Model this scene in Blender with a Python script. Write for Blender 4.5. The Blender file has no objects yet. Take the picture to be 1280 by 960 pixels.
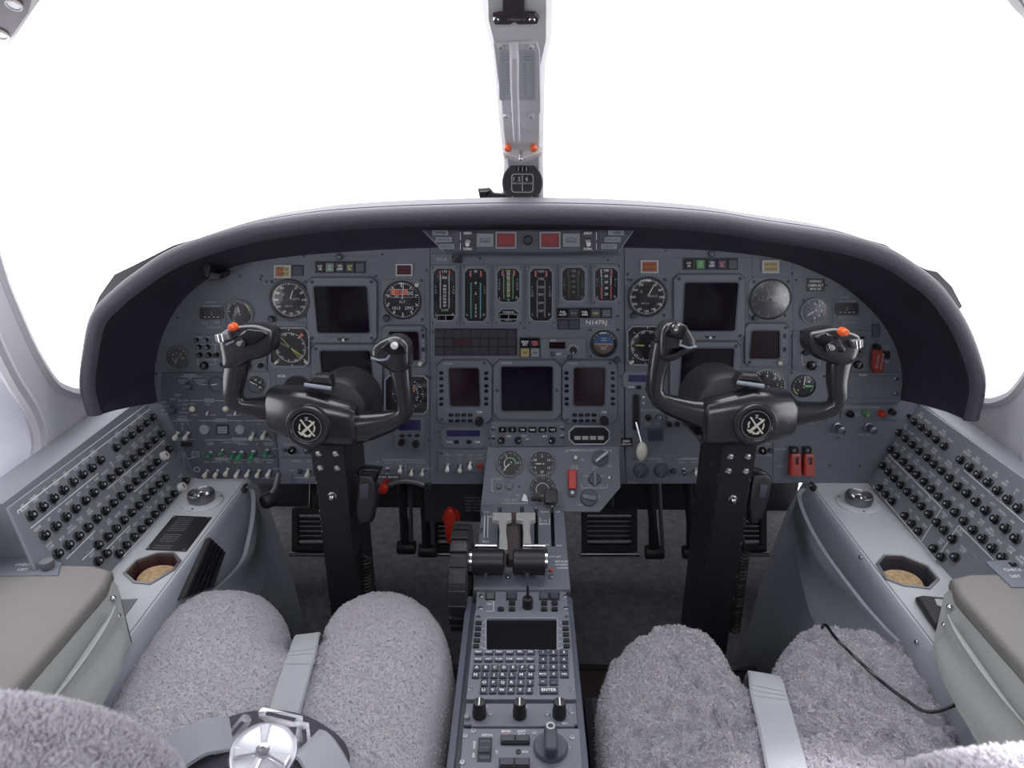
import bpy, bmesh, math, random
import numpy as np
from mathutils import Vector, Matrix, noise
from mathutils.geometry import tessellate_polygon
random.seed(7)
R=math.radians; PI=math.pi
sc=bpy.context.scene; COL=sc.collection
F=880.0
CAMZ=1.10
CAM=Vector((0,0,CAMZ))
RC=Matrix.Rotation(R(0.91),3,'Z')@Matrix.Rotation(R(90-21.4),3,'X')
def ray(px,py): return RC@Vector(((px-640)/F,(480-py)/F,-1))
class Plane:
    def __init__(s,o,u,v):
        s.o=Vector(o); s.u=Vector(u).normalized(); s.n=s.u.cross(Vector(v)).normalized(); s.v=s.n.cross(s.u)
    def hit(s,px,py):
        d=ray(px,py); t=(s.o-CAM).dot(s.n)/d.dot(s.n); return CAM+d*t
    def uv(s,px,py):
        q=s.hit(px,py)-s.o; return Vector((q.dot(s.u),q.dot(s.v)))
    def pt(s,u,v,d=0): return s.o+s.u*u+s.v*v+s.n*d
    def frame(s,u=0,v=0,d=0):
        m=Matrix((s.u,s.v,s.n)).transposed().to_4x4(); m.translation=s.pt(u,v,d); return m
    def off(s,d): return Plane(s.o+s.n*d,s.u,s.v)
# ---------- materials
MATS={}
def lin(h):
    if isinstance(h,str): c=[int(h[i:i+2],16)/255 for i in (0,2,4)]
    else: c=[x/255 for x in h]
    return [x/12.92 if x<=.04045 else ((x+.055)/1.055)**2.4 for x in c]
def mat(name,c,rough=.5,metal=0,bump=0,bs=400,spec=.5,emit=0,var=0,vs=20,coat=0,sheen=0):
    m=bpy.data.materials.new(name); m.use_nodes=True; nt=m.node_tree; b=nt.nodes['Principled BSDF']
    c=lin(c)+[1]
    b.inputs['Base Color'].default_value=c; b.inputs['Roughness'].default_value=rough
    b.inputs['Metallic'].default_value=metal; b.inputs['Specular IOR Level'].default_value=spec
    if coat: b.inputs['Coat Weight'].default_value=coat; b.inputs['Coat Roughness'].default_value=.12
    if sheen: b.inputs['Sheen Weight'].default_value=sheen
    if emit: b.inputs['Emission Color'].default_value=c; b.inputs['Emission Strength'].default_value=emit
    if bump or var:
        tc=nt.nodes.new('ShaderNodeTexCoord')
    if bump:
        n=nt.nodes.new('ShaderNodeTexNoise'); n.inputs['Scale'].default_value=bs; n.inputs['Detail'].default_value=3
        nt.links.new(tc.outputs['Object'],n.inputs['Vector'])
        bp=nt.nodes.new('ShaderNodeBump'); bp.inputs['Strength'].default_value=bump; bp.inputs['Distance'].default_value=.002
        nt.links.new(n.outputs['Fac'],bp.inputs['Height']); nt.links.new(bp.outputs['Normal'],b.inputs['Normal'])
    if var:
        n=nt.nodes.new('ShaderNodeTexNoise'); n.inputs['Scale'].default_value=vs; n.inputs['Detail'].default_value=5
        nt.links.new(tc.outputs['Object'],n.inputs['Vector'])
        mp=nt.nodes.new('ShaderNodeMapRange'); mp.inputs[1].default_value=.3; mp.inputs[2].default_value=.7
        mp.inputs[3].default_value=1-var; mp.inputs[4].default_value=1+var
        nt.links.new(n.outputs['Fac'],mp.inputs[0])
        mx=nt.nodes.new('ShaderNodeVectorMath'); mx.operation='SCALE'; mx.inputs[0].default_value=c[:3]
        nt.links.new(mp.outputs[0],mx.inputs['Scale']); nt.links.new(mx.outputs[0],b.inputs['Base Color'])
    MATS[name]=m; return m
def glassmat(name,gloss,tint=(1,1,1),rough=.02):
    m=bpy.data.materials.new(name); m.use_nodes=True; nt=m.node_tree; nt.nodes.clear()
    o=nt.nodes.new('ShaderNodeOutputMaterial'); mx=nt.nodes.new('ShaderNodeMixShader')
    t=nt.nodes.new('ShaderNodeBsdfTransparent'); t.inputs[0].default_value=(*tint,1)
    g=nt.nodes.new('ShaderNodeBsdfGlossy'); g.inputs['Roughness'].default_value=rough
    fr=nt.nodes.new('ShaderNodeFresnel'); fr.inputs['IOR'].default_value=gloss
    nt.links.new(fr.outputs[0],mx.inputs[0]); nt.links.new(t.outputs[0],mx.inputs[1]); nt.links.new(g.outputs[0],mx.inputs[2])
    nt.links.new(mx.outputs[0],o.inputs[0]); MATS[name]=m; return m
# ---------- text cache
TXT={}
def glyphs(s,bold=.012):
    k=(s,bold)
    if k in TXT: return TXT[k]
    cu=bpy.data.curves.new('t','FONT'); cu.body=s; cu.resolution_u=2; cu.offset=bold; cu.size=1
    o=bpy.data.objects.new('t',cu); me=bpy.data.meshes.new_from_object(o)
    vs=[(v.co.x,v.co.y) for v in me.vertices]; fs=[tuple(p.vertices) for p in me.polygons]
    bpy.data.objects.remove(o); bpy.data.curves.remove(cu); bpy.data.meshes.remove(me)
    if vs:
        x0=min(v[0] for v in vs); x1=max(v[0] for v in vs)
    else: x0=x1=0
    TXT[k]=(vs,fs,x0,x1); return TXT[k]
def area(p): return sum(p[i][0]*p[(i+1)%len(p)][1]-p[(i+1)%len(p)][0]*p[i][1] for i in range(len(p)))/2
def ccw(p): p=[Vector((a[0],a[1])) for a in p]; return p if area(p)>0 else p[::-1]
def inset(p,d):
    n=len(p); out=[]
    for i in range(n):
        a,b,c=p[i-1],p[i],p[(i+1)%n]
        e1=(b-a).normalized(); e2=(c-b).normalized()
        n1=Vector((-e1.y,e1.x)); n2=Vector((-e2.y,e2.x)); m=n1+n2
        l=m.length
        if l<1e-6: out.append(b+n1*d); continue
        m/=l; out.append(b+m*(d/max(.35,m.dot(n1))))
    return out
def rect(x0,y0,x1,y1,c=0,seg=1):
    x0,x1=sorted((x0,x1)); y0,y1=sorted((y0,y1))
    if c<=0: return [(x0,y0),(x1,y0),(x1,y1),(x0,y1)]
    if seg==1: return [(x0+c,y0),(x1-c,y0),(x1,y0+c),(x1,y1-c),(x1-c,y1),(x0+c,y1),(x0,y1-c),(x0,y0+c)]
    o=[]
    for cx,cy,a in ((x1-c,y0+c,-90),(x1-c,y1-c,0),(x0+c,y1-c,90),(x0+c,y0+c,180)):
        for i in range(seg+1):
            t=R(a+90*i/seg); o.append((cx+c*math.cos(t),cy+c*math.sin(t)))
    return o
def circ(x,y,r,n=32,a0=0): return [(x+r*math.cos(a0+2*PI*i/n),y+r*math.sin(a0+2*PI*i/n)) for i in range(n)]
class MB:
    def __init__(s): s.v=[]; s.f=[]; s.mi=[]; s.mats=[]; s.M=None
    def m(s,name):
        if name not in s.mats: s.mats.append(name)
        return s.mats.index(name)
    def add(s,vs,fs,m):
        b=len(s.v)
        if s.M is not None: vs=[s.M@Vector(v) for v in vs]
        s.v+= [tuple(v) for v in vs]; k=s.m(m)
        for f in fs: s.f.append(tuple(i+b for i in f)); s.mi.append(k)
    def prism(s,poly,z0,z1,m,ch=0,ch2=None,base=True):
        p=ccw(poly); n=len(p); L=[(p,z0)]
        if ch: L+=[(p,z1-(ch2 or ch)),(inset(p,ch),z1)]
        else: L+=[(p,z1)]
        vs=[];fs=[]
        for q,z in L: vs+=[(a[0],a[1],z) for a in q]
        for k in range(len(L)-1):
            for i in range(n): j=(i+1)%n; fs.append((k*n+i,k*n+j,(k+1)*n+j,(k+1)*n+i))
        t=(len(L)-1)*n
        fs+=s.cap(L[-1][0],t)
        if base: fs+=[tuple(reversed(f)) for f in s.cap(p,0)]
        s.add(vs,fs,m)
    def cap(s,p,t):
        n=len(p)
        if n<=4: return [tuple(range(t,t+n))]
        conv=all(((p[i]-p[i-1]).cross(p[(i+1)%n]-p[i]) if hasattr(p[i],'cross') else 1)>=-1e-12 for i in range(n))
        if conv: return [tuple(range(t,t+n))]
        tr=tessellate_polygon([[Vector((a[0],a[1],0)) for a in p]])
        o=[]
        for a,b,c in tr:
            ar=(p[b]-p[a]).cross(p[c]-p[a])
            if abs(ar)<1e-14: continue
            o.append((t+a,t+b,t+c) if ar>0 else (t+a,t+c,t+b))
        return o
    def puff(s,poly,z0,z1,r,m,n=4):
        """outline with both faces rounded over"""
        p=ccw(poly); k=len(p); L=[]
        for i in range(n+1):
            a=PI/2*i/n; L.append((inset(p,r*(1-math.sin(a))),z0+r*.9*(1-math.cos(a))))
        for i in range(n+1):
            a=PI/2*i/n; L.append((inset(p,r*(1-math.cos(a))),z1-r*.9*(1-math.sin(a))))
        vs=[];fs=[]
        for q,z in L: vs+=[(a[0],a[1],z) for a in q]
        for l in range(len(L)-1):
            for i in range(k): j=(i+1)%k; fs.append((l*k+i,l*k+j,(l+1)*k+j,(l+1)*k+i))
        fs+=s.cap(L[-1][0],(len(L)-1)*k); fs+=[tuple(reversed(f)) for f in s.cap(L[0][0],0)]
        s.add(vs,fs,m)
    def box(s,x0,x1,y0,y1,z0,z1,m,ch=0): s.prism(rect(x0,y0,x1,y1),z0,z1,m,ch)
    def slab(s,outer,holes,z0,z1,m):
        loops=[ccw(outer)]+[ccw(h)[::-1] for h in holes]
        flat=[q for l in loops for q in l]; N=len(flat)
        tr=tessellate_polygon([[Vector((a[0],a[1],0)) for a in l] for l in loops])
        vs=[(a[0],a[1],z1) for a in flat]+[(a[0],a[1],z0) for a in flat]; fs=[]
        for a,b,c in tr:
            ar=(flat[b]-flat[a]).cross(flat[c]-flat[a])
            if abs(ar)<1e-14: continue
            if ar<0: b,c=c,b
            fs+=[(a,b,c),(N+a,N+c,N+b)]
        i0=0
        for l in loops:
            n=len(l)
            for i in range(n): j=(i+1)%n; fs.append((N+i0+i,N+i0+j,i0+j,i0+i))
            i0+=n
        s.add(vs,fs,m)
    def lathe(s,prof,m,x=0,y=0,seg=24,sy=1,cap=True):
        vs=[];fs=[];n=len(prof)
        for r,z in prof:
            for i in range(seg): a=2*PI*i/seg; vs.append((x+r*math.cos(a),y+r*sy*math.sin(a),z))
        for k in range(n-1):
            for i in range(seg): j=(i+1)%seg; fs.append((k*seg+i,k*seg+j,(k+1)*seg+j,(k+1)*seg+i))
        if cap and prof[0][0]>1e-7: fs.append(tuple(reversed(range(seg))))
        if cap and prof[-1][0]>1e-7: fs.append(tuple(range((n-1)*seg,n*seg)))
        s.add(vs,fs,m)
    def cyl(s,x,y,z0,z1,r,m,r2=None,seg=20,ch=0):
        r2=r if r2 is None else r2
        s.lathe([(r,z0),(r2,z1-ch),(r2-ch,z1)] if ch else [(r,z0),(r2,z1)],m,x,y,seg)
    def ring(s,x,y,z0,z1,ri,ro,m,seg=40,ch=0):
        pr=[(ri,z0),(ro,z0),(ro,z1-ch),(ro-ch,z1),(ri+ch,z1),(ri,z1-ch),(ri,z0)] if ch else [(ri,z0),(ro,z0),(ro,z1),(ri,z1),(ri,z0)]
        vs=[];fs=[];pr=pr[:-1];n=len(pr)
        for r,z in pr:
            for i in range(seg): a=2*PI*i/seg; vs.append((x+r*math.cos(a),y+r*math.sin(a),z))
        for k in range(n):
            k2=(k+1)%n
            for i in range(seg): j=(i+1)%seg; fs.append((k*seg+i,k*seg+j,k2*seg+j,k2*seg+i))
        s.add(vs,fs,m)
    def loft(s,rings,m,cap=True,closed=False):
        n=len(rings[0]); vs=[v for r in rings for v in r]; fs=[]; K=len(rings)
        for k in range(K if closed else K-1):
            k2=(k+1)%K
            for i in range(n): j=(i+1)%n; fs.append((k*n+i,k*n+j,k2*n+j,k2*n+i))
        if cap and not closed: fs+=[tuple(reversed(range(n))),tuple(range((K-1)*n,K*n))]
        s.add(vs,fs,m)
    def sheet(s,rows,m):
        n=len(rows[0]); vs=[v for r in rows for v in r]; fs=[]
        for k in range(len(rows)-1):
            for i in range(n-1): fs.append((k*n+i,k*n+i+1,(k+1)*n+i+1,(k+1)*n+i))
        s.add(vs,fs,m)
    def tube(s,pts,r,m,seg=8,closed=False,flat=1.0,up=None,cap=True):
        P=[Vector(p) for p in pts]; n=len(P); rs=r if isinstance(r,(list,tuple)) else [r]*n
        rings=[];prev=Vector(up) if up else None
        for i in range(n):
            if closed: t=(P[(i+1)%n]-P[i-1])
            else: t=P[min(i+1,n-1)]-P[max(i-1,0)]
            t.normalize()
            if prev is None: prev=Vector((0,0,1)) if abs(t.z)<.9 else Vector((1,0,0))
            a=prev-t*prev.dot(t)
            if a.length<1e-6: a=t.orthogonal()
            a.normalize(); prev=a; b=t.cross(a)
            rings.append([P[i]+(a*math.cos(2*PI*j/seg)*flat+b*math.sin(2*PI*j/seg))*rs[i] for j in range(seg)])
        s.loft(rings,m,cap,closed)
    def ball(s,x,y,z,r,m,seg=14,rings=8,sz=1):
        s.lathe([(max(0,r*math.sin(PI*i/rings)),z-r*sz*math.cos(PI*i/rings)) for i in range(rings+1)],m,x,y,seg)
    def line(s,x0,y0,x1,y1,w,z,m):
        d=Vector((x1-x0,y1-y0)); l=d.length
        if l<1e-9: return
        d/=l; q=Vector((-d.y,d.x))*w/2
        s.add([(x0-q.x,y0-q.y,z),(x1-q.x,y1-q.y,z),(x1+q.x,y1+q.y,z),(x0+q.x,y0+q.y,z)],[(0,1,2,3)],m)
    def text(s,t,x,y,z,h,m,rot=0,al='C',sx=1,bold=.012,wmax=None):
        vs,fs,x0,x1=glyphs(t,bold)
        if not vs: return
        k=h/.69; w=(x1-x0)*k*sx
        if wmax and w>wmax: sx*=wmax/w
        ox=-(x0+x1)/2 if al=='C' else (-x0 if al=='L' else -x1)
        c,q=math.cos(rot),math.sin(rot); o=[]
        for a,b in vs:
            a=(a+ox)*k*sx; b=(b-.345)*k
            o.append((x+a*c-b*q,y+a*q+b*c,z))
        s.add(o,fs,m)
    def build(s,name,parent=None,mw=None,smooth=38,data_only=False):
        me=bpy.data.meshes.new(name); me.from_pydata(s.v,[],s.f)
        for k in s.mats: me.materials.append(MATS[k])
        me.polygons.foreach_set('material_index',s.mi)
        bm=bmesh.new(); bm.from_mesh(me)
        bmesh.ops.recalc_face_normals(bm,faces=bm.faces); bm.to_mesh(me); bm.free()
        me.shade_smooth(); me.set_sharp_from_angle(angle=R(smooth))
        if data_only: return me
        o=bpy.data.objects.new(name,me); COL.objects.link(o)
        if parent: o.parent=parent
        if mw is not None: o.matrix_world=mw
        return o
def tag(o,label=None,cat=None,group=None,kind=None):
    if label: o['label']=label
    if cat: o['category']=cat
    if group: o['group']=group
    if kind: o['kind']=kind
    return o
def empty(name,mw,label,cat,group=None):
    o=bpy.data.objects.new(name,None); COL.objects.link(o); o.matrix_world=mw; o.empty_display_size=.02
    return tag(o,label,cat,group)
def inst(name,me,parent,loc,rot=None,scale=None,label=None):
    o=bpy.data.objects.new(name,me); COL.objects.link(o); o.parent=parent; o.location=loc
    if rot: o.rotation_euler=rot
    if scale: o.scale=scale
    if label: o['label']=label
    return o
class It:
    """a thing standing on a plane, authored from the place's own plane coordinates"""
    def __init__(s,pl,px,py,name,label,cat,group=None):
        s.pl=pl; s.c=pl.uv(px,py); s.k=(pl.uv(px+1,py)-s.c).length
        s.root=empty(name,pl.frame(s.c.x,s.c.y),label,cat,group); s.w=MB()
    def L(s,px,py): return s.pl.uv(px,py)-s.c
    def P(s,*pts): return [s.L(*p) for p in pts]
    def Rc(s,x0,y0,x1,y1,c=0,seg=1):
        # rectangle given by photo corners -> local quad with cut corners
        q=[s.L(x0,y1),s.L(x1,y1),s.L(x1,y0),s.L(x0,y0)]
        if c<=0: return q
        out=[];c*=s.k
        for i in range(4):
            b=q[i]; d1=(q[i-1]-b).normalized(); d2=(q[(i+1)%4]-b).normalized()
            if seg==1: out+=[b+d1*c,b+d2*c]
            else:
                for j in range(seg+1):
                    t=j/seg; out.append(b+d1*c*(1-t)**2+d2*c*t**2)
        return out
    def T(s,mb,t,px,py,h,z=.0003,m='white_print',rot=0,al='C',sx=1,bold=.012,wmax=None):
        p=s.L(px,py); mb.text(t,p.x,p.y,z,h*s.k,m,rot,al,sx,bold,wmax*s.k if wmax else None)
    def ln(s,mb,x0,y0,x1,y1,w=.7,z=.0003,m='white_print'):
        a=s.L(x0,y0);b=s.L(x1,y1); mb.line(a.x,a.y,b.x,b.y,w*s.k,z,m)
    def part(s,name,mb,label=None,parent=None,smooth=38):
        o=mb.build(name,parent or s.root,None,smooth)
        if label: o['label']=label
        return o
def solo(mb,pl,c,name,label,cat,group=None,d=0):
    o=mb.build(name,None,pl.frame(c[0],c[1],d)); return tag(o,label,cat,group)
# ================= materials
mat('panel','646873',.55,bump=.12,bs=1500,var=.03)
mat('panel_dark','4d4f5b',.55,bump=.1,bs=1500,var=.04)
mat('panel_edge','474b58',.5)
mat('bezel','696d77',.5,bump=.08,bs=1800)
mat('bezel_light','868c98',.45)
mat('bezel_dark','3a3c48',.5)
mat('black','1c1b20',.45,bump=.05,bs=900)
mat('black_gloss','131216',.22)
mat('black_yoke','28282d',.20,bump=.12,bs=700,coat=.3)
mat('black_column','1d1c21',.42,bump=.25,bs=900)
mat('dial','17171d',.5)
mat('screen','17131c',.12,spec=.6)
mat('screen_red','21141c',.12,spec=.6)
mat('screen_blue','2a2550',.2)
mat('white_print','e4e4e8',.5)
mat('grey_print','b0b0b3',.5)
mat('dim_print','8c8e97',.5)
mat('white','dedcd8',.4)
mat('ivory','c9c7bd',.35)
mat('chrome','d6d6da',.18,metal=1)
mat('steel','8d8e94',.35,metal=1)
mat('dull_metal','77787c',.5,metal=.7)
mat('orange','e0602c',.4)
mat('orange_flag','e88468',.5)
mat('red','b02a20',.4)
mat('red_soft','a8504a',.45)
mat('tag_red','8a3226',.6)
mat('pink','d98088',.5)
mat('green','2c7a52',.4)
mat('green_soft','5d8a5e',.4)
mat('cyan_print','7fc0c4',.5)
mat('green_print','8fc79a',.5)
mat('yellow_print','c9c878',.5)
mat('blue_face','3a5a86',.5)
mat('brown_face','6b5a55',.5)
mat('lamp_red','7a3038',.3)
mat('lamp_dark_red','3c2028',.3)
mat('lamp_amber','a0603c',.35)
mat('lamp_yellow','a89a6c',.35)
mat('lamp_grey','8b9096',.35)
mat('wall','b6b5ba',.6,bump=.05,bs=120)
mat('reveal','eeeefc',.5)
mat('frame_dark','6a5f6c',.5)
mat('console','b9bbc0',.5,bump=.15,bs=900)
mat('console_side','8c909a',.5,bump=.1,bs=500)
mat('vinyl','8e908f',.6,bump=.5,bs=160)
mat('fabric_side','777b84',.75,bump=.4,bs=60)
mat('armrest_top','73706f',.7,bump=.4,bs=350)
mat('hood','37333f',.6,bump=.35,bs=260,var=.08,vs=6)
mat('hood_seam','1b1a20',.6)
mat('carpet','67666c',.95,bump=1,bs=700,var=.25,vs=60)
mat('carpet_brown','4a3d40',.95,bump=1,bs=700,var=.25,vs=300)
mat('dark_metal','26262b',.5)
mat('emblem','dcd8cc',.28,metal=.4)
mat('buckle','e2e2ea',.32,metal=.85)
mat('breaker_face','73777f',.5,bump=.1,bs=900)
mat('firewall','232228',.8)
mat('fleece','ccc8d0',.95,sheen=.3)
_m=MATS['fleece']; _n=_m.node_tree; _b=_n.nodes['Principled BSDF']; _t=_n.nodes.new('ShaderNodeBsdfTranslucent'); _t.inputs[0].default_value=_b.inputs['Base Color'].default_value
_x=_n.nodes.new('ShaderNodeMixShader'); _x.inputs[0].default_value=.42; _n.links.new(_b.outputs[0],_x.inputs[1]); _n.links.new(_t.outputs[0],_x.inputs[2]); _n.links.new(_x.outputs[0],_n.nodes['Material Output'].inputs[0])
mat('fleece_tuft','a7a2ab',.9,sheen=.2)
mat('belt','979aa0',.55,bump=.6,bs=900,sheen=.3)
mat('lever_grey','a9a8a8',.4,metal=.2)
mat('gate','4d4245',.6)
mat('belt_pad','35323c',.75)
mat('belt_grey','8d8f98',.6,bump=.3,bs=900)
mat('cork','b79c78',.9,bump=1,bs=220,var=.3,vs=120)
mat('post','c8c7ca',.4)
mat('plate_dark','3a3038',.4)
mat('rubber','232225',.5)
mat('housing_grey','6f727a',.5,bump=.1,bs=600)
mat('placard','aeb0b4',.5)
glassmat('dial_glass',1.35)
glassmat('window_glass',1.06)
glassmat('hazy_glass',1.9,(.8,.8,.8),.25)

# ================= planes
WL=Plane((-.79,0,.565),(0,1,0),(.12,0,1)); WR=Plane((.80,0,.565),(0,-1,0),(-.12,0,1))
WS=Plane((0,1.38,CAMZ-.145),(1,0,0),(0,-.4,.265))
MP=Plane((0,1.235,CAMZ-.69),(1,0,0),(0,math.sin(R(4)),math.cos(R(4))))
SHELF=CAMZ-.69

# ================= walls with windows
def curve(pts,n=8):
    """smooth closed/open Catmull-Rom through points"""
    P=[Vector(p) for p in pts]; o=[]
    for i in range(len(P)-1):
        a=P[max(i-1,0)];b=P[i];c=P[i+1];d=P[min(i+2,len(P)-1)]
        for k in range(n):
            t=k/n
            o.append(.5*((2*b)+(c-a)*t+(2*a-5*b+4*c-d)*t*t+(3*b-a-3*c+d)*t**3))
    o.append(P[-1]); return o
def ccurve(pts,n=6):
    P=[Vector(p) for p in pts]; N=len(P); o=[]
    for i in range(N):
        a=P[i-1];b=P[i];c=P[(i+1)%N];d=P[(i+2)%N]
        for k in range(n):
            t=k/n
            o.append(.5*((2*b)+(c-a)*t+(2*a-5*b+4*c-d)*t*t+(3*b-a-3*c+d)*t**3))
    return o
def side_wall(W,sg,side):
    # plane coordinates: U = +y on the left wall, -y on the right
    T=lambda y,v:(y*sg,v)
    dy=0 if side=='left' else -.02
    # forward opening, bounded aft by the slanting pillar
    fr=curve([(.955,.66),(.965,.50),(.992,.329),(1.012,.258),(1.042,.177),(1.077,.112),(1.109,.083),(1.143,.066),(1.20,.058),(1.30,.058)],5)
    fr=[T(a.x+dy,a.y) for a in fr]
    sw=[(.60,.03),(.78,-.012),(.90,-.018),(.985,-.018),(1.021,.0),(1.034,.033),(1.024,.085),(.993,.149),(.968,.215),(.935,.32),(.88,.40),(.75,.43),(.60,.42),(.50,.36),(.46,.22),(.50,.09)]
    sw=[T(a.x+dy,a.y) for a in ccurve(sw,4)]
    hole2=[(.60,.07),(.78,.035),(.915,.038),(.955,.055),(.968,.11),(.952,.17),(.918,.28),(.85,.345),(.75,.37),(.62,.36),(.55,.31),(.52,.22),(.54,.12)]
    hole2=[T(a.x+dy,a.y) for a in ccurve(hole2,4)]
    outer=[T(-.9,-.62),T(1.79,-.62),T(1.79,.05),T(1.30,.055)]+fr[::-1]+[T(.95,.72),T(-.9,.72)]
    mb=MB(); mb.slab(outer,[sw],-.02,0,'wall')
    # rounded lip round both openings
    for h in (fr,sw):
        mb.tube([(a[0],a[1],-.008) for a in h],.012,'wall',8,closed=(h is sw))
    o=mb.build('wall_'+side,None,W.frame()); o['kind']='structure'
    # deep reveal tapering out to the pane
    mb=MB(); n1=len(sw); n2=len(hole2)
    P1=[Vector(a) for a in ccw(sw)]; P2=[Vector(a) for a in ccw(hole2)]
    def res(P,n):
        c=Vector((sum(p.x for p in P)/len(P),sum(p.y for p in P)/len(P))); c=Vector((.76*sg+0,.2))
        out=[]
        for k in range(n):
            a=2*PI*k/n; d=Vector((math.cos(a),math.sin(a))); best=None
            for i in range(len(P)):
                p,q=P[i],P[(i+1)%len(P)]; e=q-p; den=d.cross(e)
                if abs(den)<1e-9: continue
                t=(p-c).cross(e)/den; u=(p-c).cross(d)/den
                if t>0 and -1e-6<=u<=1+1e-6: best=t if best is None else min(best,t)
            out.append(c+d*(best or .1))
        return out
    A=res(P1,64);B=res(P2,64)
    rows=[]
    for f,z in ((0,-.012),(.25,-.018),(.6,-.028),(.9,-.042),(1,-.055)):
        rows.append([(a.x*(1-f)+b.x*f,a.y*(1-f)+b.y*f,z) for a,b in zip(A,B)])
    mb.loft(rows,'reveal',cap=False)
    mb.tube([(b.x,b.y,-.052) for b in B],.004,'frame_dark',6,closed=True)
    o2=mb.build('window_frame',o)
    mb=MB(); mb.prism([(b.x,b.y) for b in B],-.059,-.055,'window_glass')
    n={'left':3,'right':4}[side]
    g=mb.build('window_%d'%n,None,W.frame()); g['kind']='structure'
    return o
side_wall(WL,1,'left'); side_wall(WR,-1,'right')
# floor, firewall, ceiling
mb=MB(); mb.box(-.80,.81,-.9,1.80,-.03,0,'carpet'); o=mb.build('floor'); o['kind']='structure'
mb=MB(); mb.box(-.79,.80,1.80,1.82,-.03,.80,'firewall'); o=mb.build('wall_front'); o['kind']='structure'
mb=MB()
rows=[]
for y,z in ((.90,1.262),(.80,1.285),(.6,1.315),(.2,1.33),(-.9,1.33)):
    rows.append([(-.70+1.41*i/12,y,z-.05*abs((i-6)/6)**3) for i in range(13)])
for y,z in ((-.9,1.35),(.2,1.35),(.6,1.335),(.8,1.305),(.90,1.28)):
    rows.append([(-.70+1.41*i/12,y,z-.05*abs((i-6)/6)**3) for i in range(13)])
mb.sheet(rows,'wall'); o=mb.build('ceiling'); o['kind']='structure'
# windshield: two panes that slope back from the nose to the roof
def ws_pt(x,t):
    # t 0 base .. 1 top
    a=abs(x)/.72
    y=1.62-.10*a*a-(1.62-.945)*t*(1-.10*a*a); z=.80+(1.235-.80)*t+ .0*a
    return (x,y-.17*a**3*(1-t),z-.05*a**3*t)
for k,(xa,xb) in enumerate(((-.735,-.042),(.042,.745))):
    mb=MB(); rows=[]
    for i in range(13):
        x=xa+(xb-xa)*i/12; rows.append([ws_pt(x,j/8) for j in range(9)])
    mb.sheet(rows,'window_glass'); o=mb.build('window_%d'%(k+1)); o['kind']='structure'
# header frame with its dark corner plates
HD=WS.off(-.0)
mb=MB()
cl=[(-.72,.16),(-.60,.262),(-.5,.30),(-.3,.335),(-.1,.345),(.1,.345),(.3,.335),(.49,.30),(.585,.262),(.71,.16)]
MPW=lambda x,z:(x,1.62-(z-.80)*(1.62-.945)/.435,z)
def header():
    low=[]
    A=WS.uv(0,68)
    B=WS.uv(45,0); C=WS.uv(1265,0); D=WS.uv(1280,15)
    pts=[(-.80,A.y-.08),(A.x,A.y),(B.x,B.y),(-.52,B.y+.07),(-.3,B.y+.12),(0,B.y+.13),(.3,B.y+.12),(.50,B.y+.07),(C.x,C.y),(D.x,D.y),(.78,D.y-.12)]
    up=[(.80,.62),(-.80,.62)]
    return pts,up
hp,hu=header()
mb=MB(); 
low=[Vector(p) for p in hp]
poly=low+[Vector(p) for p in hu]
mb.slab(poly,[],-.012,.012,'post')
o=mb.build('trim_1',None,WS.frame()); o['kind']='structure'
# screws and dark plates on the header corners
for sx,pts,scr in ((-1,[(-90,-60),(42,-10),(36,14),(15,45),(-12,44),(-80,60)],[(18,2),(1,39)]),(1,[(1290,-50),(1268,-10),(1283,14),(1300,20)],[(1290,-8)])):
    it=It(WS.off(.0125),pts[1][0],pts[1][1],'corner_plate',('purple-grey plate with round screws at upper left corner of windshield frame' if sx<0 else 'dark plate at the upper right corner of windshield frame'),'plate')
    mb=MB(); mb.prism(it.P(*pts),0,.003,'frame_dark',.001); it.part('plate',mb)
    for q in scr:
        mb=MB(); l=it.L(*q); mb.cyl(l.x,l.y,.003,.0055,.0078,'steel',seg=24,ch=.001); mb.ring(l.x,l.y,.003,.0065,.0075,.0092,'white'); it.part('screw',mb)

# ================= centre post
it=It(WS,655,150,'trim_2','grey centre post between the two windshields','post')
it.root['kind']='structure'
for k in ('label','category'): del it.root[k]
mb=MB()
def postpoly(pxs,d0,d1,m,ch=.006):
    mb.prism([it.L(*p) for p in pxs],d0,d1,m,ch)
postpoly([(627,262),(680,262),(679,200),(680,160),(682,80),(690,45),(692,-60),(600,-60),(603,20),(612,55),(618,90),(624,160),(630,205)],-.03,.006,'post',.008)
it.part('post',mb)
mb=MB(); mb.prism(it.P((617,48),(671,46),(675,58),(676,135),(629,135),(622,90)),.006,.009,'post',.001)
for q in ((626,51),(663,51),(633,139),(664,139)): l=it.L(*q); mb.cyl(l.x,l.y,.006,.0115,.0045,'post',seg=16,ch=.001); mb.cyl(l.x,l.y,.0113,.0117,.0014,'black',seg=8)
it.part('cover_plate',mb)
it2=It(WS.off(.009),645,14,'overhead_bracket','dark purple bracket with two screws at the top of the centre post','bracket')
mb=MB(); mb.prism(it2.P((616,16),(628,14),(628,-40),(656,-40),(656,14),(669,14),(674,20),(672,27),(648,28),(643,25),(638,28),(619,28),(615,22)),0,.004,'plate_dark',.001); it2.T(mb,'TORQUE 35',645,21,3,.0042,'grey_print',bold=0); it2.part('bracket',mb)
for q in ((620,20),(665,20)): mb=MB(); l=it2.L(*q); mb.cyl(l.x,l.y,.004,.007,.0040,'chrome',seg=18,ch=.0008); mb.box(l.x-.003,l.x+.003,l.y-.0005,l.y+.0005,.0069,.0072,'black'); it2.part('screw',mb)
it2=It(WS.off(.0092),647,93,'checklist_placard','small grey placard with two columns of fine print on centre post','placard')
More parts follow.
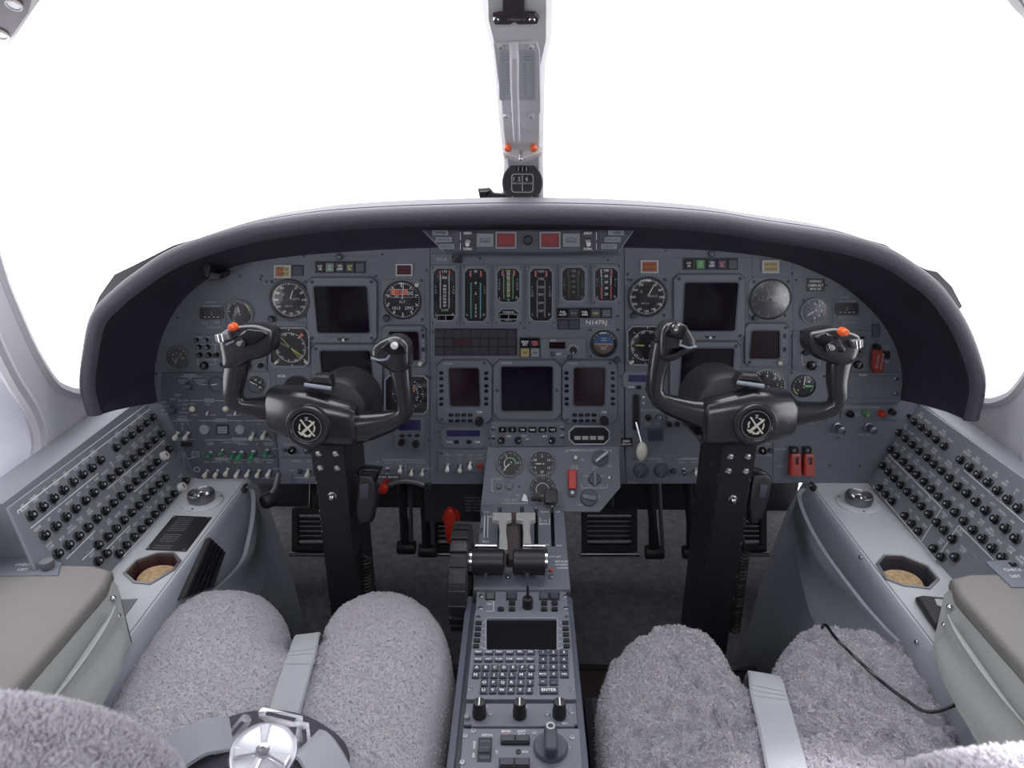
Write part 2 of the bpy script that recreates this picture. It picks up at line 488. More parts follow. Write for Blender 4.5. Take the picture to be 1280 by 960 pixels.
mb=MB(); mb.prism(it2.Rc(624,62,670,125,4,3),0,.001,'placard',.0003)
for a in ((628,66,666,66),(628,66,630,121),(666,66,667,121),(630,121,667,121)): it2.ln(mb,*a,w=.6,z=.0011,m='dim_print')
it2.T(mb,'FOR',634,70,3,.0012,'panel_dark',bold=0);it2.T(mb,'STEER',659,70,3,.0012,'panel_dark',bold=0)
it2.T(mb,'NORTH',635,74,2.4,.0012,'panel_dark',bold=0);it2.T(mb,'COMPASS',658,74,2.4,.0012,'panel_dark',bold=0)
for i in range(12):
    y=79+i*3.4
    it2.T(mb,'%03d'%(i*30),634,y,2.2,.0012,'panel_dark',bold=0); it2.T(mb,'%03d'%(i*30+2),656,y,2.2,.0012,'panel_dark',bold=0); it2.T(mb,'%d'%(i%9+1),664,y,2,.0012,'panel_dark',bold=0)
it2.part('sheet',mb)
it2=It(WS,645,100,'sun_visor_rail','slim pale tubular handle running down the centre post','handle')
mb=MB()
pt=[it2.L(642,46),it2.L(643,52),it2.L(643.5,90),it2.L(645,130),it2.L(646,155),it2.L(646,159)]
hh=[.008,.022,.026,.026,.026,.009]
mb.tube([(p.x,p.y,h) for p,h in zip(pt,hh)],[.0058,.0062,.0058,.0056,.0056,.005],'post',12)
it2.part('tube',mb)
# bracket with two orange screws
it2=It(WS.off(.006),652,186,'alignment_sight','white sight bar with two orange balls on the centre post','sight')
mb=MB(); mb.prism(it2.P((629,185),(640,186),(652,190),(664,186),(678,183),(677,187),(664,193),(652,196),(640,193),(630,190)),0,.012,'white',.002); it2.part('bar',mb)
for q in ((635,181),(667,181)): mb=MB(); l=it2.L(*q); mb.ball(l.x,l.y,.006,.0062,'orange'); it2.part('ball',mb)
mb=MB(); l=it2.L(651,185); mb.cyl(l.x,l.y,.006,.02,.003,'chrome',seg=12); mb.ball(l.x,l.y,.02,.0036,'chrome'); it2.part('pin',mb)
# compass
CP=Plane(WS.hit(653,228)+Vector((0,-.055,.0)),(1,0,0),(0,math.sin(R(1)),math.cos(R(1))))
it2=It(CP,653,228,'magnetic_compass','round black magnetic compass at the foot of the centre post','compass')
k=it2.k
mb=MB(); mb.lathe([(18*k,-.035),(24*k,-.025),(25.5*k,-.01),(25.5*k,.004),(23.5*k,.008)],'black',seg=40,cap=False); 
mb.slab(circ(0,0,23.6*k,40),[rect(-13*k,-11*k,13*k,10*k,4*k,3)],.006,.0085,'black'); mb.cyl(0,0,-.001,.004,22*k,'black',seg=30)
for q in ((-12,-18),(12,-18)): mb.cyl(q[0]*k,q[1]*k,.008,.010,1.8*k,'steel',seg=10)
mb.ring(0,0,.006,.0095,23.4*k,25*k,'bezel_dark',ch=.0008); W_0=ccw(rect(-13.8*k,-11.8*k,13.8*k,10.8*k,4*k,3)); mb.slab(W_0,[inset(W_0,1.0*k)],.0084,.0092,'lever_grey')
it2.part('housing',mb)
mb=MB(); mb.prism(rect(-9*k,13.5*k,9*k,20*k,3*k),.0085,.011,'black_gloss',.0008); 
for x in (-5,0,5): mb.line(x*k,14*k,x*k,19*k,.9*k,.0112,'grey_print')
it2.part('lamp',mb)
mb=MB(); mb.box(-15*k,15*k,-13*k,12*k,.0042,.0048,'black')
for i in range(-10,11): mb.line(i*1.2*k,-2*k,i*1.2*k,(0 if i%2 else 1)*k,.4*k,.0052,'white_print')
mb.text('S',-4*k,4.5*k,.0052,5*k,'white_print'); mb.text('6',5.5*k,4.5*k,.0052,5*k,'white_print'); mb.text('3',-11*k,4.5*k,.0052,4*k,'white_print')
it2.part('compass_card',mb)
mb=MB(); mb.line(0,-10*k,0,9*k,.9*k,.0056,'white'); it2.part('lubber_line',mb)
mb=MB(); mb.lathe([(15*k,.0058),(0,.0058)],'dial_glass',seg=30,cap=False); it2.part('glass',mb)
# black bracket left of the compass
VB=Plane((0,WS.hit(625,245).y-.03,WS.hit(625,245).z),(1,0,0),(0,0,1))
it2=It(VB,617,245,'antenna_mount','small black bracket standing on the glareshield beside the compass','bracket')
mb=MB(); mb.prism(it2.P((597,236),(612,235),(617,241),(636,243),(636,262),(604,262),(600,250)),-.02,0,'black',.002); it2.part('base',mb)
mb=MB(); mb.prism(it2.P((599,238),(612,237),(606,251),(603,251)),0,.012,'black_gloss',.002); it2.part('clip',mb)

# ================= glareshield
OUT=[(110,516),(101,480),(104,440),(114,393),(138,365),(170,339),(218,309),(300,282),(370,269.5),(430,263),(530,258),(655,255.5),(780,258),(890,266),(960,277),(1050,291),(1110,309),(1150,334),(1180,360),(1207,400),(1225,445),(1231,480),(1222,522)]
INN=[(197,503),(193,475),(196,445),(207,410),(228,376),(258,350),(300,331),(360,321),(430,315),(480,312),(560,309),(655,308),(755,309),(840,311),(900,314),(975,324),(1030,345),(1070,370),(1100,400),(1120,435),(1128,470),(1125,500)]
def lipplane(px):
    a=abs(px-660)/560; return Plane((0,1.12-.05*a**2,1),(1,0,0),(0,0,1))
Os=[lipplane(p[0]).hit(*p) for p in OUT]
assert len(OUT)-1==len(INN); INN.insert(17,(1052,357)); Is=[MP.hit(*p) for p in INN]
Os=curve(Os,5); Is=curve(Is,5)
mb=MB(); rows=[]; n=len(Os)
cen=Vector((0,1.1,.6))
for i,(o,q) in enumerate(zip(Os,Is)):
    t=Os[min(i+1,n-1)]-Os[max(i-1,0)]; t.normalize()
    w=t.cross(Vector((0,1,0)));w.normalize()
    if w.dot(o-cen)<0: w=-w
    Y=Vector((0,1,0)); r=.016
    c=o-w*r
    inn=c-w*r*.4-Y*r*.9
    d=inn-q
    row=[q+Y*.02, q+Vector((0,-.001,0)),q+d*.08+w*.002, q+d*.3+w*.012,q+d*.6+w*.014,q+d*.88+w*.005]
    for a in (145,120,90,60,30,0): row.append(c+(w*math.cos(R(a))-Y*math.sin(R(a)))*r)
    row+=[o+Y*.02-w*.0008,o+Y*.022-w*.004,o+Y*.028-w*.004,o+Y*.03-w*.0005,o+Y*.12-w*.003,o+Y*.30-w*.03]
    rows.append(row)
for k in (0,n-1):
    pass
mb.sheet(rows,'hood')
# close the two lower ends
for k in (0,n-1):
    r=rows[k]; 
    mb.add(r,[tuple(range(len(r)))],'hood')
gl=mb.build('glareshield',smooth=50)
tag(gl,'long curved dark padded glareshield hood arching over the instrument panel','glareshield')
# leather flaps over the outer ends of the hood
for nm,pxs,lb in (('hood_flap',[(124,400),(140,375),(160,356),(185,340),(235,314),(300,296),(370,282),(430,272),(430,263),(366,269),(318,278),(216,307),(166,332),(143,343),(124,370),(114,393)],None),
            ('hood_flap',[(1190,396),(1180,372),(1160,352),(1120,335),(1060,312),(960,290),(890,275),(893,265),(962,276),(1050,290),(1107,306),(1150,333),(1161,338),(1172,340),(1190,358),(1203,383)],None)):
    PLN=Plane((0,1.20,1),(1,0,0),(0,0,1)); mb=MB()
    P=[PLN.uv(*p) for p in pxs]
    mb.slab(P,[],-.010,0,'hood_seam')
    f=mb.build(nm,gl,PLN.frame())
# windshield base shelf beyond the hood
mb=MB(); rows=[]
for y,z in ((1.36,.845),(1.44,.845),(1.55,.80),(1.70,.70)):
    rows.append([(-.775+1.56*i/16,y-.06*abs((i-8)/8)**3,z-.24*abs((i-8)/8)**4) for i in range(17)])
for y,z in ((1.70,.68),(1.55,.78),(1.44,.825),(1.36,.825)):
    rows.append([(-.775+1.56*i/16,y-.06*abs((i-8)/8)**3,z-.24*abs((i-8)/8)**4) for i in range(17)])
mb.sheet(rows,'hood'); o=mb.build('trim_3'); o['kind']='structure'
# ================= instrument panel boards
def board(name,pxs,lb,holes=(),m='panel',z0=-.012,z1=0):
    mb=MB(); mb.slab([MP.uv(*p) for p in pxs],[],z0,z1,m)
    o=mb.build(name,None,MP.frame()); return tag(o,lb,'panel','instrument panel boards')
pl_=board('pilot_instrument_panel',[(537,300),(537,605),(330,605),(330,602),(160,602),(160,480),(185,478),(184,425),(205,385),(240,345),(290,320),(360,308)],'grey-blue instrument board behind the left yoke, with flight displays and switches')
cp_=board('centre_instrument_panel',[(780,300),(780,560),(782,605),(537.6,605),(537.6,300)],'grey-blue centre board carrying engine tape gauges and three dark displays')
rp_=board('copilot_instrument_panel',[(780.6,300),(960,306),(1030,325),(1080,352),(1115,395),(1138,440),(1140,480),(1160,480),(1160,603),(782,605)],'grey-blue instrument board behind the right yoke, with flight displays and red tags')
for o in (pl_,cp_,rp_): del o['group']
# lower lip behind the boards, underside box
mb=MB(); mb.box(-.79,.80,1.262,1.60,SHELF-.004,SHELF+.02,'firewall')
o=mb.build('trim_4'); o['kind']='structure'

# ================= side consoles
BL=Plane((-.66,0,SHELF),(0,1,0),(-.072,0,.154)); BR=Plane((.683,0,SHELF),(0,-1,0),(.072,0,.154))
SH=Plane((0,0,SHELF),(1,0,0),(0,1,0))
def console(sg,holes,label,name='side_console'):
    xo=.66 if sg<0 else .683; xi=.548 if sg<0 else .567
    it=It(SH,640+sg*400,640,name,label,'console')
    c=it.c
    def q(x,y): return Vector((sg*x-c.x,y-c.y))
    mb=MB(); outer=[q(xo+.02,1.243),q(xo+.02,-.4),q(xi,-.4),q(xi,1.243)]
    mb.slab(outer,[it.P(*holes)],-.004,0,'console')
    it.part('shelf',mb)
    # rounded edge and side skin running to the floor
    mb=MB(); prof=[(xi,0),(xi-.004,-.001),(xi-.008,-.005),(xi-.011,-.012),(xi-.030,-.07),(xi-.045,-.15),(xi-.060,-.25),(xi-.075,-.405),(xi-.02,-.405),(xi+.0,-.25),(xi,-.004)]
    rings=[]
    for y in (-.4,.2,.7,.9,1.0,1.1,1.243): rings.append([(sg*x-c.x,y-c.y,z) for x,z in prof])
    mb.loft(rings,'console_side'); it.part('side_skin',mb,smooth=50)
    mb=MB(); l0=q(xi-.0015,1.243); l1=q(xi-.0015,-.3)
    l0=q(xi+.004,1.243); l1=q(xi+.004,-.3); mb.line(l0.x,l0.y,l1.x,l1.y,.0014,.0004,'panel_edge'); it.part('seam',mb)
    # well
    h=[Vector(p) for p in it.P(*holes)]; h=ccw(h)
    mb=MB(); n=len(h); rings=[[(p.x,p.y,.0) for p in h],[(p.x,p.y,-.03) for p in h],[(p.x,p.y,-.036) for p in inset(h,.002)]]
    mb.loft(rings,'belt_pad' if sg>0 else 'lamp_dark_red',cap=False); mb.prism(inset(h,.0025),-.040,-.035,'firewall')
    it.part('cup_well',mb,'dark octagonal well')
    mb=MB(); o1=inset(h,-.004)
    mb.slab(o1,[h],-.001,.0022,'steel'); it.part('well_rim',mb)
    return it
LH=[(157.7,716.8),(171.9,701.7),(196.7,692.8),(215.4,692.8),(223.3,702.6),(216.3,712.4),(187.9,729.2),(169.3,727.4)]
RH=[(1098.2,706.3),(1107,696),(1128.7,696.7),(1157.5,708.7),(1170.6,724.3),(1160,735),(1129,731.5),(1109.5,724.3)]
cl_=console(-1,LH,'pale grey side console under the left breaker panel, with octagonal cup well')
cr_=console(1,RH,'pale grey side console under the right breaker panel, with octagonal cup well')
def cork(hp,sg,lb):
    pl=SH.off(-.035); h=[Vector(SH.uv(*p)) for p in hp]; cx=sum(p.x for p in h)/8; cy=sum(p.y for p in h)/8
    mb=MB(); r=.031
    pts=[(r*(1+.05*math.sin(3*a)),a) for a in [2*PI*i/28 for i in range(28)]]
    mb.prism([(q*math.cos(a),q*math.sin(a)*1.1) for q,a in pts],0,.018,'cork',.003)
    return solo(mb,pl,(cx,cy),'cork_pad',lb,'pad')
cork(LH,-1,'tan cork pad at the bottom of the left octagonal cup well')
cork(RH,1,'mottled tan cork pad at the bottom of the right octagonal cup well')
def vent(px,py,lb):
    it=It(SH,px,py,'air_vent',lb,'vent','round chrome vents on the side consoles'); del it.root['group']
    mb=MB(); mb.lathe([(.038,0),(.038,.002),(.035,.004),(.020,.0045),(.020,0)],'console',seg=40)
    for a in range(3): mb.cyl(.0335*math.cos(a*2.1+.4),.0335*math.sin(a*2.1+.4),.003,.0052,.0022,'steel',seg=10)
    it.part('flange',mb)
    mb=MB(); mb.lathe([(.0200,.003),(.0235,.006),(.0245,.016),(.0235,.0205),(.0215,.0215),(.0198,.0195),(.0185,.010),(.012,.007)],'steel',seg=40); it.part('ring',mb)
    mb=MB(); mb.lathe([(.0172,.006),(.0165,.012),(.014,.0145),(.0125,.011),(.0085,.011),(.0078,.0155),(.004,.0175),(0,.0178)],'chrome',seg=36); it.part('nozzle',mb)
vent(253,627,'round chrome air vent beside the black placard on the left console')
vent(1072,630,'round chrome air vent on the right console ahead of the cup well')
# placard
it=It(SH.off(.0),224,667,'placard','black metal placard with rows of worn white print on left console','placard')
mb=MB(); P=it.P((217,645),(265,647),(233,690),(182,687.5)); mb.prism(P,0,.0016,'black',.0004)
def pq(u,v):
    a=P[0].lerp(P[1],u); b=P[3].lerp(P[2],u); return a.lerp(b,v)
words=['OPERATIONAL LIMITATIONS','THE MARKINGS AND PLACARDS','INSTALLED IN THIS AIRPLANE','CONTAIN OPERATING','LIMITATIONS WHICH MUST BE','COMPLIED WITH WHEN','OPERATING THIS AIRPLANE','','NO ACROBATIC MANEUVERS','MAXIMUM ALTITUDE','REFER TO FLIGHT MANUAL','FOR OTHER LIMITS','','THIS AIRPLANE IS APPROVED','FOR DAY NIGHT VFR IFR']
for i,t in enumerate(words):
    if t: q=pq(.42,.08+i*.062); mb.text(t,q.x-.0035,q.y,.0019,.0021,'grey_print',bold=0,wmax=.030)
it.part('plate',mb)
for u,v in ((.05,.05),(.93,.04),(.05,.96),(.93,.96)): q=pq(u,v); mb=MB(); mb.cyl(q.x,q.y,.001,.003,.0022,'steel',seg=12,ch=.0005); it.part('screw',mb)
# small placard further aft and the black case on the right
it=It(SH,163,757,'data_tag','small engraved grey metal tag on the left console behind the cup well','tag')
mb=MB(); P=it.P((152,750),(172,749),(157,770),(150,762)); mb.prism(P,0,.0015,'dull_metal',.0004); 
for t in (.25,.45,.65): mb.line(P[0].x*(1-t)+P[3].x*t+.002,P[0].y*(1-t)+P[3].y*t,P[1].x*(1-t)+P[2].x*t-.002,P[1].y*(1-t)+P[2].y*t,.0006,.0018,'panel_dark')
it.part('tag',mb)
it=It(SH,1162,757,'sunglasses_case','dark wedge-shaped case with pale label lying on the right console','case')
mb=MB(); mb.puff(it.P((1143,753),(1151,751),(1182,754),(1178,776),(1168,791),(1157,775)),0,.012,.005,'rubber'); it.part('shell',mb)
mb=MB(); mb.prism(it.P((1166,757),(1179,758),(1177,768),(1169,765)),.0122,.0128,'placard'); it.part('label',mb)

# side face details
SFL=Plane((-.537,0,.398),(0,1,0),(-.018,0,.056)); SFR=Plane((.556,0,.398),(0,-1,0),(.018,0,.056))
it=It(SFL,250,712,'map_pocket_grille','slanted black ribbed rubber grille set in the left console side','grille')
mb=MB(); P=it.P((257,673),(277,692),(262,735),(221,751)); mb.prism(P,0,.010,'rubber',.002)
it.part('frame',mb)
mb=MB()
for t in (.15,.35,.55,.75): 
    a=P[0].lerp(P[1],t)*.93; b=P[3].lerp(P[2],t)*.93; mb.tube([(a.x,a.y,.011),(b.x,b.y,.011)],.0022,'black_gloss',6)
it.part('rib',mb)
def pocket(sg):
    W=Plane((-.50 if sg<0 else .515,0,.28),(0,-sg,0),(sg*-.0 + (-.06 if sg<0 else .06),0,.16))
    return W
# fabric pockets hanging on the footwell side of each console
def footpocket(sg,edge,low,name,lb):
    # edge: px of the open top edge, low: lower hem, both on their own plane
    W=Plane((sg*.512,0,.33),(0,-sg,0),(sg*.055,0,.16))
    A=curve([W.uv(*p) for p in edge],4); B=curve([W.uv(*p) for p in low],4)
    n=min(len(A),len(B)); 
    c=A[n//2]
    mb=MB(); rows=[]
    for i in range(n):
        a=A[i]-c; b=B[i]-c; row=[]
        t=i/(n-1); bul=.03*math.sin(PI*t)
        for f,h in ((0,.0),(-.01,.004),(0,.009),(.06,.008)): p=a.lerp(b,f); row.append((p.x,p.y,bul*.9+h))
        for j in range(1,13):
            f=.06+.94*j/12; p=a.lerp(b,f); row.append((p.x,p.y,.006+bul*(1-f)*.9+.006*math.sin(f*5+t*3)*math.sin(PI*t)+.003*math.sin(t*14+f*4)*(1-f)))
        rows.append(row)
    mb.sheet(rows,'fabric_side')
    return solo(mb,W,(c.x,c.y),name,lb,'pocket')
footpocket(1,[(1008,612),(1010,625),(1026,655),(1050,693),(1078,733),(1103,770),(1128,803)],[(985,660),(996,690),(1003,720),(1012,750),(1022,775),(1040,800),(1085,830)],'footwell_pocket','blue-grey fabric map pocket on the footwell side of right console')
footpocket(-1,[(309,612),(306,622),(299,650),(291,680),(285,705),(270,728),(255,745)],[(330,660),(332,690),(330,715),(324,735),(315,750),(300,765),(290,780)],'footwell_pocket','pale grey fabric map pocket on the footwell side of left console')
for px,py,pl,lb in ((304,611,SFL,'latch at the forward end of the left console edge'),(1018,609,SFR,'latch at the forward end of the right console edge')):
    it=It(pl,px,py,'console_latch','small black '+lb,'latch'); mb=MB(); mb.puff(rect(-.010,-.006,.010,.006,.002),0,.008,.002,'rubber'); it.part('body',mb); mb=MB(); mb.cyl(0,0,.008,.012,.0035,'steel',seg=12,ch=.001); it.part('screw',mb)
for px,py in ((1077,697),(1147,803)):
    it=It(SFR,px,py,'console_screw','single steel screw on the right console edge, %s'%('beside the cup well' if px<1100 else 'next to the armrest'),'screw'); mb=MB(); mb.cyl(0,0,.0,.004,.0036,'chrome',seg=16,ch=.001); mb.box(-.0022,.0022,-.0005,.0005,.0038,.0042,'black'); it.part('head',mb)

# ---- breaker panels
def breaker_mesh():
    mb=MB(); mb.lathe([(.0082,0),(.0082,.0010),(.0076,.0016),(.0072,.0030),(.0064,.0034),(.0060,.0034),(.0060,.0075),(.0052,.0084),(.0030,.0084),(.0026,.0078),(0,.0078)],'black_gloss',seg=20)
    mb.ring(0,0,.0010,.0018,.0070,.0082,'dull_metal',seg=20); mb.cyl(0,0,.0078,.0082,.0024,'lamp_grey',seg=12)
    return mb.build('breaker',data_only=True)
BRK=breaker_mesh()
def breakers(pl,pos,off,it):
    for x,y in pos:
        l=it.L(off[0]+x/4,off[1]+y/4); inst('circuit_breaker',BRK,it.root,(l.x,l.y,.004))
L1=[(748,173),(714,203),(680,232),(642,263),(605,292),(566,325),(485,387),(442,425),(397,460),(349,497),(301,537),(250,579),(196,621),(141,664)]
L2=[(790,257),(757,287),(723,317),(688,347),(652,378),(615,409),(577,444),(538,478),(496,513),(453,551),(410,590),(362,631),(313,672),(262,718),(206,763)]
L3=[(830,333),(768,398),(736,430),(701,461),(664,494),(629,529),(590,566),(551,603),(511,641),(468,681),(423,724),(376,768),(326,811),(273,856)]
L4=[(812,478),(779,510),(747,543),(714,576),(678,614),(642,650),(603,688),(564,730),(523,771),(475,812)]
L5=[(913,492),(855,556),(825,590),(792,625),(759,659),(727,697),(690,734),(655,772),(615,814),(578,856),(515,856),(475,893)]
R1=[(714,163),(748,195),(785,224),(820,254),(858,285),(898,318),(980,387),(1025,423),(1070,461),(1117,500),(1165,541),(1218,585),(1270,628)]
R2=[(670,250),(703,280),(738,311),(773,343),(813,376),(846,408),(885,442),(925,479),(967,519),(1011,555),(1057,597),(1105,640),(1153,684),(1204,730),(1256,780)]
R3=[(630,335),(659,366),(694,397),(727,430),(761,461),(798,497),(833,533),(870,571),(912,609),(953,650),(997,693),(1043,737),(1090,781),(1140,829),(1190,876),(1240,925)]
R4=[(590,416),(617,447),(648,480),(680,513),(713,547),(749,583),(784,619),(821,658),(860,700),(897,739),(940,783)]
R5=[(573,527),(604,560),(636,594),(700,667),(735,706),(769,745)]
R6=[(845,830),(883,873),(953,874)]
BW='DC AC L R NAV COMM ADF DME XPDR BUS PITCH TRIM FLAP GEAR FUEL OIL ENG FIRE ICE TEMP AIR CAB PRESS LIGHT PANEL FLOOD WSHLD BLEED START IGN BOOST FLOW ITT RPM WARN TEST AP YD ATT HDG ALT'.split()
def breaker_panel(sg,pl,outline,rows,off,lines,boxes,lb,near):
    it=It(pl,outline[0][0],outline[0][1],'circuit_breaker_panel',lb,'breaker panel')
    mb=MB(); mb.prism(it.P(*outline),0,.004,'breaker_face',.001); it.part('face_plate',mb)
    # housing: prism running fore and aft
    mb=MB(); c=pl.pt(0,0)
    M=it.root.matrix_world.inverted()
    xb=pl.o.x; prof=[(xb,SHELF-.001),(xb-sg*-.072*1.08*1,SHELF+.154*1.08),(xb+sg*.085,SHELF+.170),(sg*.785,SHELF+.172),(sg*.785,SHELF-.001)]
    y1=1.33
    rings=[[M@Vector((x,y,z)) for x,z in prof] for y in (near,y1)]
    mb.loft(rings,'housing_grey'); it.part('housing',mb)
    # trim strip on top
    mb=MB(); mb.tube([M@Vector((xb+sg*.118,y,SHELF+.160)) for y in (near-.1,y1)],.008,'housing_grey',10); it.part('trim_strip',mb)
    for r in rows: breakers(pl,r,off,it)
    mb=MB()
    rnd=random.Random(3)
    F4=lambda x,y:(off[0]+x/4,off[1]+y/4)
    for r in rows:
        for i,(x,y) in enumerate(r):
            l=it.L(*F4(x,y))
            mb.text(rnd.choice(BW),l.x,l.y+.0138,.0045,.0042,'white_print',bold=0)
            if rnd.random()<.55: mb.text(rnd.choice(BW),l.x,l.y+.0190,.0045,.0038,'white_print',bold=0)
    for (x0,y0,x1,y1) in lines:
        a=it.L(*F4(x0,y0)); b=it.L(*F4(x1,y1)); mb.line(a.x,a.y,b.x,b.y,.0015,.0045,'white_print')
    for x,y,t in boxes:
        a=it.L(*F4(x,y)); w=.0035*.62*len(t)+.004
        mb.box(a.x-w/2,a.x+w/2,a.y-.003,a.y+.003,.004,.0044,'dim_print'); mb.text(t,a.x,a.y,.0048,.0034,'panel_dark')
    it.part('lettering',mb)
    return it
lp=breaker_panel(-1,BL,[(7,636),(183,505),(236,608),(146,710),(75,790)],[L1,L2,L3,L4,L5],(0,480),
 [(75,642,740,128),(75,642,82,655),(740,128,744,140),(140,728,480,452),(528,528,815,285),(320,880,465,738),(660,545,832,395),(400,885,495,795),(520,832,640,712),(605,868,940,515)],
 [(300,590,'DC BUS NO1'),(578,480,'AC BUS'),(735,345,'LIGHTS'),(370,820,'EMER BUS'),(430,850,'AVN')],
 'left circuit breaker panel, sloping grey plate with rows of black breakers',BL.hit(7,636).y)
for x,y in ((806,366),(893,522)):
    l=lp.L(x/4,480+y/4); mb=MB(); mb.lathe([(.0085,.004),(.0085,.012),(.0078,.013),(.003,.013),(.003,.010)],'white',x=l.x,y=l.y,seg=24); mb.box(l.x-.0012,l.x+.0012,l.y-.004,l.y+.004,.013,.0134,'black'); lp.part('lock_ring',mb,'bright metal collar')
rp=breaker_panel(1,BR,[(1145,501),(1340,640),(1340,860),(1178,718),(1090,612)],[R1,R2,R3,R4,R5,R6],(960,480),
 [(612,358,880,625),(880,625,778,792),(535,512,850,885),(990,435,1320,720),(965,712,1140,885),(965,712,868,858),(540,520,530,530)],
 [(738,490,'AC BUS'),(1155,575,'DC BUS NO 2'),(655,650,'LIGHTS'),(1035,870,'EMER'),(700,700,'WARN')],
 'right circuit breaker panel, sloping grey plate with rows of black breakers',.70)

# ---- armrests
def armrest(sg,plate,txt,knob,lb):
    ATOP=Plane((0,0,SHELF+.07),(1,0,0),(0,1,0))
    xi=.578 if sg<0 else .596
    it=It(ATOP,655+sg*500,720,'armrest',lb,'armrest')
    M=it.root.matrix_world.inverted()
    def W(x,y,z): return M@Vector((x,y,z))
    xw=.79
    # body
    mb=MB(); rings=[]
    for y,yt in ((-.25,-.25),(.1,.1),(.5,.5),(.735,.795),(.765,.825)):
        pr=[(sg*xw,SHELF+.035),(sg*xw,SHELF+.058),(sg*(xi+.005),SHELF+.060),(sg*(xi-.0),SHELF+.052),(sg*(xi-.04),SHELF+.008),(sg*(xi-.042),SHELF-.03),(sg*(xi-.02),SHELF-.06),(sg*xw,SHELF-.06)]
        rings.append([W(x,(yt if z>SHELF+.03 else y),max(z,SHELF+.002) if sg*x>xi-.045 else z) for x,z in pr])
    mb.loft(rings,'vinyl'); it.part('side_panel',mb)
    # padded top
    mb=MB(); N=12; rows=[]
    out=ccw([(sg*xw,-.25),(sg*(xi+.0),-.25),(sg*xi,.80),(sg*(xi+.01),.835),(sg*(xi+.04),.846),(sg*xw,.850)])
    oo=[Vector((W(p[0],p[1],0).x,W(p[0],p[1],0).y)) for p in out]
    mb.puff(oo,-.020,.004,.009,'armrest_top',6); it.part('cushion',mb,smooth=60)
    # open map pocket on the sloping side
    C=[(sg*(xi-.018),.78,SHELF+.052),(sg*(xi-.022),.72,SHELF+.050),(sg*(xi-.024),.62,SHELF+.044),(sg*(xi-.020),.50,SHELF+.040),(sg*(xi-.015),.38,SHELF+.036)]
    D=[(sg*(xi-.046),.745,SHELF+.024),(sg*(xi-.056),.70,SHELF+.008),(sg*(xi-.060),.60,SHELF-.004),(sg*(xi-.058),.48,SHELF-.01),(sg*(xi-.05),.36,SHELF-.01)]
    C=curve([W(*p) for p in C],5);D=curve([W(*p) for p in D],5); rows=[]
    for i,(a,b) in enumerate(zip(C,D)):
        t=i/(len(C)-1); out=Vector((-sg*.012*math.sin(PI*min(1,t*1.3)),0,.008*math.sin(PI*t)))
        row=[a.lerp(b,.05)-out*.2]
        for f in (0,.04,.1,.2,.35,.5,.7,.85,1): row.append(a.lerp(b,f)+out*(1-f*.7)+Vector((-sg*.002*math.sin(f*9+t*5),0,0))+Vector((-sg*.002,0,.001)))
        rows.append(row)
    mb=MB(); mb.sheet(rows,'vinyl'); mb.tube([r[1] for r in rows],.0016,'vinyl',8); it.part('map_pocket',mb,smooth=60)
    for q in ((sg*(xi-.006),.80,SHELF+.050),(sg*(xi-.024),.775,SHELF+.040)):
        p=W(*q); mb=MB(); mb.ball(p.x,p.y,p.z,.0045,'chrome'); it.part('screw',mb)
    P=it.P(*plate); mb=MB(); mb.prism(P,.003,.0062,'panel',.001)
    for t,x,y in txt: it.T(mb,t,x,y,4.8,.0066,'white',rot=0,sx=1.0)
    it.part('label_plate',mb,'grey plate lettered CHECK LIST')
    if knob: l=it.L(*knob); mb=MB(); mb.lathe([(.0085,.006),(.0095,.009),(.0095,.015),(.0088,.018),(0,.0185)],'dull_metal',x=l.x,y=l.y,seg=24); it.part('knob',mb)
    return it
armrest(-1,((-40,700),(18,699),(78,707),(74,723),(-60,724)),(('CHECK',32,710.5),('LIST',30,716.5)),(61,714),'left padded armrest with map pocket, knob and check list plate')
armrest(1,((1230,706),(1252,704),(1330,704),(1330,738),(1263,738)),(('CHECK',1265,717),('LIST',1268,725)),None,'right padded armrest with map pocket and check list plate')
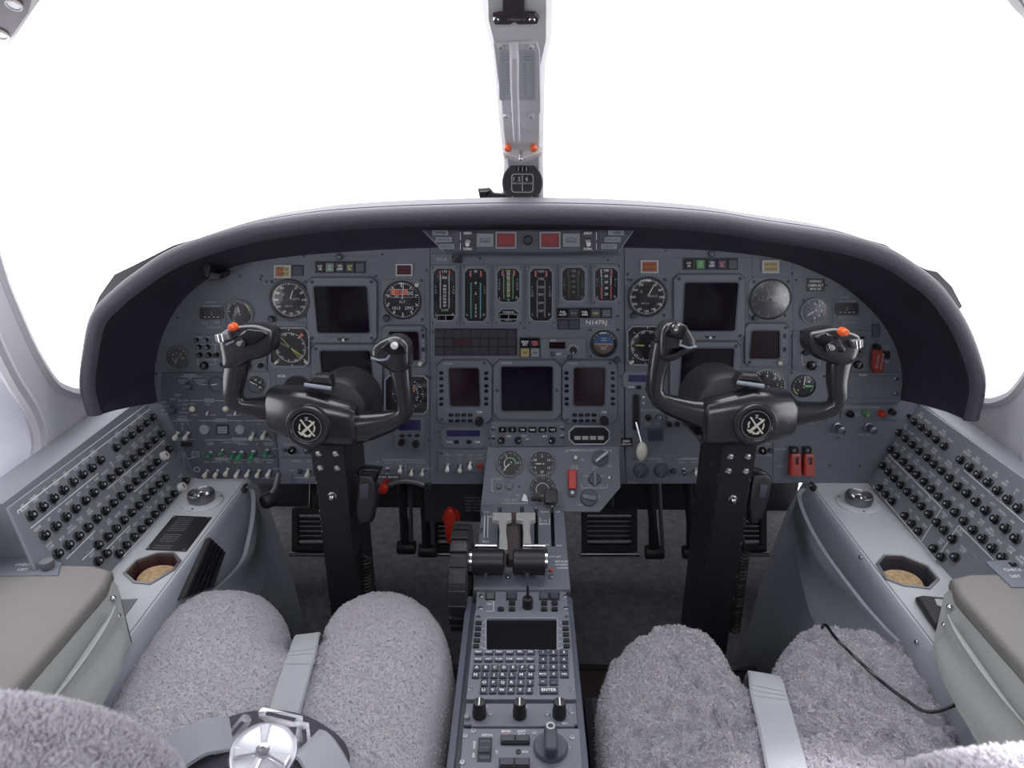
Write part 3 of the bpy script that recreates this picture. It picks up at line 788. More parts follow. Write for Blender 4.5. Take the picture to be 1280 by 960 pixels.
# ================= control columns and yokes
def column(cx_top,sg,lb):
    # straight column from floor to behind the hub, leaning very slightly
    x=cx_top; w=.0255
    root=empty('control_column',Matrix.Translation((x,1.08,0)),lb,'control column')
    mb=MB(); mb.box(-w,w,-.045,.075,.0,.575,'black_column',.0)
    mb=MB(); mb.loft([[(-w,-.055,z),(w,-.055,z),(w+.001,-.050,z),(w+.001,.075,z),(-w-.001,.075,z),(-w-.001,-.050,z)] for z in (0,.3,.60)],'black_column')
    o=mb.build('post',root,smooth=20)
    mb=MB(); mb.box(-w-.02,w+.02,-.07,.09,0,.03,'black_column'); mb.build('base',root)
    # face plate with four fixings under the hub
    mb=MB(); mb.box(-w-.001,w+.001,-.0585,-.055,.537,.600,'black_column'); mb.build('upper_plate',root)
    for a in (-.014,.014):
        for z in (.550,.576):
            mb=MB(); mb.M=Matrix.Translation((a,-.0585,z))@Matrix.Rotation(R(90),4,'X'); mb.lathe([(.0052,0),(.0052,.002),(.003,.003),(.0028,.0012)],'chrome',seg=16); mb.build('screw',root)
    mb=MB(); mb.M=Matrix.Translation((.0,-.0550,.496))@Matrix.Rotation(R(90),4,'X'); mb.lathe([(.0075,0),(.0075,.002),(.0055,.003),(.005,.008),(.003,.011),(0,.0115)],'chrome',seg=20); mb.build('bolt',root,)['label']='bright round bolt'
    # worn paint chips along the edges
    rnd=random.Random(5+int(sg)); mb=MB()
    for i in range(90):
        z=.02+.52*rnd.random()**.8; s=.0006+.0012*rnd.random()*rnd.random()
        side=rnd.random()
        if side<.55: e=-sg*(w+.0012); y=-.05+.002*rnd.random() if rnd.random()<.6 else .06+.012*rnd.random()
        else: e=-sg*(w+.0012); y=-.05+.12*rnd.random()
        if side<.8: mb.add([(e,y-s,z-s*1.5),(e,y+s,z-s),(e,y+s*.7,z+s*1.8),(e,y-s*.8,z+s)],[(0,1,2,3)],'placard')
        else:
            e=sg*w*.97; mb.add([(e-s*.5,-.0553,z-s),(e+s*.5,-.0553,z-s*.6),(e+s*.4,-.0553,z+s*1.8),(e-s*.5,-.0553,z+s)],[(0,1,2,3)],'placard')
    mb.build('paint_chip',root)['kind']='stuff'
    return root
column(-.317,-1,'black square control column under the left yoke')
column(.350,1,'black square control column under the right yoke')
YP=Plane((0,.955,.65),(1,0,0),(0,.17,.985))
def emblem(mb,x,y,k,z):
    mb.cyl(x,y,z-.001,z,22*k,'black_gloss',seg=48); mb.ring(x,y,z-.0005,z+.0012,20.5*k,21.8*k,'dull_metal',seg=48)
    z+=.0006
    # crossed shapes over a broken ring
    m='emblem'
    def pl(pts,zz=0,mm=m): mb.prism([(x+a*k,y+b*k) for a,b in pts],z,z+.0010+zz,mm,.0003)
    for a0,a1 in ((20,75),(-35,15),(150,200),(215,262),(278,315)):
        o=[(12.3*math.cos(R(a)),12.3*math.sin(R(a))-.5) for a in range(a0,a1+1,8)]; i=[(10.2*math.cos(R(a)),10.2*math.sin(R(a))-.5) for a in range(a1,a0-1,-8)]
        pl(o+i)
    pl([(-10,11),(-8,12.5),(1.5,-.5),(-.5,-2.2)]);pl([(10.8,9.5),(12.5,8),(-3,-7.5),(-6.5,-4.8)],.0003)
    pl([(0,-2),(2,0),(12,-13),(9.8,-14)]);pl([(-6,-5),(-3,-7.5),(-9,-12),(-12.5,-8.5),(-13,-5),(-10,-8)],.0002)
    pl([(-6,-12),(6,-12),(4,-14.5),(-4,-14.5)]);pl([(-7,-10),(-9.5,-13),(-5,-11)])
    pl([(-3,15.5),(3,15.5),(.8,12.8),(3,10.5),(-3,10.5),(-.8,12.8)],0,'dim_print')
def yoke(hx,hy,sg,px,lb):
    """px: dict of photo outlines lying in the yoke's own plane"""
    it=It(YP,hx,hy,'control_yoke',lb,'yoke'); k=it.k
    # --- hub body: barrel lofted along x
    mb=MB(); rings=[]
    for x,yc,ry,rz,zc in px['hub']:
        l=it.L(x,yc); n=28; r=[]
        for i in range(n):
            a=2*PI*i/n; c,s=math.cos(a),math.sin(a); e=.62
            r.append((l.x,l.y+ry*k*math.copysign(abs(s)**e,s),zc+rz*math.copysign(abs(c)**e,c)))
        rings.append(r)
    mb.loft(rings,'black_yoke'); it.part('hub',mb,smooth=45)
    # --- medallion
    mx,my=px['medal']; l=it.L(mx,my)
    mb=MB(); zf=px['hub'][2][3]+px['hub'][2][4]
    mb.M=Matrix.Translation((l.x,l.y,0)); s_=.82; mb.lathe([(33*k*s_,zf-.030),(33*k*s_,zf+.002),(31*k*s_,zf+.0058),(27*k*s_,zf+.0070),(24.5*k*s_,zf+.0065),(22*k*s_,zf+.0035),(0,zf+.0035)],'black_yoke',seg=56); it.part('medallion_boss',mb)
    mb=MB(); mb.M=Matrix.Translation((l.x,l.y,0)); mb.ring(0,0,zf+.005,zf+.0062,25.2*k*s_,26.2*k*s_,'bezel_dark'); emblem(mb,0,0,k*s_,zf+.0046); it.part('emblem',mb,'silver crossed emblem on black disc')
    # --- column head dome behind the hub
    mb=MB(); dx,dy,dr=px['dome']; l=it.L(dx,dy)
    mb.M=Matrix.Translation((l.x,l.y,-.055)); mb.lathe([(dr*k,-.045),(dr*k,.02),(dr*k*.96,.035),(dr*k*.85,.046),(dr*k*.6,.050),(0,.050)],'black_column',seg=48); it.part('column_head',mb)
    mb=MB(); mb.prism(it.P(*px['clip']),-.012,.012,'black_column',.003); q=it.P(*px['clip']); mb.tube([(q[0].x,q[0].y-.002,.014),(q[1].x,q[1].y-.004,.014)],.003,'bezel_light',8); it.part('chart_clip',mb)
    # neck joining hub and column
    mb=MB(); a=px['neck']; c0=it.L(a[0],a[1]); mb.loft([[(c0.x+sx*w*k,c0.y+yy*k,z) for sx,z in ((-1,-.10),(1,-.10),(1,zf_),(-1,zf_))] for yy,w,zf_ in ((28,50,.012),(20,46,.008),(12,34,-.01),(4,24,-.045),(-2,22,-.066))],'black_yoke'); it.part('neck',mb,smooth=30)
    # --- arms and horns
    for hn in ('L','R'):
        mb=MB(); rings=[]
        for x,y,rx,rz,z in px['arm'+hn]:
            l=it.L(x,y); rings.append((l,rx*k,rz,z))
        # orient rings along the path
        R_=[]; n=20; m_=len(rings)
        for i,(l,ra,rz,z) in enumerate(rings):
            a=rings[max(i-1,0)][0]; b=rings[min(i+1,m_-1)][0]; t=(b-a).normalized(); nn=Vector((-t.y,t.x)); r=[]
            for j in range(n):
                th=2*PI*j/n; cc,ss=math.cos(th),math.sin(th); e=.8
                p=l+nn*ra*math.copysign(abs(ss)**e,ss); r.append((p.x,p.y,z+rz*math.copysign(abs(cc)**e,cc)))
            R_.append(r)
        mb.loft(R_,'black_yoke'); it.part('horn',mb,smooth=50)
        h=px['head'+hn]; P=[Vector(p) for p in it.P(*h['o'])]
        mb=MB(); mb.puff(ccurve(P,4),-.028,.022,.011,'black_yoke',6); 
        gp=it.part('grip_head',mb,smooth=60)
        mb=MB(); mb.puff(it.P(*h['top']),.016,.026,.003,'black_gloss',3); it.part('switch_face',mb,parent=gp)
        for bx,by,r,m,hh in h['btn']:
            l=it.L(bx,by); mb=MB(); mb.lathe([(r*1.35*k,.020),(r*1.35*k,.0275),(r*k,.028),(r*k,.028+hh),(r*k*.8,.0295+hh),(0,.0298+hh)],m,x=l.x,y=l.y,seg=20)
            if m=='chrome': mb.ring(l.x,l.y,.026,.030,r*1.2*k,r*1.7*k,'black')
            it.part('trim_switch' if m=='chrome' else 'push_button',mb,{'orange':'orange button','chrome':None,'dull_metal':None,'white':'white-lettered switch'}.get(m),parent=gp)
        if 'rocker' in h:
            mb=MB(); q=it.P(*h['rocker']); mb.puff(q,.018,.034,.003,'dull_metal',3)
            for t in (.3,.6): a=q[0].lerp(q[1],t); b=q[3].lerp(q[2],t); mb.tube([(a.x,a.y,.034),(b.x,b.y,.034)],.0012,'chrome',6)
            it.part('trim_wheel',mb,'ridged metal trim switch',parent=gp)
        if 'ridge' in h:
            mb=MB(); q=it.P(*h['ridge']); mb.tube([(a.x,a.y,.024) for a in q],.0018,'bezel_light',8); it.part('edge_ridge',mb,parent=gp)
    return it
yoke(393,527,-1,dict(
 hub=[(336,512,25,.026,-.012),(340,512,28,.030,-.012),(388,522,36,.040,-.012),(441,530,28,.036,-.012),(447,530,24,.030,-.012)],
 medal=(392,527),dome=(418,516,44),clip=[(384,477),(417,480),(414,468),(395,467)],neck=(417,568),
 armL=[(345,512,17,.020,-.01),(325,511,14,.018,-.008),(305,508,10,.015,-.004),(295,502,11,.014,0),(292,490,12,.015,.002),(294,470,14,.016,.002),(297,452,15,.017,.0),(299,432,15,.017,-.002)],
 armR=[(440,537,21,.022,-.01),(462,534,18,.020,-.010),(485,528,14,.017,-.006),(502,521,11,.015,-.002),(507,512,11,.014,0),(506,495,11,.014,.002),(503,475,12,.015,.002),(500,458,14,.016,.0),(498,440,15,.016,0)],
 headL=dict(o=[(278,422),(284,412),(300,406),(322,404),(337,408),(345,413),(345,428),(341,440),(330,446),(316,449),(305,456),(285,458),(281,440)],
   top=[(300,420),(318,409),(337,411),(343,415),(326,428),(300,431)],
   btn=[(309,426,4,'chrome',.001),(300,406,3.6,'orange',.006)],rocker=[(280,415),(296,412),(298,421),(282,425)],ridge=[(291,428),(300,424),(315,412)]),
 headR=dict(o=[(466,440),(469,431),(480,423),(494,418),(505,421),(513,430),(514,442),(513,458),(500,464),(490,462),(480,455),(470,449)],
   top=[(480,432),(491,422),(503,422),(511,432),(510,439),(494,440)],
   btn=[(497,428.5,3.4,'white',.0008),(493,423,2,'dull_metal',.001)],ridge=[(468,444),(478,447),(487,446),(491,441)])),
 'left black control yoke, turned slightly, with ram-horn grips')
yoke(937,524,1,dict(
 hub=[(877,528,27,.030,-.012),(881,527,30,.036,-.012),(935,521,38,.040,-.012),(985,519,30,.032,-.012),(992,520,24,.026,-.012)],
 medal=(936,524),dome=(912,512,46),clip=[(918,474),(951,477),(945,466),(925,465)],neck=(915,568),
 armL=[(884,520,20,.022,-.01),(862,515,16,.018,-.008),(838,507,13,.016,-.004),(824,500,11,.014,-.002),(818,488,11,.014,0),(820,470,11,.014,0),(824,450,13,.015,0),(829,430,15,.017,0)],
 armR=[(985,519,17,.022,-.01),(1005,518,15,.018,-.008),(1028,515,12,.016,-.004),(1043,509,10,.014,-.002),(1048,496,11,.014,0),(1046,478,12,.015,.0),(1048,458,14,.016,.0),(1053,438,15,.017,0)],
 headL=dict(o=[(822,415),(828,404),(838,401),(852,403),(862,415),(868,428),(866,436),(855,441),(842,448),(830,450),(822,445),(821,430)],
   top=[(826,417),(829,405),(840,402),(853,404),(856,410),(848,422)],
   btn=[(839.5,407,4.2,'chrome',.001),(843,403,1.8,'white',.001)],ridge=[(866,430),(856,432),(845,428),(847,422)]),
 headR=dict(o=[(1006,422),(1008,414),(1020,411),(1038,408),(1050,411),(1068,418),(1069,432),(1062,450),(1045,455),(1030,451),(1017,446),(1008,436)],
   top=[(1010,418),(1022,413),(1040,420),(1048,431),(1046,438),(1030,434),(1014,428)],
   btn=[(1029,431,4.4,'chrome',.001),(1044,412,4,'orange',.007)],rocker=[(1052,422),(1066,421),(1066,430),(1054,432)],ridge=[(1024,415),(1034,422),(1045,430)])),
 'right black control yoke with ram-horn grips and bright trim switch')

# ================= pedestal
PD=Plane((0,0,CAMZ-.72),(1,0,0),(0,1,0)); QD=Plane((0,.925,CAMZ-.713),(1,0,0),(0,.99,.03))
PT=CAMZ-.72
root=empty('centre_pedestal',Matrix.Translation((-.006,.75,0)),'long grey centre pedestal between the two sheepskin seats','pedestal')
mb=MB(); mb.box(-.073,.079,-.60,.150,0,PT-.002,'bezel_dark'); mb.build('body',root)
mb=MB()
for s in (-1,1): mb.box(s*.0785-.0045+.003,s*.0785+.0045+.003,-.60,.16,PT-.09,PT+.004,'panel_edge',.001)
mb.build('side_rail',root)
mb=MB(); mb.box(-.074,.080,.185,.44,0,CAMZ-.78,'bezel_dark',.002); mb.build('quadrant_body',root)
# --- throttle quadrant
it=It(QD,652,690,'throttle_quadrant','grey throttle quadrant with two power levers at the front of the pedestal','quadrant')
mb=MB(); outl=it.P((603,631),(704,631),(713,737),(592,737)); 
mb.slab(outl,[it.P(*h) for h in (((622.5,634),(627.5,634),(628,690),(622,690)),((650,633),(655,633),(657,690),(651,690)),((668,633),(672,633),(673,682),(667.5,682)),((688,632),(692,632),(694,683),(689,683)))],-.022,0,'bezel')
it.part('top_plate',mb)
mb=MB(); mb.prism(inset(ccw(outl),.002),-.021,-.018,'black'); it.part('slot_floor',mb)
mb=MB(); mb.prism(it.P((596,738),(711,738),(712,747),(594,747)),-.012,-.004,'black'); it.part('rear_gap',mb)
mb=MB(); q=outl; 
mb.loft([[(q[0].x,q[0].y,z),(q[1].x,q[1].y,z),(q[2].x,q[2].y,z),(q[3].x,q[3].y,z)] for z in (-.065,-.021)],'bezel'); it.part('case',mb)
mb=MB()
for a in ((667,634,668,636),): pass
it.T(mb,'T O',608,640,3); it.T(mb,'CLB',612,646,2.6); it.T(mb,'IDLE',607,677,3); it.T(mb,'OFF',608,684,2.6)
it.ln(mb,606,645,605,672,1,.0004); it.ln(mb,610,645,609.5,672,.8,.0004)
it.T(mb,'FLAPS',681,640,3); it.T(mb,'T O',680,651,3.2); it.T(mb,'APPR',680,655,3.2); it.T(mb,'LAND',681,681,3); it.T(mb,'UP',698,640,3); it.T(mb,'DN',699,682,3)
for a in ((675,647,675,656),(687,647,687,656),(675,656,677,656),(685,656,687,656)): it.ln(mb,*a,w=.7,z=.0004)
it.T(mb,'MUST BE OFF',702,702,3.2,wmax=15); it.T(mb,'FOR TAKEOFF',702,706,3.2,wmax=15); it.T(mb,'& LANDING',703,710,3.2,wmax=13)
it.T(mb,'IDLE CUT OFF',690,696,2.6,wmax=22)
it.part('lettering',mb)
# dark reddish gate plate between the levers
mb=MB(); mb.prism(it.P((631,650),(649,650),(651,702),(643,709),(636,709),(630,702)),.0,.020,'gate',.004); it.part('gate_guard',mb)
for x0 in (628.5,658):
    lv=MB(); a=it.L(x0,690); 
    # flat T-shaped lever arm standing up and leaning toward the seats
    def S(dx,up,dy=0): return (a.x+dx*it.k,a.y+dy,up)
    s=-1 if x0<640 else 1
    c=it.L(x0+ (0 if s<0 else 0),640)
    for (w0,w1,y0,y1,z0,z1) in ((13,13,648,640,.026,.034),):
        p0=it.L(x0-4,648)
    mb2=MB(); mb2.prism(it.P((x0-13,661),(x0+11,661),(x0+11,669),(x0+5,671),(x0+4,682),(x0+6,699),(x0+6,708),(x0-5,708),(x0-4,682),(x0-5,671),(x0-13,669)),.026,.036,'lever_grey',.002)
    lev=it.part('reverse_lever',mb2,'light grey T-shaped lever')
    mb2=MB(); mb2.prism(it.P((x0-3,694),(x0+4,694),(x0+4,706),(x0-3,706)),-.005,.030,'lever_grey',.002); it.part('stem',mb2,parent=lev)
    # big drum grip
    gx=610 if x0<640 else 661.5
    g=it.L(gx,721); hw=19.5*it.k
    mb2=MB(); mb2.M=Matrix.Translation((g.x,g.y,.030))@Matrix.Rotation(R(90),4,'Y'); mb2.lathe([(.0,-hw),(.018,-hw),(.0205,-hw+.002),(.0205,hw-.002),(.018,hw),(0,hw)],'black',seg=36)
    gr=it.part('power_lever',mb2,'thick black cylindrical grip')
    mb2=MB(); ex=-hw if x0<640 else hw; mb2.M=Matrix.Translation((g.x+ex,g.y,.030))@Matrix.Rotation(R(90),4,'Y'); mb2.lathe([(.0,-.003),(.0215,-.002),(.0215,.002),(0,.003)],'chrome',seg=36); it.part('end_cap',mb2,parent=gr)
    mb2=MB(); mb2.cyl(g.x-.004,g.y-.019,.016,.024,.004,'steel',seg=12); it.part('screw',mb2,parent=gr)
    mb2=MB(); t=it.L(gx-2 if x0<640 else gx+6,706); mb2.tube([(t.x-.018,t.y,.038),(t.x+.018,t.y,.038)],.0035,'chrome',10); it.part('latch_bar',mb2,parent=gr)
for q,r,m in (((689,714),2.6,'red_soft'),((689,722),3,'steel'),((635,722),3,'steel'),((674,722),6,'bezel')):
    l=it.L(*q); mb=MB(); mb.lathe([(r*it.k,0),(r*it.k,.003 if r<5 else .009),(r*it.k*.8,.004 if r<5 else .010),(0,.004 if r<5 else .010)],m,x=l.x,y=l.y,seg=18); it.part('knob' if r>5 else 'screw',mb)
mb=MB()
for x in (667.5,):
    p=it.L(670,636); mb.ball(p.x,p.y,.002,.0018,'white')
    p=it.L(690,634); mb.ball(p.x,p.y,.002,.0018,'white')
it.part('slot_pin',mb)
for y in (645,665,685): l=it.L(602,y); mb=MB(); mb.tube([(l.x,l.y-.006,.002),(l.x,l.y+.006,.002)],.003,'chrome',8); it.part('hinge',mb)
# key dangling at the left rear corner
it=It(QD.off(-.02),607,728,'trim_chain','small bright chain hanging at the rear corner of the throttle quadrant','chain')
mb=MB(); pts=[it.L(606,716),it.L(607,722),it.L(609,728),it.L(608,735),it.L(610,739)]
for i,p in enumerate(curve(pts,3)): mb.ball(p.x,p.y,.024-.0015*i,.0024,'chrome',8,6)
it.part('chain',mb)
# --- big ribbed trim wheel
W=Plane((-.098,.963,.384),(0,1,0),(0,0,1))
root=empty('elevator_trim_wheel',W.frame(),'large black ribbed trim wheel standing beside the throttle quadrant','wheel')
mb=MB(); mb.lathe([(.045,-.014),(.080,-.014),(.083,-.011),(.083,.011),(.080,.014),(.045,.014),(.045,-.014)],'rubber',seg=64); mb.build('rim',root)
mb=MB()
for i in range(22):
    a=2*PI*i/22
    mb.M=Matrix.Rotation(a,4,'Z')@Matrix.Translation((.083,0,0)); mb.puff(rect(-.002,-.0075,.0045,.0075,.001),-.0135,.0135,.0015,'black',2)
mb.build('tread',root)
mb=MB(); mb.lathe([(0,-.006),(.046,-.005),(.046,.005),(0,.006)],'dark_metal',seg=40); mb.build('hub',root)

# ================= pedals, footwell bits
def pedal(px,py,x0,x1,lb,Y=1.50,grp='rudder pedals in the footwells'):
    V=Plane((0,Y,.2),(1,0,0),(0,.25,1)); it=It(V,px,py,'rudder_pedal',lb,'pedal',grp)
    a,b=x0,x1; y0,y1=620,690
    mb=MB(); mb.slab(it.Rc(a,y0+14,b,y1,3,2),[it.Rc(a+7,y0+22,b-7,y1-10)],-.008,.008,'dark_metal'); it.part('frame',mb)
    mb=MB(); 
    for i in range(5): y=y0+27+i*6; q=it.Rc(a+7,y,b-7,y+3.6); mb.prism(q,-.005,.004,'firewall',.001)
    it.part('tread',mb)
    mb=MB(); p=it.L(a,y1); q=it.L(b,y1); mb.tube([(p.x-.004,p.y,.014),(q.x+.004,q.y,.014)],.006,'steel' ,10); it.part('bar',mb,'worn metal bar along the bottom')
    mb=MB(); p=it.L((a+b)/2,y0+16); mb.tube([(p.x,p.y,-.01),(p.x,p.y+.10,-.03),(p.x,p.y+.16,-.05)],.012,'dark_metal',8); it.part('arm',mb)
for px,x0,x1,lb in ((385,366,415,'black rudder pedal partly hidden behind the left control column'),(563,541,590,'black rudder pedal behind the red handle beside the pedestal'),(757,727,796,'black rudder pedal just right of the throttle quadrant'),(935,905,957,'black rudder pedal partly hidden behind the right control column')):
    pedal(px,655,x0,x1,lb)
def arm(x,y0,y1,lb,Y=1.42):
    V=Plane((0,Y,.2),(1,0,0),(0,-.15,1)); it=It(V,x,(y0+y1)/2,'pedal_linkage',lb,'linkage','pedal linkage arms'); del it.root['group']
    a=it.L(x-3,y0);b=it.L(x+3,y1); mb=MB(); mb.tube([(a.x,a.y,0),(a.x*.5+b.x*.5,(a.y+b.y)/2,.008),(b.x,b.y,.0)],[.012,.010,.014],'dark_metal',10,flat=.6); it.part('rod',mb)
    mb=MB(); mb.M=Matrix.Translation((b.x,b.y,0))@Matrix.Rotation(R(90),4,'Y'); mb.lathe([(0,-.022),(.015,-.022),(.017,-.018),(.017,.018),(.015,.022),(0,.022)],'dark_metal',seg=20); it.part('pivot',mb)
    mb=MB(); mb.tube([(a.x+.02,a.y,.0),(b.x+.015,b.y+.03,.01)],.005,'dull_metal',8); it.part('push_rod',mb)
arm(505,600,684,'dark pedal linkage arm in the left footwell below the microphone')
arm(532,600,688,'dark pedal linkage arm in the left footwell nearer the red handle')
arm(815,600,690,'dark pedal linkage arm in the right footwell nearer the pedal frame')
arm(862,600,690,'dark pedal linkage arm in the right footwell nearer the control column')
# red handle
V=Plane((0,1.24,.3),(1,0,0),(0,.1,1)); it=It(V,564,648,'emergency_handle','red lever handle hanging in the dark left footwell beside the trim wheel','handle')
k=it.k; mb=MB(); mb.lathe([(11*k,-.012),(11.5*k,0),(10*k,.006),(0,.008)],'red',seg=28); it.part('disc',mb)
mb=MB(); mb.puff(it.P((560,632),(566,631),(571,640),(570,655),(568,672),(564,675),(559,671),(557,655),(557,640)),.004,.022,.005,'red',4); it.part('grip',mb)
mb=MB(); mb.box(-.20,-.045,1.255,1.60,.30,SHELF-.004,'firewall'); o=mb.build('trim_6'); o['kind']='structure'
# small print placard on the dark wall beside it
it=It(V.off(-.01),592,620,'instruction_placard','black placard with pale print in the shadow beside the red handle','placard')
mb=MB(); mb.prism(it.Rc(580,606,606,642),0,.001,'black')
for i,t in enumerate('EMERGENCY|GEAR EXTENSION|PULL HANDLE|ROTATE 45 TO LOCK|IF GEAR NOT DOWN|PULL T HANDLE|TO BLOW DOWN|REFER TO MANUAL'.split('|')): it.T(mb,t,593,610+i*4,2.3,.0013,'dim_print',bold=0,wmax=23)
it.part('plate',mb)
# red knob with metal bracket under the panel
V=Plane((0,1.20,.4),(1,0,0),(0,0,1)); it=It(V,480,608,'parking_brake_knob','red round knob on a pale metal bracket under the left panel','knob')
k=it.k; mb=MB(); mb.lathe([(4*k,-.03),(4.5*k,.0),(6*k,.004),(6*k,.012),(5*k,.016),(0,.017)],'red',seg=24); it.part('knob',mb)
mb=MB(); pts=[it.L(486,607),it.L(497,603),it.L(508,602),it.L(520,604),it.L(533,608)]; mb.tube([(p.x,p.y,0) for p in pts],.0045,'dull_metal',8,flat=.6); 
p=it.L(536,608); mb.box(p.x-.008,p.x+.006,p.y-.005,p.y+.006,-.004,.006,'dark_metal'); it.part('bracket',mb)
mb=MB(); mb.prism(it.Rc(472,593,500,598),0,.002,'bezel_dark'); it.T(mb,'PARK BRAKE',486,595.5,3,.0024); it.part('label_strip',mb)
# microphones with coiled cords
def mic(px,py,s,pxs,cord,lb,cl):
    V=Plane((0,1.05,.5),(1,0,0),(0,.25,1)); it=It(V,px,py,'hand_microphone',lb,'microphone'); k=it.k
    mb=MB(); mb.puff(it.P(*pxs['body']),-.018,.016,.006,'black',4); it.part('body',mb)
    mb=MB(); mb.puff(it.P(*pxs['face']),.012,.0185,.002,'bezel_dark',2); it.part('switch',mb,'grey talk switch')
    mb=MB(); mb.puff(it.P(*pxs['top']),-.016,.012,.004,'black_gloss',3); it.part('holder',mb)
    V2=Plane((0,1.07,.3),(1,0,0),(0,0,1)); it2=It(V2,*cord[0],'coiled_cord',cl,'cord')
    mb=MB(); pts=[it2.L(*c) for c in cord[:4]]; P=[(p.x,p.y,0) for p in curve(pts,5)]; mb.tube(P,.0024,'rubber',8)
    a=it2.L(*cord[3]); b=it2.L(*cord[4]); H=[]; n=int((a-b).length/.0072); rr=.0085
    for i in range(n*12+1):
        t=i/(n*12); c=a.lerp(b,t); th=2*PI*i/12; H.append((c.x+rr*math.cos(th),c.y,rr*math.sin(th)))
    mb.tube(H,.0026,'rubber',6); it2.part('cord',mb,smooth=60)
mic(460,618,1,dict(body=[(450,590),(467,592),(470,600),(472,625),(467,650),(452,652),(447,640),(449,612)],face=[(452,602),(464,600),(463,619),(453,620)],top=[(447,588),(453,582),(478,585),(474,592),(471,600),(449,596)]),
 [(457,651),(456,670),(452,690),(458,697),(458,790)],'black hand microphone clipped beside the left control column','black coiled cord hanging below the left hand microphone')
mic(944,610,1,dict(body=[(938,592),(956,590),(962,596),(958,620),(950,645),(936,652),(932,630)],face=[(946,602),(955,603),(953,618),(944,619)],top=[(933,582),(955,588),(962,594),(959,600),(942,600),(936,594)]),
 [(932,652),(926,665),(930,678),(930,690),(918,790)],'black hand microphone clipped beside the right control column','black coiled cord hanging beside the right control column')
it=It(Plane((0,1.19,.4),(1,0,0),(0,0,1)),336,625,'defog_lever','black round knob hanging under the instrument panel by the left console','knob'); mb=MB(); mb.M=Matrix.Translation((0,0,0))@Matrix.Rotation(R(-35),4,'Y'); mb.lathe([(0,-.012),(.013,-.012),(.015,-.008),(.015,.008),(.012,.013),(0,.014)],'rubber',seg=24); it.part('knob',mb); mb=MB(); mb.tube([(.0,.006,-.005),(.012,.022,-.01),(.02,.05,-.02)],.005,'dull_metal',8); it.part('arm',mb)
# carpet mats and footwell trim
CY=FL=Plane((0,0,0),(1,0,0),(0,1,0))
for pxs,lb in (((-.50,-.10),'dark ribbed floor mat in the left footwell'),((.09,.52),'dark ribbed floor mat in the right footwell')):
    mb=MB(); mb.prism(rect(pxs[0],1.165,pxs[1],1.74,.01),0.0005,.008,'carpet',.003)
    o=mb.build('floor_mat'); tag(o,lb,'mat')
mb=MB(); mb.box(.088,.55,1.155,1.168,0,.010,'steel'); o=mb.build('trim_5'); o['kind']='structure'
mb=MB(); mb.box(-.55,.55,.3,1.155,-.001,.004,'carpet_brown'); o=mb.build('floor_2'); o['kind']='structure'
# ================= helpers for panel furniture
def _toggle(m):
    mb=MB(); mb.lathe([(.0046,0),(.0046,.0022),(.0034,.0032),(.0026,.0038),(.0018,.0038)],'steel',seg=14)
    mb.tube([(0,0,.003),(0,-.0015,.0060),(0,-.0030,.0085),(0,-.0052,.0125),(0,-.0058,.0140),(0,-.0060,.0146)],[.0020,.0024,.0036,.0040,.0032,.0012],m,12)
    return mb.build('toggle',data_only=True)
TG={}
def tg(it,x,y,m='ivory',s=1,up=0,z=.002,rz=0,label=None):
    if m not in TG: TG[m]=_toggle(m)
    l=it.L(x,y); return inst('toggle_switch',TG[m],it.root,(l.x,l.y,z),(0,0,rz+(PI if up else 0)),(s,s,s),label)
KN={}
def kn(it,x,y,r,m='black',h=.010,z=.002,ang=30,name='knob',ptr='white_print',label=None):
    key=(round(r,1),m,h,ptr)
    if key not in KN:
        q=r*it.k; mb=MB(); n=20
        rings=[]
        for rr,zz in ((1,0),(1,.35),(.92,.5),(.88,.93),(.78,1)):
            rings.append([(q*rr*(1+.05*(i%2)*(zz<.95))*math.cos(2*PI*i/(2*n)),q*rr*(1+.05*(i%2))*math.sin(2*PI*i/(2*n)),h*zz) for i in range(2*n)])
        mb.loft(rings,m)
        if ptr: mb.box(-q*.09,q*.09,q*.1,q*.8,h*.98,h*1.02,ptr)
        KN[key]=mb.build(name,data_only=True)
    l=it.L(x,y); return inst(name,KN[key],it.root,(l.x,l.y,z),(0,0,-R(ang)),None,label)
SC={}
def scw(it,x,y,r=2,m='bezel_dark',z=.001):
    key=(r,m)
    if key not in SC:
        q=r*it.k; mb=MB(); mb.lathe([(q,0),(q,.0008),(q*.8,.0014),(q*.3,.0014),(q*.25,.0006),(0,.0006)],m,seg=12); SC[key]=mb.build('screw',data_only=True)
    l=it.L(x,y); inst('screw',SC[key],it.root,(l.x,l.y,z))
def bt(it,x0,y0,x1,y1,m='black',t=None,tm='white_print',z=.002,h=.003,th=None,name='button',c=.6,label=None,frame=None,lines=None):
    mb=MB(); P=it.Rc(x0,y0,x1,y1,c); 
    if frame: mb.prism(it.Rc(x0-1.2,y0-1.2,x1+1.2,y1+1.2,c),z-.001,z+h*.6,frame,.0004)
    mb.prism(P,z,z+h,m,.0004)
    ts=[t] if t and not isinstance(t,(list,tuple)) else (t or [])
    H=(y1-y0)
    for i,s_ in enumerate(ts):
        it.T(mb,s_,(x0+x1)/2,y0+H*(i+1)/(len(ts)+1),th or H*.36,z+h+.0003,tm,bold=.02,wmax=(x1-x0)*.82)
    return it.part(name,mb,label)
def dirv(a): return Vector((math.sin(R(a)),math.cos(R(a))))
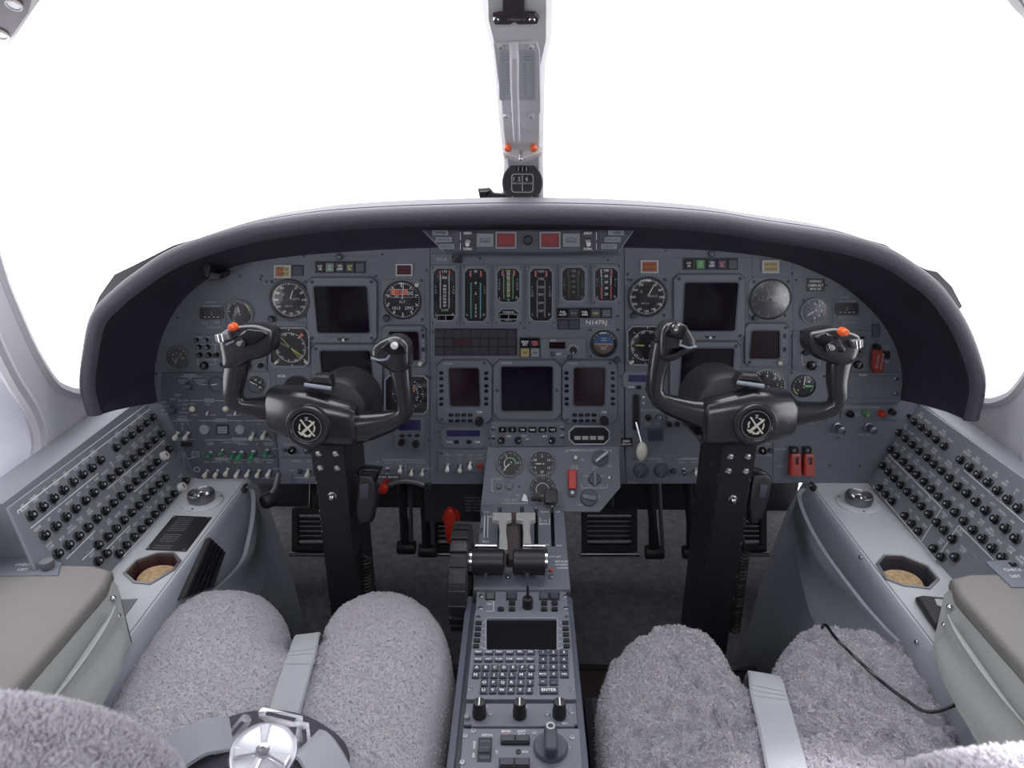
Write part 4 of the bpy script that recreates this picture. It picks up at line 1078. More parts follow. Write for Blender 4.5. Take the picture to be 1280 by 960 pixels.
def dial_face(mb,c,r,z,ticks,a0,a1,longn,nums,face='dial',tm='white_print',arcs=(),nh=.17,nr=.66,minor=.07,major=.13,rim=.95):
    if face: mb.lathe([(r,z-.0002),(0,z)],face,x=c.x,y=c.y,seg=44)
    z+=.0003
    for i in range(ticks+1):
        a=a0+(a1-a0)*i/ticks; d=dirv(a); L=major if i%longn==0 else minor
        p=c+d*r*rim; q=c+d*r*(rim-L); mb.line(p.x,p.y,q.x,q.y,r*(.045 if i%longn==0 else .026),z,tm)
    for i,s_ in enumerate(nums):
        a=a0+(a1-a0)*i/max(1,len(nums)-(0 if abs(a1-a0)>=359 else 1)); d=dirv(a)
        if s_: p=c+d*r*nr; mb.text(s_,p.x,p.y,z,r*nh,tm,bold=.015)
    for b0,b1,rf,w,m in arcs:
        n=max(3,int(abs(b1-b0)/8)); 
        for i in range(n):
            p=c+dirv(b0+(b1-b0)*i/n)*r*rf; q=c+dirv(b0+(b1-b0)*(i+1.05)/n)*r*rf; mb.line(p.x,p.y,q.x,q.y,r*w,z+.0002,m)
def needle(it,c,r,a,z,m='white',w=.035,tail=.18,tip=.9,name='needle',label=None,sh='taper'):
    d=dirv(a); n=Vector((d.y,-d.x)); mb=MB(); ww=r*w
    if sh=='taper': P=[c-d*r*tail-n*ww,c+d*r*tip*.8-n*ww*.8,c+d*r*tip,c+d*r*tip*.8+n*ww*.8,c-d*r*tail+n*ww]
    else: P=[c-d*r*tail-n*ww,c+d*r*tip-n*ww,c+d*r*tip+n*ww,c-d*r*tail+n*ww]
    mb.prism(P,z,z+.0004,m); mb.cyl(c.x,c.y,z-.0004,z+.0006,r*.07,'black',seg=12); it.part(name,mb,label)
def gauge(px,py,r,name,label,cat='gauge',plate=None,pm='bezel',oct_=None,ticks=36,a0=0,a1=360,longn=3,nums=(),needles=(),arcs=(),face='dial',extra=None,glass='dial_glass',tm='white_print',knob=None,screws=(),bez='bezel_dark',nh=.17,nr=.66,rimw=.10,zb=.0015,minor=.07,major=.13):
    it=It(MP,px,py,name,label,cat); k=it.k; rr=r*k; c=Vector((0,0)); z=zb
    mb=MB()
    if plate: mb.prism(it.Rc(*plate),0,zb,pm,.0006)
    if oct_:
        P=it.Rc(*oct_); mb.slab(P,[inset(ccw(P),1.6*k)],.0,zb+.0045,'bezel_light'); mb.prism(inset(ccw(P),1.2*k),0,zb+.0005,'black')
    else:
        mb.ring(0,0,0,zb+.0042,rr,rr*(1+rimw),bez,seg=48,ch=.0009)
    it.part('bezel',mb)
    mb=MB(); dial_face(mb,c,rr*.99,z+.0008,ticks,a0,a1,longn,nums,face,tm,arcs,nh,nr,minor,major)
    if extra: extra(it,mb,c,rr,z+.0012)
    it.part('dial',mb)
    for nd in needles:
        needle(it,c,rr,z=z+.0020,**nd)
    if glass:
        mb=MB(); 
        if oct_: mb.prism(inset(ccw(it.Rc(*oct_)),1.6*k),z+.0038,z+.0041,glass)
        else: mb.lathe([(rr,z+.0036),(rr*.98,z+.0039),(0,z+.0039)],glass,seg=44)
        it.part('glass',mb)
    if knob: 
        for kk in (knob if isinstance(knob[0],tuple) else (knob,)): kn(it,kk[0],kk[1],kk[2],kk[3] if len(kk)>3 else 'bezel_dark',z=.0012,h=.009,ptr=None)
    for s_ in screws: scw(it,*s_)
    return it
# ================= upper row, pilot side
def lamp(cx,cy,w,h,m,label,t=None,split=None,tm='lamp_dark_red'):
    it=It(MP,cx,cy,'warning_lamp',label,'warning lamp'); k=it.k
    mb=MB(); P=it.Rc(cx-w/2,cy-h/2,cx+w/2,cy+h/2); mb.slab(P,[inset(ccw(P),1.7*k)],0,.0045,'placard'); it.part('frame',mb)
    mb=MB(); q=inset(ccw(P),1.6*k); 
    if split: 
        mb.prism(it.Rc(cx-w/2+1.6,cy-h/2+1.6,cx-.3,cy+h/2-1.6),0,.003,m); mb.prism(it.Rc(cx+.3,cy-h/2+1.6,cx+w/2-1.6,cy+h/2-1.6),0,.003,split)
    else: mb.prism(q,0,.003,m)
    if t:
        for i,s_ in enumerate(t): it.T(mb,s_,cx,cy-h*.18+i*h*.36,h*.2,.0034,tm,bold=0,wmax=w*.7)
    it.part('lens',mb); return it
lamp(354,339,21,16,'lamp_amber','silver-framed lamp, half amber half yellow, above the left airspeed dial',split='lamp_yellow',t=['MASTER','WARN'])
it=It(MP,373,339,'legend_button','small dark blank legend button beside the amber and yellow lamp','button'); bt(it,366.5,332.5,378.5,343.5,'bezel_dark',z=0,frame='black')
lamp(505.5,337,21,15,'lamp_dark_red','silver-framed dark red lamp above the left altimeter',t=['MASTER','WARNING'],tm='lamp_red')
lamp(811.5,333,22,16,'lamp_amber','silver-framed lamp glowing amber above the right airspeed dial',t=['MASTER','WARNING'])
lamp(962.5,333,21,16,'lamp_yellow','silver-framed dull tan lamp above the right altimeter',t=['MASTER','WARN'])
def legend_row(x0,y0,cx,w,h,items,label,py):
    it=It(MP,x0,y0,'annunciator_strip',label,'annunciator')
    mb=MB(); mb.prism(it.Rc(cx[0]-w*.75,py-h*.72,cx[-1]+w*.62,py+h*.66),0,.0016,'panel_edge',.0004); it.part('housing',mb)
    for x,(t,m,tm) in zip(cx,items): bt(it,x-w/2,py-h/2,x+w/2,py+h/2,m,t,tm,z=.0012,h=.0035,th=h*.24,frame='black')
    for q in ((x0,py-13),): 
        mb=MB(); l=it.L(*q); mb.ball(l.x,l.y,.003,.005,'bezel'); mb.cyl(l.x,l.y,0,.003,.0068,'bezel_dark',seg=16); it.part('light_sensor',mb)
    return it
legend_row(424,334,[401,413,425.5,438,450.5],10,11,[(['LO','HI'],'black','white_print'),(['AP','ON'],'dull_metal','green_print'),(['YD','OFF'],'bezel_dark','white_print'),(['ALT','SEL'],'bezel_dark','yellow_print'),(None,'panel_dark',None)],'strip of five square legend buttons above the left flight display',334)
legend_row(889,330,[860.5,875,889,902,915.5],10,11,[(['LO','HI'],'black','white_print'),(['AP','ON'],'green_soft','green_print'),(['YD','OFF'],'bezel_dark','white_print'),(['ALT','SEL'],'bezel_dark','pink'),(None,'panel_dark',None)],'strip of five square legend buttons above the right flight display',330)
# airspeed indicators
def asi_x(it,mb,c,r,z): 
    mb.text('KNOTS',c.x+r*.28,c.y+r*.05,z,r*.11,'grey_print'); mb.text('.8',c.x-r*.35,c.y+r*.30,z,r*.14,'grey_print'); 
    mb.text('MACH',c.x-r*.1,c.y-r*.34,z,r*.10,'grey_print')
NUM=['','60','80','100','120','140','160','180','200','250','300','350']
gauge(363,374.5,22.6,'airspeed_indicator','round airspeed dial with pale reflecting glass beside the upper left flight display','airspeed dial',ticks=60,longn=5,nums=NUM,nh=.11,nr=.76,minor=.09,major=.12,needles=[dict(a=22,m='white',w=.03,tail=.0,tip=.62)],extra=asi_x,knob=(340,398.5,4.2),rimw=.14,glass='dial_glass',screws=((382,352),(340,352),(384,396)))
# hazy pale sector bug plate on the left airspeed dial
gauge(809,371,23.5,'airspeed_indicator','round airspeed dial with long needle beside the upper right flight display','airspeed dial',ticks=60,longn=5,nums=NUM,nh=.12,nr=.76,minor=.09,major=.12,needles=[dict(a=25,m='white',w=.028,tail=.0,tip=.82)],extra=asi_x,knob=(791,394,3.8),rimw=.08,screws=((788,350),(831,350),(830,394)))
# altimeters
def alt_x(it,mb,c,r,z):
    mb.box(c.x-r*.62,c.x+r*.60,c.y+r*.16,c.y+r*.60,z,z+.0003,'black')
    for a in ((-.62,.16,.60,.16),(-.62,.60,.60,.60),(-.62,.16,-.62,.60),(.60,.16,.60,.60)): mb.line(c.x+a[0]*r,c.y+a[1]*r,c.x+a[2]*r,c.y+a[3]*r,r*.03,z+.0006,'grey_print')
    mb.box(c.x-r*.56,c.x+r*.33,c.y+r*.28,c.y+r*.58,z,z+.0005,'orange_flag'); mb.text('OFF',c.x-r*.12,c.y+r*.43,z+.0008,r*.2,'lamp_red')
    mb.text('00',c.x+r*.44,c.y+r*.38,z+.0007,r*.2,'white_print'); mb.text('20',c.x-r*.3,c.y+r*.22,z+.0008,r*.14,'white_print')
    mb.text('ALT',c.x,c.y-r*.08,z+.0002,r*.13,'white_print'); mb.text('2992',c.x+r*.36,c.y-r*.42,z+.0002,r*.17,'white_print'); mb.text('1013',c.x-r*.34,c.y-r*.42,z+.0002,r*.17,'white_print')
gauge(503,375,23.2,'altimeter','black altimeter dial showing an orange flag in its drum window','altimeter',plate=(477,349,531,402,4),ticks=50,longn=5,nums=['0','1','2','3','4','5','6','7','8','9'],nh=.17,nr=.78,extra=alt_x,needles=[dict(a=8,m='white',w=.03,tail=0,tip=.85)],knob=((483.5,397,4.5),(521.5,355.5,2.6,'ivory')),rimw=.05,screws=((527,351),(528,399)))
def alt2(it,mb,c,r,z):
    mb.text('12,990',c.x-r*.12,c.y+.05*r,z,r*.26,'white_print'); mb.text('FT',c.x+r*.5,c.y-r*.2,z,r*.11,'grey_print'); mb.text('2992 IN',c.x+r*.1,c.y-r*.32,z,r*.12,'grey_print')
    for a in ((-.66,-.12,.42,-.12),(-.66,.24,.42,.24),(-.66,-.12,-.66,.24),(.42,-.12,.42,.24)): mb.line(c.x+a[0]*r,c.y+a[1]*r,c.x+a[2]*r,c.y+a[3]*r,r*.03,z+.0002,'grey_print')
gauge(962,374,24.5,'altimeter','altimeter beside the upper right flight display, its glass hazed pale grey','altimeter',plate=(935,346,989,399,7),ticks=50,longn=5,nums=['0','1','2','3','4','5','6','7','8','9'],nh=.15,nr=.8,extra=alt2,face='lamp_grey',needles=[dict(a=-20,m='white',w=.03,tail=0,tip=.7)],knob=((943,397,3.6),),rimw=.06,glass='hazy_glass',screws=((942,352),(985,352),(981,394)))  # pale grey face colour stands in for a reflection on the glass
# big displays
def flight_display(q,scr,label,slip=False,knobs=(),name='flight_display',m='screen',ch=6,pm='bezel',screws=True,dh=.005,rec=.0024):
    x0,y0,x1,y1=q; it=It(MP,(x0+x1)/2,(y0+y1)/2,name,label,'display')
    mb=MB(); P=it.Rc(x0,y0,x1,y1,ch); S=[it.L(*p) for p in scr]; S=ccw(S); 
    mb.prism(it.Rc(x0-1.6,y0-1.6,x1+1.6,y1+1.6,ch),0,.0012,'panel_edge')
    def rr(S,c):
        out=[]
        for i in range(4):
            b=S[i]; d1=(S[i-1]-b).normalized(); d2=(S[(i+1)%4]-b).normalized()
            for j in range(5): t=j/4; out.append(b+d1*c*(1-t)**2+d2*c*t**2)
        return out
    SR=rr(S,4*it.k)
    mb.slab(P,[SR],0,dh,pm); it.part('bezel',mb)
    mb=MB(); mb.slab(inset(ccw(SR),-.8*it.k),[inset(ccw(SR),.9*it.k)],dh-.0006,dh+.0006,'panel_edge'); it.part('screen_rim',mb)
    mb=MB(); mb.prism(inset(ccw(SR),-.2*it.k),.0002,dh-rec,m); it.part('screen',mb)
    if screws:
        for a,b in ((x0+6,y0+5),(x1-6,y0+5),(x0+6,y1-5),(x1-6,y1-5)): scw(it,a,b,2.2,z=dh)
    if slip:
        sx,sy=slip; mb=MB(); mb.prism(it.P((sx-23,sy-4),(sx-10,sy-3),(sx+9,sy-3),(sx+22,sy-4),(sx+19,sy+4),(sx-22,sy+4)),dh,dh+.0014,'bezel',.0004); 
        mb.prism(it.P((sx-8,sy-1.2),(sx+8,sy-1.2),(sx+5,sy+2),(sx-5,sy+2)),dh+.001,dh+.0018,'black'); l=it.L(sx,sy+1); mb.cyl(l.x,l.y,dh+.0015,dh+.0024,.0026,'white',seg=12)
        it.part('slip_indicator',mb)
    return it
flight_display((385,347,471,427),((392,356.5),(460,356.5),(463.5,416),(397.5,416)),'upper of the two large square flight displays above the left yoke',slip=(430,423))
flight_display((390,430,478,511),((400,437),(464,437),(469,492),(405,492)),'lower of the two large square flight displays, half hidden by the left yoke')
flight_display((842,343,930,424),((854.5,352),(923,352),(918,413.5),(852,413.5)),'upper of the two large square flight displays above the right yoke',slip=(887,420))
flight_display((837,427,925,508),((851,434),(917.5,434),(914,492),(848,492)),'lower of the two large square flight displays, half hidden by the right yoke')
# small displays with button column
def small_display(q,scr,label,bx,kx):
    it=flight_display(q,scr,label,name='radio_altimeter_display',m='screen_red',ch=5,screws=False)
    x0,y0,x1,y1=q
    mb=MB()
    for i,y in enumerate((419,436)): mb2=MB(); mb2.prism(it.Rc(bx-1.6,y-2.4,bx+1.6,y+2.4),.005,.007,'black'); it.part('button',mb2)
    for y in (425,430,442,447): it.T(mb,'-',bx,y,4,.0054,'grey_print')
    it.part('lettering',mb)
    kn(it,kx[0],kx[1],2.8,'ivory',z=.005,h=.008,ptr=None); scw(it,x0+5,y1-5,2,z=.005); scw(it,x1-4,y0+5,2,z=.005)
small_display((478,407,532,457),((486,413),(524,413),(526,450),(488,450)),'small dark red screen behind the inner horn of the left yoke',529.5,(526,453))
small_display((931,404,985,457),((938,412),(974,412),(974,448),(935,448)),'small dark screen right of the flight displays above the right yoke',979.5,(973,452))
# RMI / compass instruments in octagonal frames
def rose(it,mb,c,r,z): 
    for i in range(12):
        a=i*30+12; p=c+dirv(a)*r*.84; mb.text(['N','3','6','E','12','15','S','21','24','W','30','33'][i],p.x,p.y,z,r*.16,'white_print',rot=-R(a))
def rmi(px,py,r,oc,label,nd,flag,knobs,tri=None):
    it=gauge(px,py,r,'radio_magnetic_indicator',label,'compass dial',oct_=oc,ticks=72,longn=2,minor=.05,major=.09,extra=rose,needles=nd,glass='dial_glass')
    k=it.k
    for x,y in knobs: 
        mb=MB(); l=it.L(x,y); mb.M=Matrix.Translation((l.x,l.y,0))@Matrix.Rotation(R(40 if x<px else -40),4,'Z'); mb.box(-3*k,3*k,-1.6*k,1.6*k,.002,.007,'ivory',.0005); it.part('selector_flag',mb)
    if flag: mb=MB(); mb.prism(it.P(*flag),.004,.0046,'orange_flag'); it.part('warning_flag',mb,'salmon red flag')
    mb=MB()
    for a in range(0,360,45):
        p=dirv(a)*r*k*1.06; d=dirv(a); mb.prism([p+d*1.8*k,p-Vector((d.y,-d.x))*1*k,p+Vector((d.y,-d.x))*1*k],.0022,.0026,'white_print')
    it.part('index_mark',mb)
Y='yellow_print'
rmi(363.5,434,20.5,(338,408.5,388,458,7),'compass dial with crossed yellow pointers beside the lower left flight display',[dict(a=-38,m=Y,w=.02,tail=.9,tip=.92),dict(a=-62,m='green_soft',w=.05,tail=.0,tip=.7,name='pointer'),dict(a=128,m=Y,w=.045,tail=.0,tip=.85,name='pointer')],((373.5,421.5),(380.5,419),(378,415)),((346.5,452),(384,452)))
rmi(808,431.5,21,(783,406.5,838,456,7),'compass dial with level pale pointers behind the inner horn of the right yoke',[dict(a=-88,m=Y,w=.05,tail=-.15,tip=.72,name='pointer'),dict(a=93,m='ivory',w=.05,tail=-.12,tip=.72,name='pointer')],((818,420),(825,410),(825,416)),((789,452),))
def vsi_x(it,mb,c,r,z):
    for a,t in ((0,'0'),(45,'1'),(90,'2'),(135,'4'),(-45,'1'),(-90,'6')): p=c+dirv(a+60)*r*.62; mb.text(t,p.x,p.y,z,r*.18,'white_print')
    mb.text('UP',c.x-r*.2,c.y+.1*r,z,r*.14,'white_print')
it=gauge(510,492,21,'vertical_speed_indicator','vertical speed dial in octagonal frame behind the inner horn of left yoke','vertical speed dial',oct_=(481,468,536,517,6),ticks=36,longn=3,nums=['','.5','1','2','','4','','2','1'],nh=.2,nr=.6,extra=vsi_x,needles=[dict(a=-90,m='white',w=.04,tip=.8)],screws=((476,472),(477,512),(538,472)))
mb=MB(); mb.prism(it.P((512,481),(518,482),(519,489),(512,487)),.0045,.005,'orange_flag'); it.part('warning_flag',mb,'salmon red flag')
it=gauge(957,483,22,'vertical_speed_indicator','silver-rimmed vertical speed dial half hidden behind the right yoke hub','vertical speed dial',ticks=36,longn=3,nums=['0','.5','1','2','4','6','4','2','1'],nh=.16,nr=.66,bez='placard',needles=[dict(a=-90,m='white',w=.04,tip=.8)],rimw=.06)
# dark empty instrument hole
it=It(MP,373,488,'instrument_blank','round black blanked instrument opening behind the left yoke hub','blank'); mb=MB(); mb.cyl(0,0,0,.0008,19*it.k,'black',seg=40); mb.ring(0,0,0,.0022,18.6*it.k,19.8*it.k,'panel_edge'); it.part('disc',mb); mb=MB(); it.T(mb,'VOR',352,470,3.4,.0005); it.part('lettering',mb)
# radios with blue displays
def radio(poly,scr,label,btns,knobs,txt=(),ch=5):
    it=It(MP,(poly[0]+poly[2])/2,(poly[1]+poly[3])/2,'radio_tuning_unit',label,'radio')
    mb=MB(); mb.prism(it.Rc(*poly,ch),0,.004,'bezel',.0008); it.part('case',mb)
    mb=MB(); mb.prism(it.Rc(*scr,.8),.0035,.0045,'screen_blue'); it.part('screen',mb)
    for x0,y0,x1,y1 in btns: bt(it,x0,y0,x1,y1,'black_gloss',z=.004,h=.003,c=1)
    for x,y,r in knobs: kn(it,x,y,r,'black',z=.004,h=.012,ptr=None)
    if txt:
        mb=MB()
        for t,x,y,h in txt: it.T(mb,t,x,y,h,.0044)
        it.part('lettering',mb)
    return it
radio((493,520,531,561),(498.5,524,526,537),'small radio with blue display and two knobs under the left yoke horn',((500,541.5,506,544.5),(510,541.5,515,544.5),(519,541.5,525,544.5)),((503,551,4),(520.5,553,4.2)),ch=1)
radio((552,533,607,559),(558.5,537,600,544.5),'wide low radio with blue strip display under the left small display',((568,549,574,553),(583.5,549,589.5,553)),(),(('PWR',562,551.5,2.6),('DIM',597,551.5,2.6)))
radio((778,463,828,486),(785,468,826,476.5),'wide low radio with blue strip display beside the right yoke horn',((795,481,801,485),(811,481,817,485)),(),(('PWR',789,483,2.4),))
# ================= centre column
def tape(q,label,rows,cols,name='tape',fx=(3.5,6,4,6),win=None,hazy=False,split=None):
    x0,y0,x1,y1=q; it=It(MP,(x0+x1)/2,(y0+y1)/2,'engine_tape_gauge',label,'engine gauge')
    a,b,c_,d_=fx; mb=MB(); P=it.Rc(x0,y0,x1,y1,0)
    faces=[(x0+a,y0+4,x1-c_,(y1-5 if not split else split[0]),5)]
    if split: faces.append((x0+a+1,split[1],x1-c_-1,y1-3,5))
    holes=[it.Rc(*f) for f in faces]
    mb.slab(P,holes,0,.0042,'bezel'); 
    for h in holes: hh=ccw(h); mb.slab(inset(hh,-.9*it.k),[inset(hh,.2*it.k)],.0038,.0052,'bezel_light')
    it.part('bezel',mb)
    mb=MB(); 
    for h in holes: mb.prism(h,.0002,.0022,'dial')
    z=.0025; cx=(x0+a+x1-c_)/2; top=faces[0][1]; bot=faces[0][3]; H=bot-top; hw=(x1-c_-x0-a)/2
    for (fx0,f0,f1,m,w) in cols: 
        it.ln(mb,cx+fx0*hw,top+H*f0,cx+fx0*hw,top+H*f1,w,z,m)
        n=int(abs(f1-f0)*H/3.2)
        for i in range(n+1): y=top+H*(f0+(f1-f0)*i/max(1,n)); it.ln(mb,cx+fx0*hw,y,cx+fx0*hw*.72,y,.6,z,m)
    for t,f,m in rows: it.T(mb,t,cx,top+H*f,3.0,z,m,bold=.03,wmax=hw*.62)
    ll=name
    for i,ch in enumerate(ll[0]): it.T(mb,ch,cx-hw*.80,top+H*.36+i*3.6,2.6,z,'grey_print')
    for i,ch in enumerate(ll[1]): it.T(mb,ch,cx+hw*.80,top+H*.36+i*3.6,2.6,z,'grey_print')
    it.T(mb,'L',cx-hw*.76,top+H*.88,2.8,z); it.T(mb,'R',cx+hw*.76,top+H*.88,2.8,z)
    if split: it.T(mb,'TURBINE',cx,split[1]+4,2.8,z,'white_print',wmax=14); it.T(mb,'RPM %',cx,y1-5.5,2,z,'grey_print')
    it.part('face',mb)
    if win:
        mb=MB(); W=ccw(it.Rc(*win,1)); mb.slab(W,[inset(W,1.1*it.k)],.002,.0034,'grey_print'); mb.prism(inset(W,1*it.k),.002,.0028,'black_gloss'); mx=(win[0]+win[2])/2; it.ln(mb,mx,win[1],mx,win[3],1,.0032,'grey_print'); it.part('counter_window',mb)
    mb=MB(); 
    for h in holes: mb.prism(h,.0034,.0036,'hazy_glass' if hazy else 'dial_glass')
    it.part('glass',mb)
    for sx,sy in ((x0+2.5,y0+2.5),(x1-2.5,y0+2.5),(x0+2.5,y1-2.5),(x1-2.5,y1-2.5)): scw(it,sx,sy,1.1,z=.0042)
PK='pink'; W_='white_print'; CY_='cyan_print'
tape((538.5,331,574,405.5),'tall engine tape gauge at the far left of six, with two-part counter at its foot',[('110',.06,W_),('100',.18,W_)]+[(str(90-10*i),.34+i*.062,W_) for i in range(7)]+[('% RPM',.80,'green_print')],[(-.42,.05,.12,PK,1.4),(.42,.05,.12,PK,1.4),(-.40,.14,.76,W_,.8),(.40,.14,.76,W_,.8)],('FAN','FAN'),win=(546,393,569,401))
tape((577.5,331,612.5,406),'tall engine tape gauge second from left of six, with pale blue scales',[('10',.06,W_),('8',.28,W_),('6',.48,W_),('5',.70,W_),('4',.76,W_),('3',.83,W_),('2',.9,W_)],[(-.48,.05,.16,PK,1.8),(.48,.05,.16,PK,1.8),(-.44,.28,.94,CY_,1),(.44,.28,.94,CY_,1)],('','ITT'))
tape((618,331,653.5,405.5),'engine tape gauge third from left, short scale above a small octagonal counter',[(str(100-10*i),.08+i*.082,'white_print' if i%2 else 'yellow_print') for i in range(10)]+[('%',.94,'green_print')],[(-.52,.06,.22,PK,1.8),(.52,.06,.22,PK,1.8),(-.42,.2,.9,'green_print',.8),(.42,.2,.9,'green_print',.8)],('TURB','TURB'),split=(377,386),win=(624,392,647.5,399))
tape((659,331,694,405.5),'tall engine tape gauge fourth from left of six, with widely spaced grey bars',[('1400',.06,'grey_print'),('1200',.20,'grey_print'),('1000',.36,'grey_print'),('800',.5,'grey_print'),('600',.66,'grey_print'),('200',.81,'grey_print')],[(-.50,.05,.16,PK,1.8),(.50,.05,.16,PK,1.8),(-.36,.24,.93,'grey_print',.7),(.36,.24,.93,'grey_print',.7)],('FLOW','FLOW'))
tape((699,330,735,380.5),'short engine tape gauge fifth from left of six, with hazed glass',[('120',.1,W_),('80',.26,W_),('60',.42,W_),('40',.58,W_),('20',.74,W_)],[(-.48,.08,.24,PK,1.6),(.48,.08,.24,PK,1.6),(-.42,.26,.92,'green_print',.9),(.42,.26,.92,'green_print',.9)],('TEMP','TEMP'),hazy=True)
tape((740,330,776,380.5),'short engine tape gauge at the far right of six, with white and red scales',[('100',.09,W_),('80',.26,W_),('60',.44,W_),('40',.62,W_),('20',.8,W_)],[(-.46,.06,.26,'white',1),(.46,.06,.26,PK,1.6),(-.42,.28,.52,'green_print',.9),(.42,.28,.52,W_,.9),(-.42,.56,.94,PK,1),(.42,.56,.94,PK,1)],('OIL','OIL'))
it=It(MP,552,324,'name_plate','small grey plate lettered U.S.A above the first engine tape gauge','plate'); mb=MB(); mb.prism(it.Rc(540,317,565,330),0,.0015,'bezel',.0003); it.T(mb,'U.S.A',552.5,323.5,4,.0018,'grey_print'); it.part('plate',mb)
it=It(MP,574,323,'panel_hook','small dark triangular bracket hanging under the glareshield centre panel','bracket'); mb=MB(); mb.puff(it.P((566,326),(577,318),(578,328),(570,328)),0,.008,.001,'black'); it.part('hook',mb)
it=It(MP,731,391,'annunciator_row','row of five dark legend buttons under the short engine gauges','annunciator'); mb=MB(); mb.prism(it.Rc(695.5,384.5,765,397.5),0,.001,'black'); it.part('housing',mb)
for i,(t,m,tm) in enumerate(((['FUEL','BOOST'],'black_gloss',W_),(['ENG'],'bezel_dark','dim_print'),(['FUEL','XFER'],'black_gloss',W_),(['GEN'],'panel_dark','yellow_print'),(['BATT','O TEMP'],'panel_dark','dim_print'))): bt(it,698+13.6*i,386,709+13.6*i,396,m,t,tm,z=.001,th=2.4)
for x,lb in ((704,'blank black square button directly left of its twin, under the legend row'),(717.5,'blank black square button beside the registration plate')):
    it=It(MP,x,405,'blank_button',lb,'button'); bt(it,x-6,400,x+6,410.5,'bezel_dark',z=0,h=.004,frame='black')
it=It(MP,746,403,'registration_plate','grey plate engraved N147RJ under the engine gauges','plate'); mb=MB(); P=ccw(it.Rc(725.5,398,767,407.5)); mb.prism(P,0,.0012,'panel',.0002); mb.slab(P,[inset(P,.6*it.k)],.001,.0016,'bezel_light'); it.T(mb,'N147RJ',745.5,402.8,5.2,.0016,'white',sx=1.15,bold=.01); it.part('plate',mb)
# annunciator matrix
it=It(MP,595,428,'annunciator_matrix','dark unlit warning annunciator block of three rows by nine columns','annunciator'); mb=MB(); mb.prism(it.Rc(543.5,410.5,646.5,444.5),0,.001,'black'); it.part('housing',mb)
for j in range(3):
    for i in range(9): x=545+11.15*i; y=412+10.7*j; bt(it,x,y,x+10.2,y+9.8,'lamp_dark_red' if (i,j)in((2,1),(3,1)) else 'belt_pad',z=.001,h=.002,name='legend_tile',c=.3)
it=It(MP,662.5,434,'mode_button_block','block of four black legend buttons right of the dark annunciator matrix','button block'); mb=MB(); mb.prism(it.Rc(649.5,421.5,675,446.5),0,.001,'black'); it.part('housing',mb)
for (x,y,t,m,tm) in ((651,423,['BARO','SET'],'black_gloss',W_),(663.5,423,['NAV','TEST'],'black_gloss',PK),(651,435,['AP'],'lamp_yellow','black'),(663.5,435,['HSI'],'lamp_grey','black')): bt(it,x,y,x+10.5,y+10.5,m,t,tm,z=.001,th=2.8)
it=It(MP,703,435,'transponder_control','small grey control unit with dark red window and selector knob','control unit'); mb=MB(); mb.prism(it.Rc(676,422.5,732,447.5,2),0,.0035,'bezel',.0006); it.part('case',mb)
mb=MB(); mb.prism(it.Rc(686.5,427,706.5,435),.003,.0042,'screen_red'); it.part('window',mb)
kn(it,716.5,437,4,'black',z=.0035,h=.010,ang=190); kn(it,691,442,3.2,'bezel_dark',z=.0035,h=.004,ptr=None,name='button'); kn(it,712,446,3.4,'bezel_dark',z=.0035,h=.004,ptr=None,name='button'); mb=MB(); 
for a in range(-80,100,26): p=it.L(716.5,437)+dirv(a)*7.5*it.k; q=it.L(716.5,437)+dirv(a)*5.5*it.k; mb.line(p.x,p.y,q.x,q.y,.6*it.k,.0038,W_)
it.T(mb,'TEST',698,442,2.6,.0038); it.T(mb,'ATC',691,425,2.4,.0038); it.part('lettering',mb)
def hor(it,mb,c,r,z):
    n=20; mb.prism([c+dirv(-90+180*i/n)*r*.78 for i in range(n+1)],z-.0004,z,'blue_face'); mb.prism([c+dirv(90+180*i/n)*r*.78 for i in range(n+1)],z-.0004,z,'brown_face'); mb.line(c.x-r*.7,c.y,c.x+r*.7,c.y,r*.04,z+.0004,W_)
    for y in (-.42,-.28,.28,.45): mb.line(c.x-r*.22,c.y+y*r,c.x+r*.22,c.y+y*r,r*.04,z+.0004,W_)
    mb.line(c.x-r*.35,c.y-.14*r,c.x-r*.08,c.y-.14*r,r*.06,z+.0006,'orange_flag'); mb.line(c.x+r*.08,c.y-.14*r,c.x+r*.35,c.y-.14*r,r*.06,z+.0006,'orange_flag')
gauge(754.5,429.5,16,'standby_horizon','small standby horizon dial with blue upper half near the registration plate','attitude gauge',plate=(735,408.5,775,448.5,1),ticks=12,a0=-60,a1=60,longn=2,extra=hor,knob=((771,449,4),),rimw=.1,screws=((738,412),(772,412),(738,445)))
# centre displays
def keyed(q,scr,label,lx,rx,kb,knob,lt):
    it=flight_display(q,scr,label,name='multifunction_display',m='screen_red',ch=7,screws=False)
    for y in (465,472,481,487.5,497,503.5):
        for x in (lx,rx): bt(it,x-2.6,y-1.9,x+2.6,y+1.9,'black_gloss',z=.005,h=.0025,c=1.1)
    for j,y in enumerate((517.3,524.6)):
        for i in range(4): x=kb+8*i; bt(it,x-3,y-1.9,x+3,y+1.9,'black_gloss',z=.005,h=.0025,c=1.2)
    kn(it,knob[0],knob[1],5.4,'black',z=.005,h=.014,ptr=None)
    mb=MB(); it.T(mb,'COLLINS' if False else 'HONEYWELL' if False else 'RADIO',q[0]+14,453.5,2.4,.0054,'grey_print'); it.T(mb,'DIM',knob[0],514,2.6,.0054)
    it.part('lettering',mb); scw(it,q[2]-9,453,2,z=.005); scw(it,q[0]+6,q[3]-5,1.8,z=.005)
keyed((547,450,614.5,528),((560.5,458.5),(599.5,458.5),(601,507),(562.5,507)),'left of the two keyed displays flanking the large centre screen',552,608,564,(599.5,524.5),'')
keyed((703,450,771,528),((716.5,458),(757,458),(755.5,506.5),(716,506.5)),'right of the two keyed displays flanking the large centre screen',708,765.5,718,(754.5,523.5),'')
